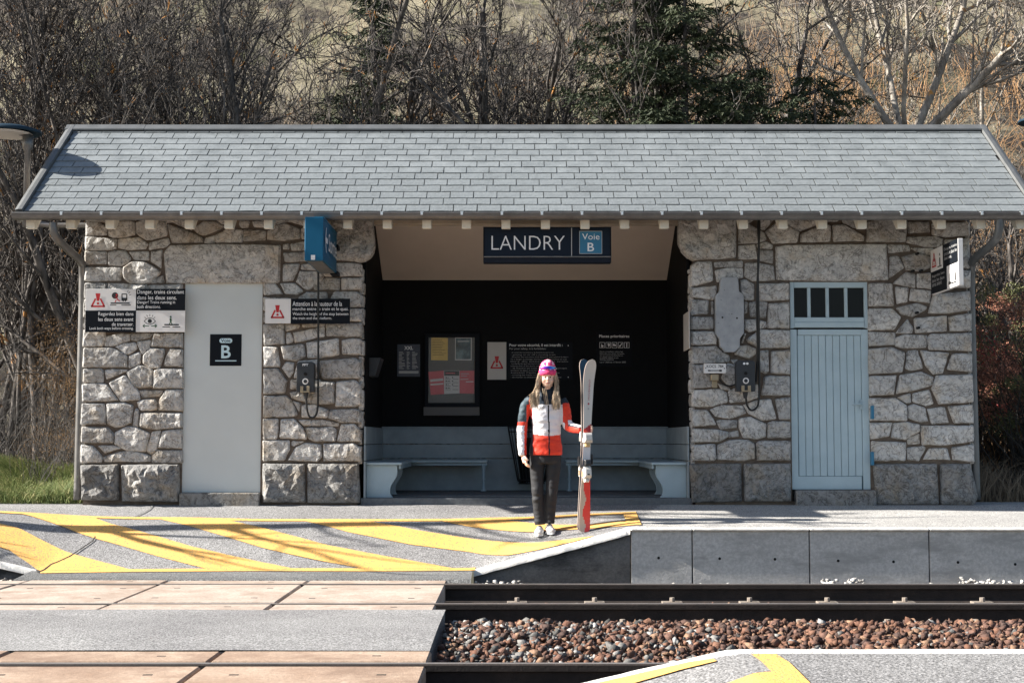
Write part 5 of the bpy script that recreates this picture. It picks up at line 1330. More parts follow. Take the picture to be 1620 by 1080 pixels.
L1 = ['- de monter dans une voiture ou de descendre lorsque le train', '- getting on or off a moving train', '- de monter dans une voiture ou de descendre après annonce du départ', 'il y a danger au passage, écartez-vous de la bordure du quai', 'lors du passage du train', '- boarding after the signal, keep away from the platform edge', 'keeping clear of the doors, stay behind the line', '- de franchir les voies en dehors des passages', 'fermeture du départ et sur les voies non autorisées', 'suivant l’avis de passage', '- crossing the tracks outside the crossing', '- de monter ou descendre ailleurs que sur le quai']
for i, t in enumerate(L1): px_text(s15, t, 808, 808+random.uniform(60, 92), 556.5+i*3.55, 558.8+i*3.55, DB-.007, 'text_grey')
fig(s15, [], [(899, 546.5, .8)], DB-.007, 'text', 'screw'); fig(s15, [], [(899, 596.5, .8)], DB-.007, 'text', 'screw')
s16 = thing('priority_seat_notice', 'dark notice reading Places prioritaires with five small white symbols, right of the skis', 'sign', P(972, 551, DB))
M['notice_dark'] = plain('notice_dark', (.007, .008, .011), .6, spec=.1); plate(s16, 'backing', 944, 1000, 524.5, 579.5, DB-.006, .005, 'notice_dark', 0)
px_text(s16, 'Places prioritaires', 948, 995.5, 529.5, 535, DB-.008, 'text', .015)
for k in range(5):
    a = 948.5+k*9.75; y0, y1 = 541.5, 550
    fig(s16, [(a, y0, a+8, y0, .6), (a, y1, a+8, y1, .6), (a+.2, y0, a+.2, y1, .6), (a+7.8, y0, a+7.8, y1, .6)]+[[(a+3, 544, a+4, 547, 1), (a+4, 547, a+6.5, 547, .8)], [(a+4, 543, a+5, 548, 2.2)], [(a+2, 546, a+6.5, 546, 2.5)], [(a+2, 548.5, a+6.5, 543, 1.2)], [(a+4, 543, a+4, 549, 1.4)]][k], [[(a+4.2, 547.3, 1.9)], [(a+5.5, 545, 1.5)], [(a+3, 545, 1.6)], [(a+3.3, 547, 1.4)], [(a+4, 543.3, 1)]][k], DB-.008, 'text', 'symbol')
for i, t in enumerate(['Places conseillées, même âgé', 'Réservées aux places marquées', 'aux personnes handicapées ou', 'à mobilité réduite et aux', 'femmes enceintes']): px_text(s16, t, 949, 949+[36.5, 38.5, 36.5, 29.5, 22][i], 555.3+i*3.05, 557.5+i*3.05, DB-.008, 'text_grey', .01)
px_text(s16, 'Loi n° 2005 du 11 février 2005', 949, 990, 571.3, 573.8, DB-.008, 'text_grey', .01)
px_rt = None
# waste basket (black wire) at the back wall
cx, cz0 = P(841, 720, 16.9)[0], P(841, 764, 16.9)[2]; zt = P(841, 676, 16.9)[2]
wb = thing('waste_basket', 'tapered black wire waste basket against the back wall, behind the woman', 'waste basket', (cx, 16.9, cz0))
def ringz(r, z, t=.006, S=6): return MB().tube([(cx+r*math.cos(a), 16.88+r*.8*math.sin(a), z) for a in np.linspace(0, 2*math.pi, 25)], t, S, caps=False)
for r, z in ((.275, zt), (.26, zt-.05), (.165, cz0+.04), (.15, cz0)): add('hoop', ringz(r, z, .008).mesh('hoop', M['cable']), wb)
for k in range(26):
    a = 2*math.pi*k/26; add('wire_bar', MB().tube([(cx+r*math.cos(a), 16.88+r*.8*math.sin(a), z) for r, z in ((.278, zt+.01), (.27, zt-.05), (.165, cz0+.03), (.12, cz0))], .0065, 5).mesh('wire_bar', M['cable']), wb)
add('liner', MB().tube([(cx, 16.88, cz0+.02), (cx, 16.88, zt-.12)], [.13, .2], 20).mesh('liner', M['black']), wb)

# lamp posts
def lamp(x, y, z, lab, zb=-.1, flip=1):
    wall = zb > 1
    t = thing('lamp_post', lab, 'lamp', (x, y, zb), 'platform lamps')
    add('pole', MB().tube([(x, y, zb), (x, y, z-.22), (x, y, z-.2), (x, y, z-.05)], [.035, .032, .055, .06], 16).mesh('pole', M['zinc'], 0, smooth=True), t)
    V, n_ = [], 28; hx = x-.22*flip
    for r, zz in ((.02, .055), (.20, .045), (.34, .0), (.345, -.03), (.33, -.03), (.2, .0)):
        for k in range(n_): a = 2*math.pi*k/n_; V.append((hx+r*1.05*math.cos(a), y+r*.85*math.sin(a), z+zz))
    fs = [(i*n_+k, i*n_+(k+1) % n_, (i+1)*n_+(k+1) % n_, (i+1)*n_+k) for i in range(5) for k in range(n_)]+[tuple(range(n_)), tuple(range(5*n_, 6*n_))[::-1]]
    add('lamp_head', MB().raw(V, fs).mesh('lamp_head', M['lamp'], 0, smooth=True), t)
    add('diffuser', MB().tube([(hx, y, z-.032), (hx, y, z-.05)], [.26, .24], 24).mesh('diffuser', M['sign_white2']), t)
    add('arm', MB().tube([(x, y, z-.03), (hx, y, z+.0)], .035, 10).mesh('arm', M['lamp']), t)
    if wall: add('wall_bracket', MB().tube([(x, y, zb+.05), (x+.25, y, zb+.02), (XA+.05, y, zb+.02)], .03, 8).mesh('wall_bracket', M['zinc']), t)
    return t
M['lamp'] = plain('lamp_blue_grey', (.015, .035, .055), .6, spec=.15)
xx, yy, zz = P(40, 210, 15.35); lamp(xx+.03, yy, P(20, 207, 15.35)[2], 'grey lamp with flat round head on a short pole at the roof\'s left end', zb=2.98)
l2 = lamp(P(1688, 195, 17)[0], 17, P(1618, 190, 17)[2], 'white lamp head just showing at the right edge above the roof', flip=1)
# ================================================================== VEGETATION
def mat_bark(name, base, dark, lichen, amt):
    m, n, b = nodes(name, .9, spec=.2)
    c = mixnoise(n, [(.35, dark), (.65, base)], 9, 7, vec=coord(n, 'Object', (1, 1, .35)))
    l = mixnoise(n, [(amt, (0, 0, 0)), (amt+.05, (1, 1, 1))], 2.6, 7, rough=.7, vec=coord(n, 'Object', (1, 1, .8)))
    c = mix_n(n, l, c, lichen); n.links.new(c, b.inputs[0]); addbump(n, b, 25, .6, 6, .02, vec=coord(n, 'Object', (1, 1, .3))); return m
M['bark'] = mat_bark('bark_grey_lichen', (.19, .17, .155), (.022, .019, .017), (.42, .20, .06), .60)
M['bark_pale'] = mat_bark('bark_pale', (.42, .38, .33), (.15, .13, .11), (.48, .24, .07), .60)
M['twig'] = mat_bark('twig_brown', (.24, .20, .17), (.11, .09, .075), (.44, .22, .06), .62)

def grow_tree(seed, H=8.5, fork=0, flean=(0, 0), r0=.10, stems=1, lean=(0, 0), spread=.45, dens=1.0, maxlev=4, up=.10, twl=1.0):
    r = random.Random(seed); lines = {0: [], 1: []}
    stack = []
    for s in range(stems):
        a = r.uniform(0, 6.28); k = .10+.16*(stems > 1)
        d = Vector((math.cos(a)*k*r.uniform(.5, 1.4)+lean[0], math.sin(a)*k*.7+lean[1], 1)).normalized()
        stack.append((Vector((r.uniform(-.12, .12)*(stems > 1), r.uniform(-.12, .12)*(stems > 1), -.3)), d, H*r.uniform(.8, 1.05), r0*r.uniform(.6, 1.0) if s else r0, 0))
    if fork:
        top = Vector((flean[0]*fork, flean[1]*fork, fork)); pts = [top*(i/8)+Vector((.05*math.sin(i), .03*math.cos(i*2), -.3 if i == 0 else 0)) for i in range(9)]; pts[-1] = top
        lines[0].append((pts, [r0*1.9*(1-.35*i/8) for i in range(9)]))
        stack = [(top.copy(), Vector((math.cos(a)*q+flean[0], math.sin(a)*q*.6, 1)).normalized(), H, r0*k_, 0) for a, q, k_ in ((.2, .75, 1.0), (3.3, .75, .8), (.6, .35, .9), (2.6, .30, .7), (5.5, 1.1, .7), (4.2, .5, .5))]
    while stack:
        p, d, L, rad, lev = stack.pop()
        K = 9 if lev == 0 else 6
        pts, rr = [p.copy()], [rad]
        wob = [.10, .17, .24, .32, .40][lev]
        for i in range(1, K):
            d = (d+Vector((r.gauss(0, wob), r.gauss(0, wob), r.gauss(0, wob*.6)+up*(1.2 if lev else .5)))*1.0).normalized()
            p = p+d*L/(K-1); pts.append(p.copy()); t = i/(K-1)
            rr.append(max(.006, rad*(1-.78*t)))
            if lev < maxlev:
                nb = [2.0, 1.9, 1.25, .35, 0][lev]*dens
                if lev == 0 and t < .16: nb = 0
                while nb > 0:
                    if r.random() < nb:
                        az = r.uniform(0, 6.28); perp = d.orthogonal().normalized(); perp = (perp*math.cos(az)+d.cross(perp)*math.sin(az))
                        ang = r.uniform(.3, .85)*(.62+spread)
                        dd = (d*math.cos(ang)+perp*math.sin(ang)); 
                        if lev > 0: dd.z += .10
                        cl = L*r.uniform(.30, .66)*(1-.45*t)*(twl if lev >= 1 else 1)*(.8 if lev == 0 else 1)
                        if cl > .12: stack.append((p.copy(), dd.normalized(), cl, max(.007, rr[-1]*r.uniform(.40, .68)), lev+1))
                    nb -= 1
        if lev == 0: lines[0].append((pts, rr))
        else:
            # resample to 6
            lines[1].append((pts, rr))
    def to_np(ls, S):
        Pn = np.array([[q[:] for q in a] for a, _ in ls]); Rn = np.array([b_ for _, b_ in ls]); return tubes(Pn, Rn, S)
    return to_np(lines[0], 9), to_np(lines[1], 4), len(lines[1])
def tree_proto(name, seed, mat='bark', **kw):
    (V0, Q0), (V1, Q1), n_ = grow_tree(seed, **kw)
    return (mesh_np('trunk', V0, Q0, [M[mat]], smooth=True), mesh_np('crown', V1, Q1, [M[mat]], smooth=True), n_)
def place_tree(name, me, loc, rz, sc, label, group, cat='tree'):
    t = thing(name, label, cat, loc, group); t.rotation_euler = (0, 0, rz); t.scale = (sc, sc, sc)
    for nm, m_ in (('trunk', me[0]), ('crown', me[1])):
        if m_ is None: continue
        o = bpy.data.objects.new(nm, m_); COL.objects.link(o); o.parent = t
    return t
protos = [tree_proto('t', 11+i, stems=[2, 3, 3, 1, 4, 3, 4][i], H=[9.5, 8.5, 8, 10, 7, 9, 7.5][i], r0=[.20, .15, .135, .23, .115, .17, .135][i], spread=[.3, .4, .45, .28, .5, .42, .55][i], dens=[1.0, 1.05, 1.0, 1.0, .95, 1.0, 1.0][i], up=[.10, .07, .06, .1, .04, .05, .03][i]) for i in range(7)]
ppale = [tree_proto('p', 41, 'bark_pale', fork=5.2, flean=(.10, 0), H=4.8, r0=.075, spread=.4, dens=1.0, up=.03), tree_proto('p', 42, 'bark_pale', stems=2, H=10, r0=.09, spread=.35, dens=.9, up=.06)]
# trees behind the shelter, px of the stem at the ridge line, distance, kind, size
TR_L = [(20, 23.5, 5, 1.0), (150, 22.5, 5, 1.0), (222, 20.6, 6, 1.0), (302, 20.3, 3, .85), (390, 21.6, 5, 1.05), (452, 24.5, 0, .9), (545, 25.5, 4, 1.0), (693, 20.6, 3, .95),
        (790, 21.8, 4, 1.0), (740, 24.0, 0, .9), (862, 23.0, 2, 1.0), (938, 20.4, 3, .9), (985, 22.6, 5, 1.0), (1060, 21.2, 6, 1.1), (1150, 22.6, 6, 1.0), (1255, 24.6, 4, .9), (1560, 24.8, 6, .7)]
kinds = ['dark bare tree', 'dark bare tree', 'dark bare tree', 'thick-trunked bare tree', 'spreading bare tree', 'forked bare tree', 'wide spreading bare tree']
KC = {}
for i, (px, D, k, s) in enumerate(TR_L):
    x = P(px, 205, D)[0]; KC[k] = KC.get(k, 0)+1
    place_tree('bare_tree', protos[k], (x, D, z_hill(x, D)-.1), random.uniform(0, 6.28), s*random.uniform(.95, 1.08),
               '%s behind the roof, %s from the left' % (kinds[k], ORDN[i]), 'bare trees behind the shelter')
for px, D, k, s, lab in ((1378, 20.2, 0, 1.0, 'pale bare tree forking low in a wide V behind the right end of the roof'), (1352, 22.5, 1, .9, 'thin pale-barked bare tree leaning beside the wide V-shaped one'), (655, 26, 1, .9, 'slender pale bare tree standing beside the left spruce'), (420, 28.5, 1, 1.0, 'pale thin bare tree far back above the left third of the roof')):
    x = P(px, 205, D)[0]; place_tree('bare_tree', ppale[k], (x, D, z_hill(x, D)-.1), 0.0 if k == 0 else 1.2, s, lab, None)
# left side wood, seen down to the ground beside the shelter
thin = [tree_proto('h', 61+i, stems=[2, 3, 1][i], H=9, r0=[.06, .05, .07][i], spread=.25, dens=.85, up=.07, lean=[(.08, 0), (-.06, 0), (.02, 0)][i]) for i in range(3)]
LW = [(106, 20.4), (82, 21.4), (58, 20.2), (34, 21.6), (14, 20.4), (-4, 21.8), (-16, 23.4), (70, 24.5)]
for i, (px, D, k, s) in enumerate([(a, b_, i % 3, 1.0) for i, (a, b_) in enumerate(LW)]):
    x = P(px, 600, D)[0]
    place_tree('bare_tree', thin[k], (x, D, z_hill(x, D)-.1), random.uniform(0, 6.28), s, 'thin bare tree left of the shelter, %s' % (ORDN[i]+' from the wall, front row' if i < 7 else ORDN[i-7]+' from the wall, back row'), 'bare trees in the wood left of the shelter')
# right side
for i, (px, D, k, s) in enumerate([(1562, 19.5, 5, .55), (1604, 21, 2, .7)]):
    x = P(px, 600, D)[0]; place_tree('bare_tree', protos[k], (x, D, z_hill(x, D)-.1), 2.2+i, s, ['small bare tree just outside the right corner of the shelter', 'bare tree behind the red-berried shrub at the right edge'][i], None)

# thickets: thin upright shoots
def shoots(name, n_, xf, yf, hf, mat, seed, r=.006, segs=5, droop=.6, zf=z_hill, lean=.25, S=3):
    g = np.random.default_rng(seed); X = xf(g, n_); Yv = yf(g, n_); Hh = hf(g, n_)
    az = g.uniform(0, 2*np.pi, n_); le = g.uniform(.1, 1, n_)*lean; cur = g.uniform(-1, 1, n_)*droop; az2 = az+g.normal(0, .8, n_)
    t = np.linspace(0, 1, segs+1)[None, :]
    Z0 = np.array([zf(a, b_) for a, b_ in zip(X, Yv)])
    Px = X[:, None]+Hh[:, None]*(le[:, None]*np.cos(az)[:, None]*t+cur[:, None]*np.cos(az2)[:, None]*t**2)
    Py = Yv[:, None]+Hh[:, None]*(le[:, None]*np.sin(az)[:, None]*t+cur[:, None]*np.sin(az2)[:, None]*t**2)
    Pz = Z0[:, None]-.05+Hh[:, None]*t*(1-.25*np.abs(cur)[:, None]*t)
    Pn = np.stack([Px, Py, Pz], -1)+g.normal(0, 1, (n_, segs+1, 3))*(.06*t[:, :, None]*Hh[:, None, None])
    Rn = r*g.uniform(.5, 1.5, n_)[:, None]*(1-.8*t)
    return Pn, Rn, S
def clumped(xa, xb, cw):
    def f(g, n): c = g.uniform(xa, xb, n//14+1); return np.repeat(c, 14)[:n]+g.normal(0, cw, n)
    return f
def uni(a, b_): return lambda g, n: g.uniform(a, b_, n)
def thicket(name, mat, specs):
    prs = []
    for sp_ in specs: Pn, Rn, S = shoots(name, *sp_[0:4], None, *sp_[4:]); prs.append(tubes(Pn, Rn, S))
    V, Q = merge(prs); return add(name, mesh_np(name, V, Q, [mat], smooth=False), None, 'stuff')
def rep(f):   # same random cluster for x and y
    return f
def cl(n_, xa, xb, ya, yb, cw, ha, hb, seed, r=.006, **k):
    g = np.random.default_rng(seed); nc = max(1, n_//18); cx_ = g.uniform(xa, xb, nc); cy_ = g.uniform(ya, yb, nc); hh = g.uniform(ha, hb, nc)
    idx = g.integers(0, nc, n_)
    X = cx_[idx]+g.normal(0, cw, n_); Yv = cy_[idx]+g.normal(0, cw, n_); Hh = hh[idx]*g.uniform(.5, 1.15, n_)
    return shoots('s', n_, lambda *_: X, lambda *_: Yv, lambda *_: Hh, None, seed+1, r, **k)
def mk_thicket(name, mat, lst):
    V, Q = merge([tubes(*q) for q in lst]); return add(name, mesh_np(name, V, Q, [mat]), None, 'stuff')
M['shoot_orange'] = plain('shoot_orange_tan', (.30, .175, .085), .85, var=.5, vs=1.2)
M['shoot_tan'] = plain('shoot_tan', (.27, .205, .14), .85, var=.5, vs=1.2)
M['shoot_grey'] = plain('shoot_grey', (.15, .13, .115), .85, var=.5, vs=1.5)
M['shoot_dark'] = plain('shoot_dark', (.045, .040, .037), .85, var=.5, vs=2)
mk_thicket('willow_thicket', M['shoot_orange'], [cl(3400, 2.6, 12.5, 20.5, 31, .55, 1.4, 3.8, 5, .010, droop=.9, lean=.7), cl(1500, -1.2, 1.2, 24, 30, .3, 2, 3.8, 6, .010, lean=.3), cl(2600, 3, 22, 31, 48, .8, 1.8, 3.6, 16, .014, droop=.8, lean=.6), cl(900, 5.1, 7.8, 18.2, 21, .25, 1.2, 2.4, 26, .007, lean=.4)])
mk_thicket('tan_thicket', M['shoot_tan'], [cl(2400, 1.5, 14, 20, 33, .7, 1.4, 3.4, 7, .009, droop=.9, lean=.7), cl(600, -9, 1.5, 26, 34, .4, 1.0, 2.2, 8, .009), cl(1500, -20, 22, 33, 52, .6, 1.2, 2.6, 18, .013)])
mk_thicket('grey_scrub', M['shoot_grey'], [cl(700, -12.5, -2.5, 20, 31, .9, 1.4, 3.2, 9, .009, droop=.9, lean=.7), cl(1500, 1, 13, 22, 36, .7, 1.2, 3.0, 10, .009), cl(800, -22, 4, 31, 52, .8, 1.0, 2.2, 19, .014), cl(150, -7.6, -5.0, 20.4, 24, .6, 1.0, 2.6, 29, .006, lean=.45)])
mk_thicket('dark_scrub', M['shoot_dark'], [cl(900, -13, -3, 22, 32, .8, 1.2, 2.8, 12, .011, lean=.5), cl(1800, -4, 14, 27, 50, .9, 1.2, 2.4, 13, .014, lean=.5), cl(2600, 8, 20, 26, 40, .6, 1.5, 3.0, 14, .012, lean=.5), cl(2200, -8.2, -4.8, 18.5, 25, .4, 1.0, 2.8, 31, .008, lean=.5)])
# leafy / needle clumps
def leaves(centres, sizes, n_per, size, seed, flat=.5):
    """small quads scattered around centres"""
    g = np.random.default_rng(seed); C = np.repeat(np.array(centres), n_per, axis=0); R = np.repeat(np.array(sizes), n_per); N = len(C)
    d = g.normal(0, 1, (N, 3)); d /= np.linalg.norm(d, axis=1, keepdims=True); p = C+d*(R*g.uniform(.2, 1, N)**.6)[:, None]*np.array([1, 1, flat])
    a = g.normal(0, 1, (N, 3)); a /= np.linalg.norm(a, axis=1, keepdims=True); b_ = np.cross(a, g.normal(0, 1, (N, 3))); b_ /= np.linalg.norm(b_, axis=1, keepdims=True)
    s = size*g.uniform(.6, 1.4, N)[:, None]
    V = np.stack([p-a*s, p-b_*s*.35, p+a*s, p+b_*s*.35], 1).reshape(-1, 3); Q = np.arange(4*N).reshape(-1, 4); return V, Q
def spruce(seed, H, R, rmin=.0):
    g = random.Random(seed); tr = [(Vector((0, 0, -.3)), .16), (Vector((0, 0, H)), .01)]
    tv = tubes(np.array([[[0, 0, -.3+(H+.3)*t/5] for t in range(6)]]), np.array([[.13*(1-t/5.2) for t in range(6)]]), 8)
    lines, rad, nl = [], [], []
    z = H*.22
    while z < H-.1:
        t = z/H; L = R*(1-t)**(.75 if seed != 9 else .5)*g.uniform(.75, 1.1)
        for k in range(1):
            az = g.uniform(0, 6.28); LL = L*g.uniform(.6, 1.1); pts = []
            for i in range(6): 
                u = i/5; pts.append([math.cos(az)*LL*u, math.sin(az)*LL*u, z-.28*LL*math.sin(u*2.2)+.10*LL*u*u])
            lines.append(pts); rad.append([.016*(1-.7*i/5)*(1-.5*t) for i in range(6)])
            # twigs both sides hanging
            nt_ = max(5, int(LL*14))
            for j in range(nt_):
                u = .15+.85*j/nt_; k0 = min(4, int(u*5)); f = u*5-k0; q = [pts[k0][c]*(1-f)+pts[k0+1][c]*f for c in range(3)]
                for sgn in (-1, 1):
                    tl = .34*LL*(1-.6*u)*g.uniform(.6, 1.2)+.06; a2 = az+sgn*g.uniform(.7, 1.3)
                    e = [q[0]+math.cos(a2)*tl, q[1]+math.sin(a2)*tl, q[2]-tl*g.uniform(.15, .75)]; nl.append((q, e))
        z += (.24+.08*(1-t))/5.2*g.uniform(.6, 1.4)
    bv = tubes(np.array(lines), np.array(rad), 3)
    # needles: thin quads along twigs
    A = np.array([a for a, _ in nl]); B = np.array([b_ for _, b_ in nl]); G = np.random.default_rng(seed); M_ = 14; t = np.tile(np.linspace(0, 1, M_), len(A)); A2, B2 = np.repeat(A, M_, 0), np.repeat(B, M_, 0)
    p = A2+(B2-A2)*t[:, None]; d = (B2-A2); d /= np.linalg.norm(d, axis=1, keepdims=True)+1e-9; rn = G.normal(0, 1, p.shape); rn /= np.linalg.norm(rn, axis=1, keepdims=True)
    e = p+(d*.05+rn*.05); w_ = np.cross(d, rn); w_ /= np.linalg.norm(w_, axis=1, keepdims=True)+1e-9; w_ *= .011
    V = np.stack([p-w_, p+w_, e+w_*.5, e-w_*.5], 1).reshape(-1, 3); Q = np.arange(len(V)).reshape(-1, 4)
    return mesh_np('trunk', *tv, [M['bark']], smooth=True), mesh_np('branch', *bv, [M['twig']]), mesh_np('foliage', V, Q, [M['needle']])
m, n, b = nodes('spruce_needles', .7, spec=.3); c = mixnoise(n, [(.35, (.022, .032, .017)), (.65, (.060, .075, .036))], 3.5, 4); n.links.new(c, b.inputs[0]); M['needle'] = m
sps = [spruce(3, 13.5, 2.9), spruce(4, 10.5, 3.1), spruce(9, 7.0, 3.3)]
def place_spruce(k, px, D, s, lab, dz=0):
    x = P(px, 205, D)[0]; t = thing('spruce_tree', lab, 'tree', (x, D, z_hill(x, D)+dz), 'dark spruces behind the shelter'); t.scale = (s, s, s); t.rotation_euler = (0, 0, px)
    for nm, m_ in zip(('trunk', 'branches', 'foliage'), sps[k]):
        o = bpy.data.objects.new(nm, m_); COL.objects.link(o); o.parent = t
        if nm != 'trunk': o['kind'] = 'stuff'
place_spruce(0, 592, 24.5, .80, 'dark green spruce with drooping twigs left of the middle, reaching the top of the photo')
place_spruce(0, 1005, 19.8, .74, 'tall dark spruce behind the right half of the roof, among bare branches')
place_spruce(1, 1085, 19.6, .82, 'broad dark spruce just right of the tall one behind the roof')
place_spruce(2, 1185, 19.4, .88, 'low dark spruce bush with ragged top behind the right half of the roof')
place_spruce(2, 1290, 19.6, .88, 'low dark spruce bush last but one on the right of the row')
place_spruce(2, 1138, 20.4, .84, 'low dark spruce bush between the broad spruce and the ragged ones')
place_spruce(2, 1240, 20.6, .80, 'low dark spruce bush in the middle of the low row above the right door')
place_spruce(2, 1335, 20.2, .80, 'last low dark spruce bush of the row, half behind the pale tree')
place_spruce(2, 925, 19.9, .80, 'low dark spruce behind the twin dark trunks above the woman')
# red-berried shrub at the right corner
M['leaf_red'] = plain('leaf_reddish_brown', (.40, .17, .11), .7, var=.4, vs=8); M['leaf_green'] = plain('leaf_dull_green', (.15, .16, .06), .7, var=.4, vs=8); M['leaf_ochre'] = plain('leaf_ochre', (.24, .135, .05), .8, var=.4, vs=8); M['berry'] = plain('berry_red', (.60, .04, .04), .4)
def shrub(name, lab, cat, x0, x1, y0, y1, zc0, zc1, nst, mats, seed, lsz=.018, dens=240, twig='shoot_dark', tr_=.008):
    t = thing(name, lab, cat, ((x0+x1)/2, (y0+y1)/2, z_hill((x0+x1)/2, (y0+y1)/2)), None)
    g = np.random.default_rng(seed); H = zc1-z_hill((x0+x1)/2, y0)
    q = cl(nst, x0+.2*(x1-x0), x1-.2*(x1-x0), y0, y1, .12, H*.7, H*1.05, seed, tr_, droop=.7, lean=.6); V, Q = tubes(*q)
    add('branches', mesh_np('branches', V, Q, [M[twig]]), t, 'stuff')
    for k, (mn, frac) in enumerate(mats):
        nc = int(140*frac); C = np.stack([g.uniform(x0, x1, nc), g.uniform(y0, y1, nc), g.uniform(zc0, zc1, nc)], 1)
        mid = np.array([(x0+x1)/2, (y0+y1)/2, (zc0+zc1)/2]); hf = np.array([(x1-x0)/2, (y1-y0)/2, (zc1-zc0)/2]); C = C[np.linalg.norm((C-mid)/hf, axis=1) < 1.08+.1*g.random(nc)]
        V, Q = leaves(C, g.uniform(.12, .30, len(C)), dens, lsz, seed+k, .8)
        add(['leaves', 'green_leaves', 'berries'][k], mesh_np(['leaves', 'green_leaves', 'berries'][k], V, Q, [M[mn]]), t, 'stuff')
    return t
xr_ = P(1540, 500, 17.2)[0]
shrub('berry_shrub', 'reddish-brown twiggy shrub with red berries right of the shelter', 'shrub', xr_-.1, xr_+2.1, 16.5, 18.4, .75, 2.75, 380, [('leaf_red', 1.0), ('leaf_green', .42), ('berry', .06)], 77, .014, 330)
xl_ = P(100, 600, 17.5)[0]
shrub('ochre_shrub', 'thin ochre-budded shrub against the left corner of the shelter', 'shrub', xl_-.35, xl_+.5, 16.2, 18.2, .25, 2.1, 170, [('leaf_ochre', 1.0)], 78, .007, 110, 'shoot_dark', .0035)
# grass verge left and dry grass right
def grass(name, n_, x0, x1, y0, y1, h0, h1, mat, seed, zf=z_hill, r=.0035):
    g = np.random.default_rng(seed); X = g.uniform(x0, x1, n_); Yv = g.uniform(y0, y1, n_); Hh = g.uniform(h0, h1, n_)*(0.6+.6*(np.sin(X*5)+np.sin(Yv*4+X*2)+2)/4)
    Pn, Rn, S = shoots('g', n_, lambda *_: X, lambda *_: Yv, lambda *_: Hh, None, seed, r, segs=3, droop=.7, lean=.6, zf=zf); V, Q = tubes(Pn, Rn, 3)
    return add(name, mesh_np(name, V, Q, [mat]), None, 'stuff')
m, n, b = nodes('grass_green', .7); c = mixnoise(n, [(.35, (.05, .075, .018)), (.5, (.15, .20, .055)), (.66, (.40, .36, .17))], 9, 5); n.links.new(c, b.inputs[0]); M['grass'] = m
grass('grass', 20000, -7.6, -4.62, 15.3, 18.4, .12, .40, M['grass'], 61, r=.006)
grass('grass', 5000, -8.6, -4.5, 18.4, 22, .1, .3, M['grass'], 62, r=.007)
grass('dry_grass', 9000, 4.95, 8.2, 15.7, 21, .15, .6, M['shoot_tan'], 63, r=.006)
# off-frame tree left of the crossing, its shadow falls across the road marking
tt = thing('bare_tree', 'tall slender bare tree outside the left edge casting the long road shadow', 'tree', (-8.0, 13.98, -.1))
bx0 = Vector((-8.0, 13.98, -.1)); tk_ = [Vector((.05*math.sin(i*.9), -.03*i*.5+.03*math.cos(i), i*.75)) for i in range(10)]
o = bpy.data.objects.new('trunk', MB().tube(tk_, [.11*(1-.075*i) for i in range(10)], 10).mesh('trunk', M['bark'], 0, smooth=True)); COL.objects.link(o); o.parent = tt
g_ = random.Random(4); mb = MB()
for i in range(2, 10):
    for k in range(2):
        p_ = tk_[i-1].lerp(tk_[i], g_.random()); d_ = Vector((g_.uniform(-.5, .5), -g_.uniform(.25, 1.0), g_.uniform(.2, .8))).normalized(); pts = [p_.copy()]
        for j in range(6):
            d_ = (d_+Vector((g_.gauss(0, .2), g_.gauss(0, .15), g_.gauss(.05, .15)))).normalized(); p_ = p_+d_*g_.uniform(.12, .3); pts.append(p_.copy())
            if j in (2, 4):
                q = p_.copy(); dd = (d_+Vector((g_.gauss(0, .6), g_.gauss(-.1, .4), g_.gauss(0, .5)))).normalized(); mb.tube([q, q+dd*.22, q+dd*.4+Vector((0, 0, .06))], [.012, .009, .005], 5)
        mb.tube(pts, [.030, .026, .022, .018, .014, .011, .007], 6)
o = bpy.data.objects.new('crown', mb.mesh('crown', M['bark'], 0, smooth=True)); COL.objects.link(o); o.parent = tt
# ================================================================== WOMAN WITH SKIS
DPX = 13.75; SC = 165.3
PXO = P(865, 842, DPX)
GZ = z_ground(PXO[0], DPX)
def U(px): return PXO[0]+(px-865)/SC
def Vz(py): return GZ+(842-py)/SC
def W3(px, py, dy=0.0): return (U(px), DPX+dy, Vz(py))
woman = thing('person', 'woman in pink beanie and red, white and navy ski jacket holding upright skis', 'person', (PXO[0], DPX, GZ))
def loft(secs, S=20):
    """secs: (x, y, z, rx, ry) horizontal ellipses, bottom or top first; closed"""
    V = []; n = len(secs)
    for x, y, z, rx, ry in secs:
        for k in range(S): a = 2*math.pi*k/S; V.append((x+rx*math.cos(a), y+ry*math.sin(a), z))
    F_ = [(i*S+k, i*S+(k+1) % S, (i+1)*S+(k+1) % S, (i+1)*S+k) for i in range(n-1) for k in range(S)]+[tuple(range(S))[::-1], tuple(range((n-1)*S, n*S))]
    return V, F_
def limb(pts, rr, S=14, sub=3):
    P_ = [Vector(p) for p in pts]; out, ro = [], []
    for i in range(len(P_)-1):
        p0, p1, p2, p3 = P_[max(i-1, 0)], P_[i], P_[i+1], P_[min(i+2, len(P_)-1)]
        for j in range(sub):
            t = j/sub; out.append(.5*((2*p1)+(p2-p0)*t+(2*p0-5*p1+4*p2-p3)*t*t+(3*p1-p0-3*p2+p3)*t**3)); ro.append(rr[i]*(1-t)+rr[i+1]*t)
    out.append(P_[-1]); ro.append(rr[-1]); mb = MB(); mb.tube(out, ro, S); return mb.v, mb.f
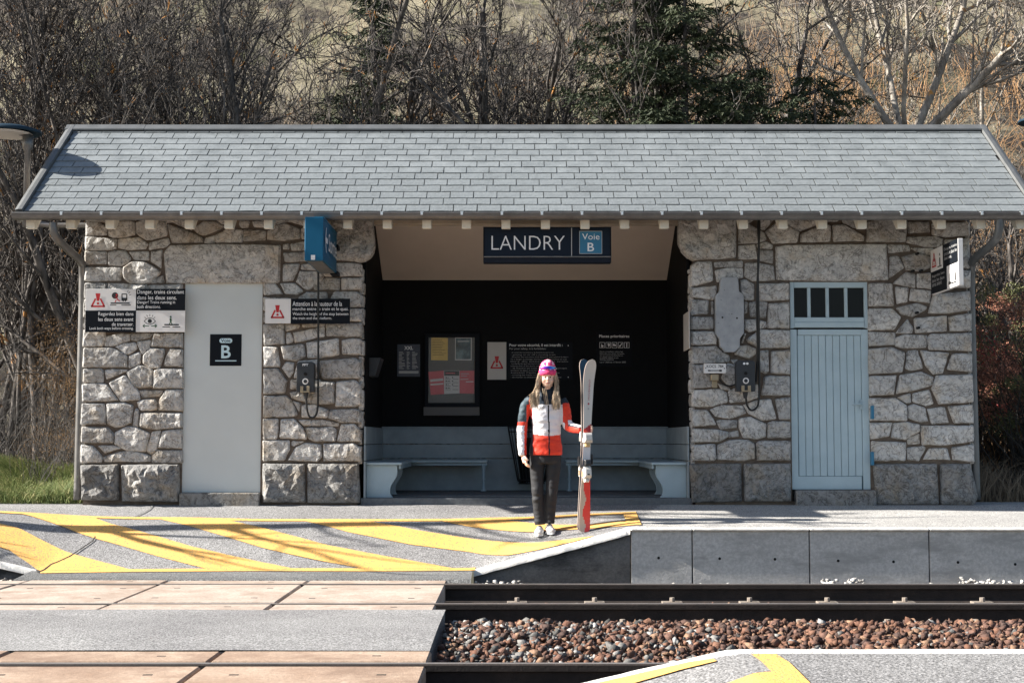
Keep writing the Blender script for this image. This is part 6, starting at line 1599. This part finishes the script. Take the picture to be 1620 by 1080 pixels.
def ball(c, r, sc=(1, 1, 1), S=16):
    V, F_ = [], []; n = 10
    for i in range(1, n):
        th = math.pi*i/n
        for k in range(S): a = 2*math.pi*k/S; V.append((c[0]+r*sc[0]*math.sin(th)*math.cos(a), c[1]+r*sc[1]*math.sin(th)*math.sin(a), c[2]+r*sc[2]*math.cos(th)))
    m_ = len(V); V += [(c[0], c[1], c[2]+r*sc[2]), (c[0], c[1], c[2]-r*sc[2])]
    F_ = [(i*S+k, (i+1)*S+k, (i+1)*S+(k+1) % S, i*S+(k+1) % S) for i in range(n-2) for k in range(S)]
    F_ += [(m_, k, (k+1) % S) for k in range(S)]+[(m_+1, (n-2)*S+(k+1) % S, (n-2)*S+k) for k in range(S)]
    return V, F_
def fuse(name, shapes, voxel, smooth_it=6, fac=.5):
    mb = MB()
    for V, F_ in shapes: mb.raw(V, F_)
    me = bpy.data.meshes.new(name+'_raw'); me.from_pydata([tuple(v) for v in mb.v], [], mb.f)
    bm = bmesh.new(); bm.from_mesh(me); bmesh.ops.recalc_face_normals(bm, faces=bm.faces); bm.to_mesh(me); bm.free()
    o = bpy.data.objects.new('tmp', me); COL.objects.link(o)
    r = o.modifiers.new('r', 'REMESH'); r.mode = 'VOXEL'; r.voxel_size = voxel; r.use_smooth_shade = True
    s = o.modifiers.new('s', 'SMOOTH'); s.iterations = smooth_it; s.factor = fac
    dg = bpy.context.evaluated_depsgraph_get(); out = bpy.data.meshes.new_from_object(o.evaluated_get(dg)); bpy.data.objects.remove(o)
    out.name = name; out.polygons.foreach_set('use_smooth', [True]*len(out.polygons)); return out
M['skin'] = plain('skin', (.86, .56, .42), .5, var=.05, vs=30); M['skin'].node_tree.nodes['Principled BSDF'].inputs['Subsurface Weight'].default_value = .08
M['lips'] = plain('lips', (.50, .16, .14), .45); M['brow'] = plain('eyebrow_brown', (.12, .07, .04), .8); M['eye'] = plain('eye_dark', (.03, .02, .015), .2); M['eye_white'] = plain('eye_white', (.7, .68, .65), .3)
# ---- body (head, neck, hands; one continuous surface)
hx_, hy_ = U(866.6), DPX-.02
def hz(py): return Vz(py)
sh = []
sh.append(ball((hx_, hy_+.012, hz(590)), .078, (.93, 1.12, 1.10)))            # cranium
sh.append(ball((hx_, hy_-.018, hz(601)), .060, (.98, .92, 1.12)))            # face mass
sh.append(ball((hx_, hy_-.048, hz(609)), .026, (1.15, .9, .85)))             # chin
sh.append(ball((hx_-.030, hy_-.052, hz(601.5)), .020, (1, .8, 1))); sh.append(ball((hx_+.030, hy_-.052, hz(601.5)), .020, (1, .8, 1)))   # cheeks
sh.append(limb([(hx_, hy_-.070, hz(596)), (hx_, hy_-.082, hz(599.5)), (hx_, hy_-.092, hz(602))], [.007, .009, .0125], 10))  # nose
sh.append(ball((hx_, hy_-.074, hz(605.8)), .013, (1.5, .6, .7)))             # mouth mound
sh.append(limb([(hx_-.04, hy_-.062, hz(593.6)), (hx_, hy_-.073, hz(593.2)), (hx_+.04, hy_-.062, hz(593.6))], [.008, .010, .008], 8))     # brow
for s in (-1, 1): sh.append(ball((hx_+s*.073, hy_+.005, hz(600)), .017, (.35, .8, 1.4)))
sh.append(limb([(hx_, hy_+.02, hz(604)), (hx_, hy_+.02, hz(618)), (hx_, hy_+.02, hz(640))], [.050, .048, .07], 14))
# torso, arms and legs core (inside the clothes)
cx_ = U(864.5)
sh.append(loft([(cx_, DPX+.02, Vz(722), .10, .06), (cx_, DPX+.02, Vz(690), .11, .085), (cx_, DPX+.01, Vz(650), .13, .095), (cx_, DPX+.01, Vz(630), .13, .07), (cx_, DPX+.015, Vz(624), .06, .05)]))
armR = [W3(839, 634, .01), W3(829, 652, .015), W3(826, 676, .0), W3(825.5, 700, -.03), W3(827.5, 718, -.05)]
armL = [W3(889, 634, .01), W3(894.5, 652, 0), W3(898, 672, -.03), W3(908, 677, -.11), W3(919, 679, -.19)]
sh.append(limb(armR, [.04, .036, .032, .028, .022])); sh.append(limb(armL, [.04, .036, .032, .028, .022]))
for s, xs_ in ((-1, (852, 851, 853, 854)), (1, (874, 872, 871, 869.5))):
    sh.append(limb([W3(xs_[0], 722, .02), W3(xs_[1], 750, .0), W3(xs_[2], 780, -.01), W3(xs_[3], 826, .02)], [.045, .038, .032, .030]))
# hands
def hand(wrist, direction, palm_n, length, curl, spread, thumb_side, shp, pr=.0105):
    d = Vector(direction).normalized(); nrm = (Vector(palm_n)-d*Vector(palm_n).dot(d)).normalized(); side = d.cross(nrm)
    w_ = Vector(wrist); L = length; pl_ = L*.52
    shp.append(limb([w_, w_+d*pl_*.5, w_+d*pl_], [.020, .026, .024], 12))
    for k in range(4):
        o_ = (k-1.5)*.0165; b_ = w_+d*pl_*.85+side*o_; fl = L*[.42, .48, .45, .36][k]; dd = d+side*(k-1.5)*spread; dd.normalize()
        pts = [b_]; ang = 0; p_ = b_
        for j in range(3):
            ang += curl*[.55, .9, .8][j]; q = dd*math.cos(ang)+nrm*math.sin(ang); p_ = p_+q*fl*[.42, .32, .26][j]; pts.append(p_)
        shp.append(limb(pts, [pr, pr*.95, pr*.85, pr*.7], 10))
    b_ = w_+d*pl_*.28+side*thumb_side*.022; t1 = b_+(d*.7+side*thumb_side*.75+nrm*.3).normalized()*L*.22; t2 = t1+(d*.9+side*thumb_side*.15+nrm*.55).normalized()*L*.2
    shp.append(limb([b_, t1, t2], [pr*1.35, pr*1.1, pr*.85], 10))
hand(W3(828, 719, -.05), (.25, -.15, -1), (1, .1, 0), .155, .42, .10, 1, sh)
hand(W3(920, 679.3, -.20), (1, -.05, .05), (0, -1, 0), .145, .95, .06, -1, sh, .0105)
body = fuse('body', sh, .0052, 3, .4)
body.materials.append(M['skin']); body.materials.append(M['lips'])
for f in body.polygons:
    c = f.center
    if abs(c.x-hx_) < .020 and abs(c.z-hz(605.8)) < .0055*(1.2-abs(c.x-hx_)/.025) and c.y < hy_-.06: f.material_index = 1
bo = add('body', body, woman)
for s in (-1, 1):
    ex = hx_+s*.026; ez = hz(596.6)
    add('eye', MB().raw(*ball((ex, hy_-.0615, ez), .0105, (1.2, .6, .5))).mesh('eye', M['eye_white'], 0, smooth=True), woman)
    add('iris', MB().raw(*ball((ex, hy_-.0655, ez), .0068)).mesh('iris', M['eye'], 0, smooth=True), woman)
    add('eyebrow', MB().raw(*limb([(ex-s*.016, hy_-.071, hz(593.8)), (ex, hy_-.0735, hz(593.0)), (ex+s*.017, hy_-.066, hz(594.0))], [.003, .004, .0025], 6)).mesh('eyebrow', M['brow']), woman)
# ---- jacket
jk = []
jx = U(864.5); jy = DPX+.01
prof = [(719.5, 864, .158, .118), (712, 864, .160, .120), (700, 864, .150, .115), (688, 864.2, .140, .108), (675, 864.5, .140, .108), (662, 864.5, .147, .112), (650, 864.5, .156, .112), (640, 864.5, .160, .102), (633, 864.5, .150, .088), (627.5, 865, .115, .074), (622, 866, .078, .066), (616, 866.5, .069, .064), (610.5, 866.8, .068, .066)]
jk.append(loft([(U(a), jy+(.0 if z > 620 else .008), Vz(z), rx, ry) for z, a, rx, ry in prof], 28))
jk.append(limb([W3(841, 631.5, .01), W3(833.5, 640, .015), W3(829, 655, .015), W3(826.5, 672, .005), W3(825.5, 690, -.02), W3(826, 706, -.04), W3(827.3, 720.5, -.055)], [.052, .057, .054, .051, .048, .044, .037], 18))
jk.append(limb([W3(888, 631.5, .01), W3(892.5, 641, .01), W3(895.5, 656, .0), W3(898, 671, -.03), W3(905, 676.5, -.09), W3(912, 678, -.14), W3(919.5, 679.2, -.19)], [.052, .056, .053, .052, .048, .044, .037], 18))
jm = fuse('jacket', jk, .0065, 5, .5)
JM = {}
for nm_, c_ in (('navy', (.010, .019, .032)), ('white', (.80, .78, .80)), ('coral', (.74, .050, .022)), ('zip', (.010, .012, .016)), ('slate', (.055, .085, .105))):
    m, n, b = nodes('jacket_'+nm_, .62, spec=.3); b.inputs['Sheen Weight'].default_value = .1; b.inputs[0].default_value = (*c_, 1); addbump(n, b, 9, .45, 3, .03, vec=coord(n, 'Object', (1, 1, 2.2))); addbump(n, b, 160, .12, 2, .003); JM[nm_] = len(jm.materials); jm.materials.append(m)
co = [v.co.copy() for v in jm.vertices]
for v in jm.vertices:       # folds
    c = v.co; k = noise.noise(Vector((c.x*9, c.y*9, c.z*26)))*.010+noise.noise(Vector((c.x*22, c.y*22, c.z*34+5)))*.005
    ay = (c.x-jx)
    v.co += Vector(((1 if ay > 0 else -1)*.4, -.9 if c.y < jy else .9, 0))*k
def pxof(c): return 865+(c.x-PXO[0])*SC, 842-(c.z-GZ)*SC
for f in jm.polygons:
    c = f.center; x, y = pxof(c); front = c.y < jy+.02
    mid = 867.5+(y-640)*.018
    armr = x < 838.5-(.0 if y > 640 else 0) and (x < 836.5 or y < 640); arml = x > 893.5 or (x > 890.5 and y < 668 and y > 636)
    if y < 626: mi = 'navy'
    elif armr and y > 629:
        if y < 667: mi = 'slate' if x < 833+ (667-y)*.12 else 'coral'
        elif y < 673: mi = 'coral'
        else: mi = 'white' if x < 829.5 else 'coral'
        if x > 833 and y > 640: mi = 'coral'
    elif arml:
        if y < 637: mi = 'navy'
        elif y < 664 or x < 898.5: mi = 'coral'
        else: 
            top = 668+(x-898)*.22
            mi = 'white' if y < top+3.4 else ('navy' if y < top+5.8 else 'coral')
            if c.y > DPX+.02+(-.11): mi = mi
    else:
        edge = 843.5+max(0, (645-y))*-.2
        if y < 639.3+abs(x-mid)*.02: mi = 'navy'
        elif abs(x-mid) < 1.15 and front and y > 641: mi = 'zip'
        elif x < 843.2-(690-y)*.012 and y > 660: mi = 'navy'
        elif x > 889.8 and y > 684: mi = 'navy'
        elif y < 686.5+(1-abs(x-mid)/24)*3.2: mi = 'white' if front or True else 'navy'
        else: mi = 'coral'
        if not front and mi == 'white': mi = 'navy'
        if x < 842 and 640 < y < 662: mi = 'coral'
    f.material_index = JM[mi]
jo = add('jacket', jm, woman)
yfz = jy-.125
# chest emblem
add('emblem', fit_text('~∞', M['sign_navy'], (0, jy-.117, 0), (1, 0, 0), (0, 0, 1), U(849), U(861), Vz(646), Vz(642.5), 0), woman)
# ---- trousers
tr = []
tr.append(loft([(U(864), DPX+.02, Vz(713), .140, .100), (U(864), DPX+.02, Vz(724), .148, .105), (U(863.8), DPX+.02, Vz(733), .140, .10)], 22))
tr.append(limb([W3(851, 722, .02), W3(850, 738, .01), W3(849.8, 756, .005), W3(850.5, 776, -.005), W3(851.5, 794, .0), W3(853, 812, .01), W3(854, 829, .0)], [.078, .072, .064, .058, .055, .053, .050], 18))
tr.append(limb([W3(876.5, 722, .02), W3(875.8, 738, .01), W3(874.6, 756, .005), W3(872.8, 776, -.005), W3(871.5, 794, .0), W3(870.3, 812, .01), W3(869.5, 827, .0)], [.076, .071, .064, .058, .055, .053, .049], 18))
tm = fuse('trousers', tr, .007, 4, .5)
m, n, b = nodes('trousers_charcoal', .7, spec=.25); b.inputs[0].default_value = (.028, .029, .032, 1); addbump(n, b, 6, .35, 3, .03, vec=coord(n, 'Object', (1, 1, 1.6))); tm.materials.append(m)
for v in tm.vertices:
    c = v.co; x, y = pxof(c); a = .012 if (765 < y < 795 or y > 810) else .005
    v.co += Vector((.4 if c.x > U(863) else -.4, -1 if c.y < DPX+.01 else .6, 0))*a*noise.noise(Vector((c.x*8, c.y*5, c.z*30)))
add('trousers', tm, woman)
# ---- shoes
for cxp, cyp, yaw in ((854, 841.5, -.10), (869.5, 840.6, .12)):
    bx_, bz = U(cxp), z_ground(U(cxp), DPX-.05)
    secs = []; shp = []
    # lengthwise stations, heel (back) to toe (front)
    st = [(.085, .030, .045), (.05, .036, .075), (.0, .040, .082), (-.05, .044, .065), (-.10, .046, .050), (-.14, .040, .040), (-.165, .026, .028)]
    V, Fc, S = [], [], 14
    for (yy, hw, hh) in st:
        for k in range(S):
            a = 2*math.pi*k/S; X = hw*math.cos(a); Z = hh*.5+hh*.5*math.sin(a) if True else 0
            X *= 1.0 if math.sin(a) < .3 else .8
            xr = X*math.cos(yaw)-yy*math.sin(yaw); yr = X*math.sin(yaw)+yy*math.cos(yaw); V.append((bx_+xr, DPX+.02+yr, bz+.012+Z))
    Fc = [(i*S+k, i*S+(k+1) % S, (i+1)*S+(k+1) % S, (i+1)*S+k) for i in range(len(st)-1) for k in range(S)]+[tuple(range(S))[::-1], tuple(range((len(st)-1)*S, len(st)*S))]
    so_ = add('shoe', MB().raw(V, Fc).mesh('shoe', M['shoe'] if 'shoe' in M else M.setdefault('shoe', plain('shoe_white', (.62, .60, .57), .6, var=.08, vs=30)), 0, smooth=True), woman)
    V2 = []
    for z_ in (0.0, .018):
        for t in np.linspace(0, 2*math.pi, 25)[:-1]:
            X = .047*math.cos(t)*(1.0-.16*(math.sin(t) < 0)); Y_ = -.04+.135*math.sin(t)
            V2.append((bx_+X*math.cos(yaw)-Y_*math.sin(yaw), DPX+.02+X*math.sin(yaw)+Y_*math.cos(yaw), bz+z_))
    n2 = 24; Fc2 = [(k, (k+1) % n2, n2+(k+1) % n2, n2+k) for k in range(n2)]+[tuple(range(n2))[::-1], tuple(range(n2, 2*n2))]
    add('sole', MB().raw(V2, Fc2).mesh('sole', M['text']), so_)
    for j in range(3):
        yy = -.035-.03*j; zt_ = bz+.012+[.070, .060, .052][j]+.003
        add('lace', MB().tube([(bx_-.022-yy*-math.sin(yaw), DPX+.02+yy, zt_-.004), (bx_+.0-yy*math.sin(yaw), DPX+.02+yy-.004, zt_), (bx_+.022-yy*math.sin(yaw), DPX+.02+yy, zt_-.004)], .003, 5).mesh('lace', M['text_grey']), so_)
# ---- beanie
M['pink'] = plain('beanie_pink', (.86, .06, .20), .85, bump=.5, bs=120); M['pink_light'] = plain('beanie_pattern', (.92, .55, .60), .85)
secs = [(hx_, hy_+.006, hz(593.2), .081, .092), (hx_, hy_+.006, hz(590), .084, .095), (hx_, hy_+.006, hz(586), .085, .096), (hx_, hy_+.008, hz(585.6), .080, .090), (hx_, hy_+.008, hz(582), .079, .089), (hx_+.001, hy_+.01, hz(577), .072, .080), (hx_+.002, hy_+.012, hz(573), .060, .066), (hx_+.003, hy_+.014, hz(570), .043, .048), (hx_+.003, hy_+.014, hz(568.3), .022, .024), (hx_+.003, hy_+.014, hz(567.8), .006, .006)]
V, F_ = loft(secs, 28); hm = MB().raw(V, F_).mesh('beanie', [M['pink'], M['pink_light']], 0, smooth=True)
for f in hm.polygons:
    c = f.center; 
    if c.z > hz(584.5) and noise.noise(Vector((c.x*60, c.y*60, c.z*45))) > .15: f.material_index = 1
add('beanie', hm, woman)
# ---- sunglasses on the beanie
m, n, b = nodes('goggle_mirror', .08, .75); g = n.nodes.new('ShaderNodeSeparateXYZ'); n.links.new(coord(n, 'Object'), g.inputs[0]); r_ = n.nodes.new('ShaderNodeMapRange'); r_.inputs[1].default_value = -.07+.01; r_.inputs[2].default_value = .09; n.links.new(g.outputs[0], r_.inputs[0])
c = ramp_n(n, r_.outputs[0], [(0, (.75, .05, .35)), (.35, (.35, .06, .85)), (.55, (.06, .08, .95)), (1, (.05, .45, .75))]); n.links.new(c, b.inputs[0]); M['goggle'] = m
V = []; NS = 18
for i in range(NS+1):
    a = math.radians(-62+124*i/NS); e = 1-abs(i/NS-.5)*2; hh = .013*(e**.45)+.0035; notch = .006*math.exp(-((i/NS-.5)/.07)**2)
    for r_k, zz in ((1.0, hh), (1.10, hh*.4), (1.10, -hh*.5+notch), (1.02, -hh+notch)):
        V.append((hx_+.082*r_k*math.sin(a), hy_+.006-.094*r_k*math.cos(a), hz(581.8)+zz))
F_ = [(i*4+k, (i+1)*4+k, (i+1)*4+k+1, i*4+k+1) for i in range(NS) for k in range(3)]
gl = add('sunglasses', MB().raw(V, F_).mesh('sunglasses', M['goggle'], 0, smooth=True), woman)
add('goggle_rim', MB().tube([(hx_+.084*math.sin(math.radians(a)), hy_+.006-.097*math.cos(math.radians(a)), hz(581.8)+.0165*(1-abs(a)/80)**.5) for a in range(-66, 67, 6)], .0028, 6).tube([(hx_+s*.084*math.sin(math.radians(60)), hy_-.045, hz(581.8)) for s in (1,)]+[(hx_+.088, hy_+.03, hz(582.5))], .003, 6).mesh('goggle_rim', M['white_rim'] if 'white_rim' in M else M['sign_white']), gl)
# ---- hair: long strands over both shoulders
m, n, b = nodes('hair_blonde', .45, spec=.4); c = mixnoise(n, [(.32, (.12, .08, .05)), (.48, (.38, .28, .18)), (.64, (.70, .56, .40))], 30, 3, vec=coord(n, 'Object', (1.5, 1.5, .12))); n.links.new(c, b.inputs[0]); M['hair'] = m
hs = random.Random(5); Pn, Rn = [], []
for s in (-1, 1):
    for k in range(340):
        u = hs.random(); 
        if s < 0: end = (hs.uniform(837, 852), hs.uniform(626, 648)); w0 = hs.uniform(852, 857)
        else: end = (hs.uniform(874, 886), hs.uniform(628, 649)); w0 = hs.uniform(876.5, 880.5)
        if s < 0 and end[0] < 838: end = (end[0], hs.uniform(624, 637))
        dep = hs.uniform(-.075, .03); st_ = W3(w0, hs.uniform(589, 593), dep*.6+.0)
        sx = st_[0]
        mid1 = W3(w0+(-3.5 if s < 0 else 3)*hs.uniform(.3, 1.3), 606, dep*.75); mid2 = W3((w0+end[0])/2+(-2.5 if s < 0 else 1.5)*hs.uniform(0, 1.2), 620, -.055-hs.random()*.05); mid3 = W3(end[0]*.85+w0*.15+hs.uniform(-1.5, 1.5), (620+end[1])/2, -.100-hs.random()*.03); e_ = W3(end[0]+hs.uniform(-1.5, 1.5), end[1], -.108-hs.random()*.03)
        ctrl = [Vector(q) for q in (st_, mid1, mid2, mid3, e_)]; out = []
        for i in range(13):
            t = i/12*4; j = min(3, int(t)); f_ = t-j; p0, p1, p2, p3 = ctrl[max(j-1, 0)], ctrl[j], ctrl[j+1], ctrl[min(j+2, 4)]
            q = .5*((2*p1)+(p2-p0)*f_+(2*p0-5*p1+4*p2-p3)*f_*f_+(3*p1-p0-3*p2+p3)*f_**3); q.x += .004*math.sin(i*1.1+k); q.y += .003*math.cos(i*1.3+k*2); out.append(q[:])
        Pn.append(out); rr_ = hs.uniform(.0013, .0028); Rn.append([rr_*(1-.6*(i/12)**3) for i in range(13)])
V, Q = tubes(np.array(Pn), np.array(Rn), 4); add('hair', mesh_np('hair', V, Q, [M['hair']], smooth=True), woman)
# central lock falling over the collar and collar lining
add('hair_lock', mesh_np('hair_lock', *tubes(np.array([[W3(861+3*math.sin(j)+t*(3.5+j*.15), 614+t*26, -.085-.03*t)for t in np.linspace(0, 1, 7)] for j in range(6)]), np.full((6, 7), .0024), 4), [M['hair']], smooth=True), woman)

# ================================================================== SKIS
SKD = DPX-.225
skx, _, skz = P(923, 832, SKD); skz = z_ground(skx, SKD)
skis = thing('pair_of_skis', 'pair of grey and red skis with white bindings standing upright beside the woman', 'skis', (skx, SKD, skz))
psi = .36; wv = Vector((math.cos(psi), math.sin(psi), 0)); nv = Vector((math.sin(psi), -math.cos(psi), 0))
LN = 1.62; lean = (P(931, 568, SKD)[0]-skx)/LN
def ski_pt(off, s, a, h):    # off: base offset along n, s: along length 0..1, a: half-width param, h: thickness
    t = s; wd = .052+.0*t
    wd = .0475+.010*math.cos(t*math.pi*2)*1.0
    if t > .93: wd *= math.sqrt(max(0, 1-((t-.93)/.07)**2.6))*1.0
    if t < .03: wd *= math.sqrt(max(0.12, 1-((.03-t)/.03)**2*.7))
    up = .075*max(0, (t-.82)/.18)**2+.018*max(0, (.07-t)/.07)**2
    z = t*LN; p = Vector((skx+lean*z, SKD, skz+z))
    return p+wv*(a*wd)+nv*(off*(.006+up+(.006*math.sin(math.pi*min(1, t/.85)))*.6+h))
NSEG = 170
SKM = [plain('ski_top_grey', (.64, .61, .57), .35, coat=.3), plain('ski_red', (.86, .05, .03), .35, coat=.3), plain('ski_dark_red', (.42, .02, .035), .35), plain('ski_cream', (.62, .45, .33), .4), plain('ski_edge', (.40, .33, .29), .4, .3), plain('ski_base_navy', (.025, .06, .09), .4), plain('ski_white', (.72, .70, .72), .4)]
def ski(off, px_shift, lab, zsh=0.0):
    V, F_, MI = [], [], []
    NA = 10
    for i in range(NSEG+1):
        t = i/NSEG
        for h in (0.0, .011):
            for a in np.linspace(-1, 1, NA+1):
                q = ski_pt(off, t, a, h); q.z += zsh; q.x += px_shift*t; V.append(q)
    st_ = 2*(NA+1)
    for i in range(NSEG):
        t = (i+.5)/NSEG
        for k in range(NA):
            a = (k+.5)/NA*2-1
            top = (i*st_+NA+1+k, i*st_+NA+1+k+1, (i+1)*st_+NA+1+k+1, (i+1)*st_+NA+1+k); bot = (i*st_+k, i*st_+k+1, (i+1)*st_+k+1, (i+1)*st_+k)
            F_ += [top, bot]
            if t > .61+.018*a: mi = 0
            elif t > .535+.018*a: mi = 2 if (t+a*.02) > .585 else 1
            elif t > .515: mi = 1
            elif t > .30: mi = 6
            else: mi = 1 if a > -.15+.35*math.sin(t*42)*.8 else 3
            MI += [mi, 5]
        for k in (0, NA): F_.append((i*st_+k, i*st_+NA+1+k, (i+1)*st_+NA+1+k, (i+1)*st_+k)); MI.append(4)
    F_ += [(k, k+1, NA+1+k+1, NA+1+k) for k in range(NA)]+[(NSEG*st_+k, NSEG*st_+k+1, NSEG*st_+NA+1+k+1, NSEG*st_+NA+1+k) for k in range(NA)]; MI += [4]*(2*NA)
    me = bpy.data.meshes.new('ski'); me.from_pydata([tuple(v) for v in V], [], F_); 
    for m_ in SKM: me.materials.append(m_)
    me.polygons.foreach_set('material_index', MI); bm = bmesh.new(); bm.from_mesh(me); bmesh.ops.recalc_face_normals(bm, faces=bm.faces); bm.to_mesh(me); bm.free()
    o = add('ski', me, skis)
    # bindings
    M['bind'] = M.get('bind') or plain('binding_white', (.66, .62, .56), .4, var=.15, vs=40); M['bind_d'] = M.get('bind_d') or plain('binding_black', (.02, .02, .022), .4); M['bind_o'] = M.get('bind_o') or plain('binding_gold', (.55, .38, .18), .4, .3)
    def lump(nm_, t, L_, w_, h0, h1, mat, ca=0.0):
        p = ski_pt(off, t, 0, .012); p.z += zsh; p.x += px_shift*t; n_ = nv*off; zc_ = p.z; V = []
        pr_ = [(-L_/2, h0), (-L_/2, h1*.6), (-L_/4, h1), (L_/4, h1*.9), (L_/2, h1*.45), (L_/2, h0)]
        for s in (-1, 1):
            for a, h in pr_: V.append(p+wv*(ca+s*w_/2*(1 if h < h1*.8 else .75))+n_*h+Vector((0, 0, a)))
        k = len(pr_); F2 = [tuple(range(k)), tuple(range(k, 2*k))[::-1]]+[(i, (i+1) % k, k+(i+1) % k, k+i) for i in range(k)]
        return add(nm_, MB().raw(V, F2).mesh(nm_, M[mat], .004), o)
    lump('toe_piece', .545, .095, .088, 0, .05, 'bind'); lump('toe_wing', .53, .045, .104, .006, .03, 'bind'); lump('toe_lever', .507, .05, .05, .0, .032, 'bind_o'); lump('toe_plate', .50, .03, .075, 0, .014, 'bind')
    lump('heel_piece', .345, .11, .078, 0, .065, 'bind'); lump('heel_wing', .335, .05, .098, .006, .035, 'bind_o'); lump('heel_lever', .40, .06, .07, .01, .055, 'bind_d'); lump('brake_arm', .42, .10, .012, -.01, .02, 'bind_d', .055); lump('brake_arm', .40, .10, .012, -.01, .02, 'bind_d', -.055); lump('heel_foot', .30, .045, .05, 0, .04, 'bind')
    lump('heel_window', .335, .03, .03, .05, .07, 'bind_d')
    return o
s_front = ski(1, 0, '', 0); s_back = ski(-1, -.012, '', .012)
# lettering on the front ski, reading upwards
p0 = ski_pt(1, .70, 0, .0135)
for t0, t1, body_, mat_ in ((.765, .885, 'MOVEMENT', 'ski_txt'), (.735, .75, '●', 'ski_txt'), (.705, .722, '✱', 'text_grey')):
    M['ski_txt'] = M.get('ski_txt') or plain('ski_lettering', (.36, .02, .05), .5)
    a = ski_pt(1, t0, -.0, .0125); b_ = ski_pt(1, t1, -.0, .0125); ux = (b_-a); L_ = ux.length; ux.normalize()
    hh = .016
    if body_ == 'MOVEMENT': me = fit_text(body_, M[mat_], a+nv*.004-wv*.0, tuple(ux), tuple(-wv), 0, L_, -hh/2-.006, hh/2-.006, 0)
    else:
        mb = MB(); ctr = (a+b_)/2+nv*.004+wv*.004; mb.raw([ctr+wv*.009*math.cos(q)+ux*.010*math.sin(q) for q in np.linspace(0, 6.283, 11)[:-1]], [tuple(range(10))]); me = bpy.data.meshes.new('emblem'); me.from_pydata([tuple(v) for v in mb.v], [], mb.f); me.materials.append(M[mat_])
    add('lettering' if body_ == 'MOVEMENT' else 'emblem', me, s_front)
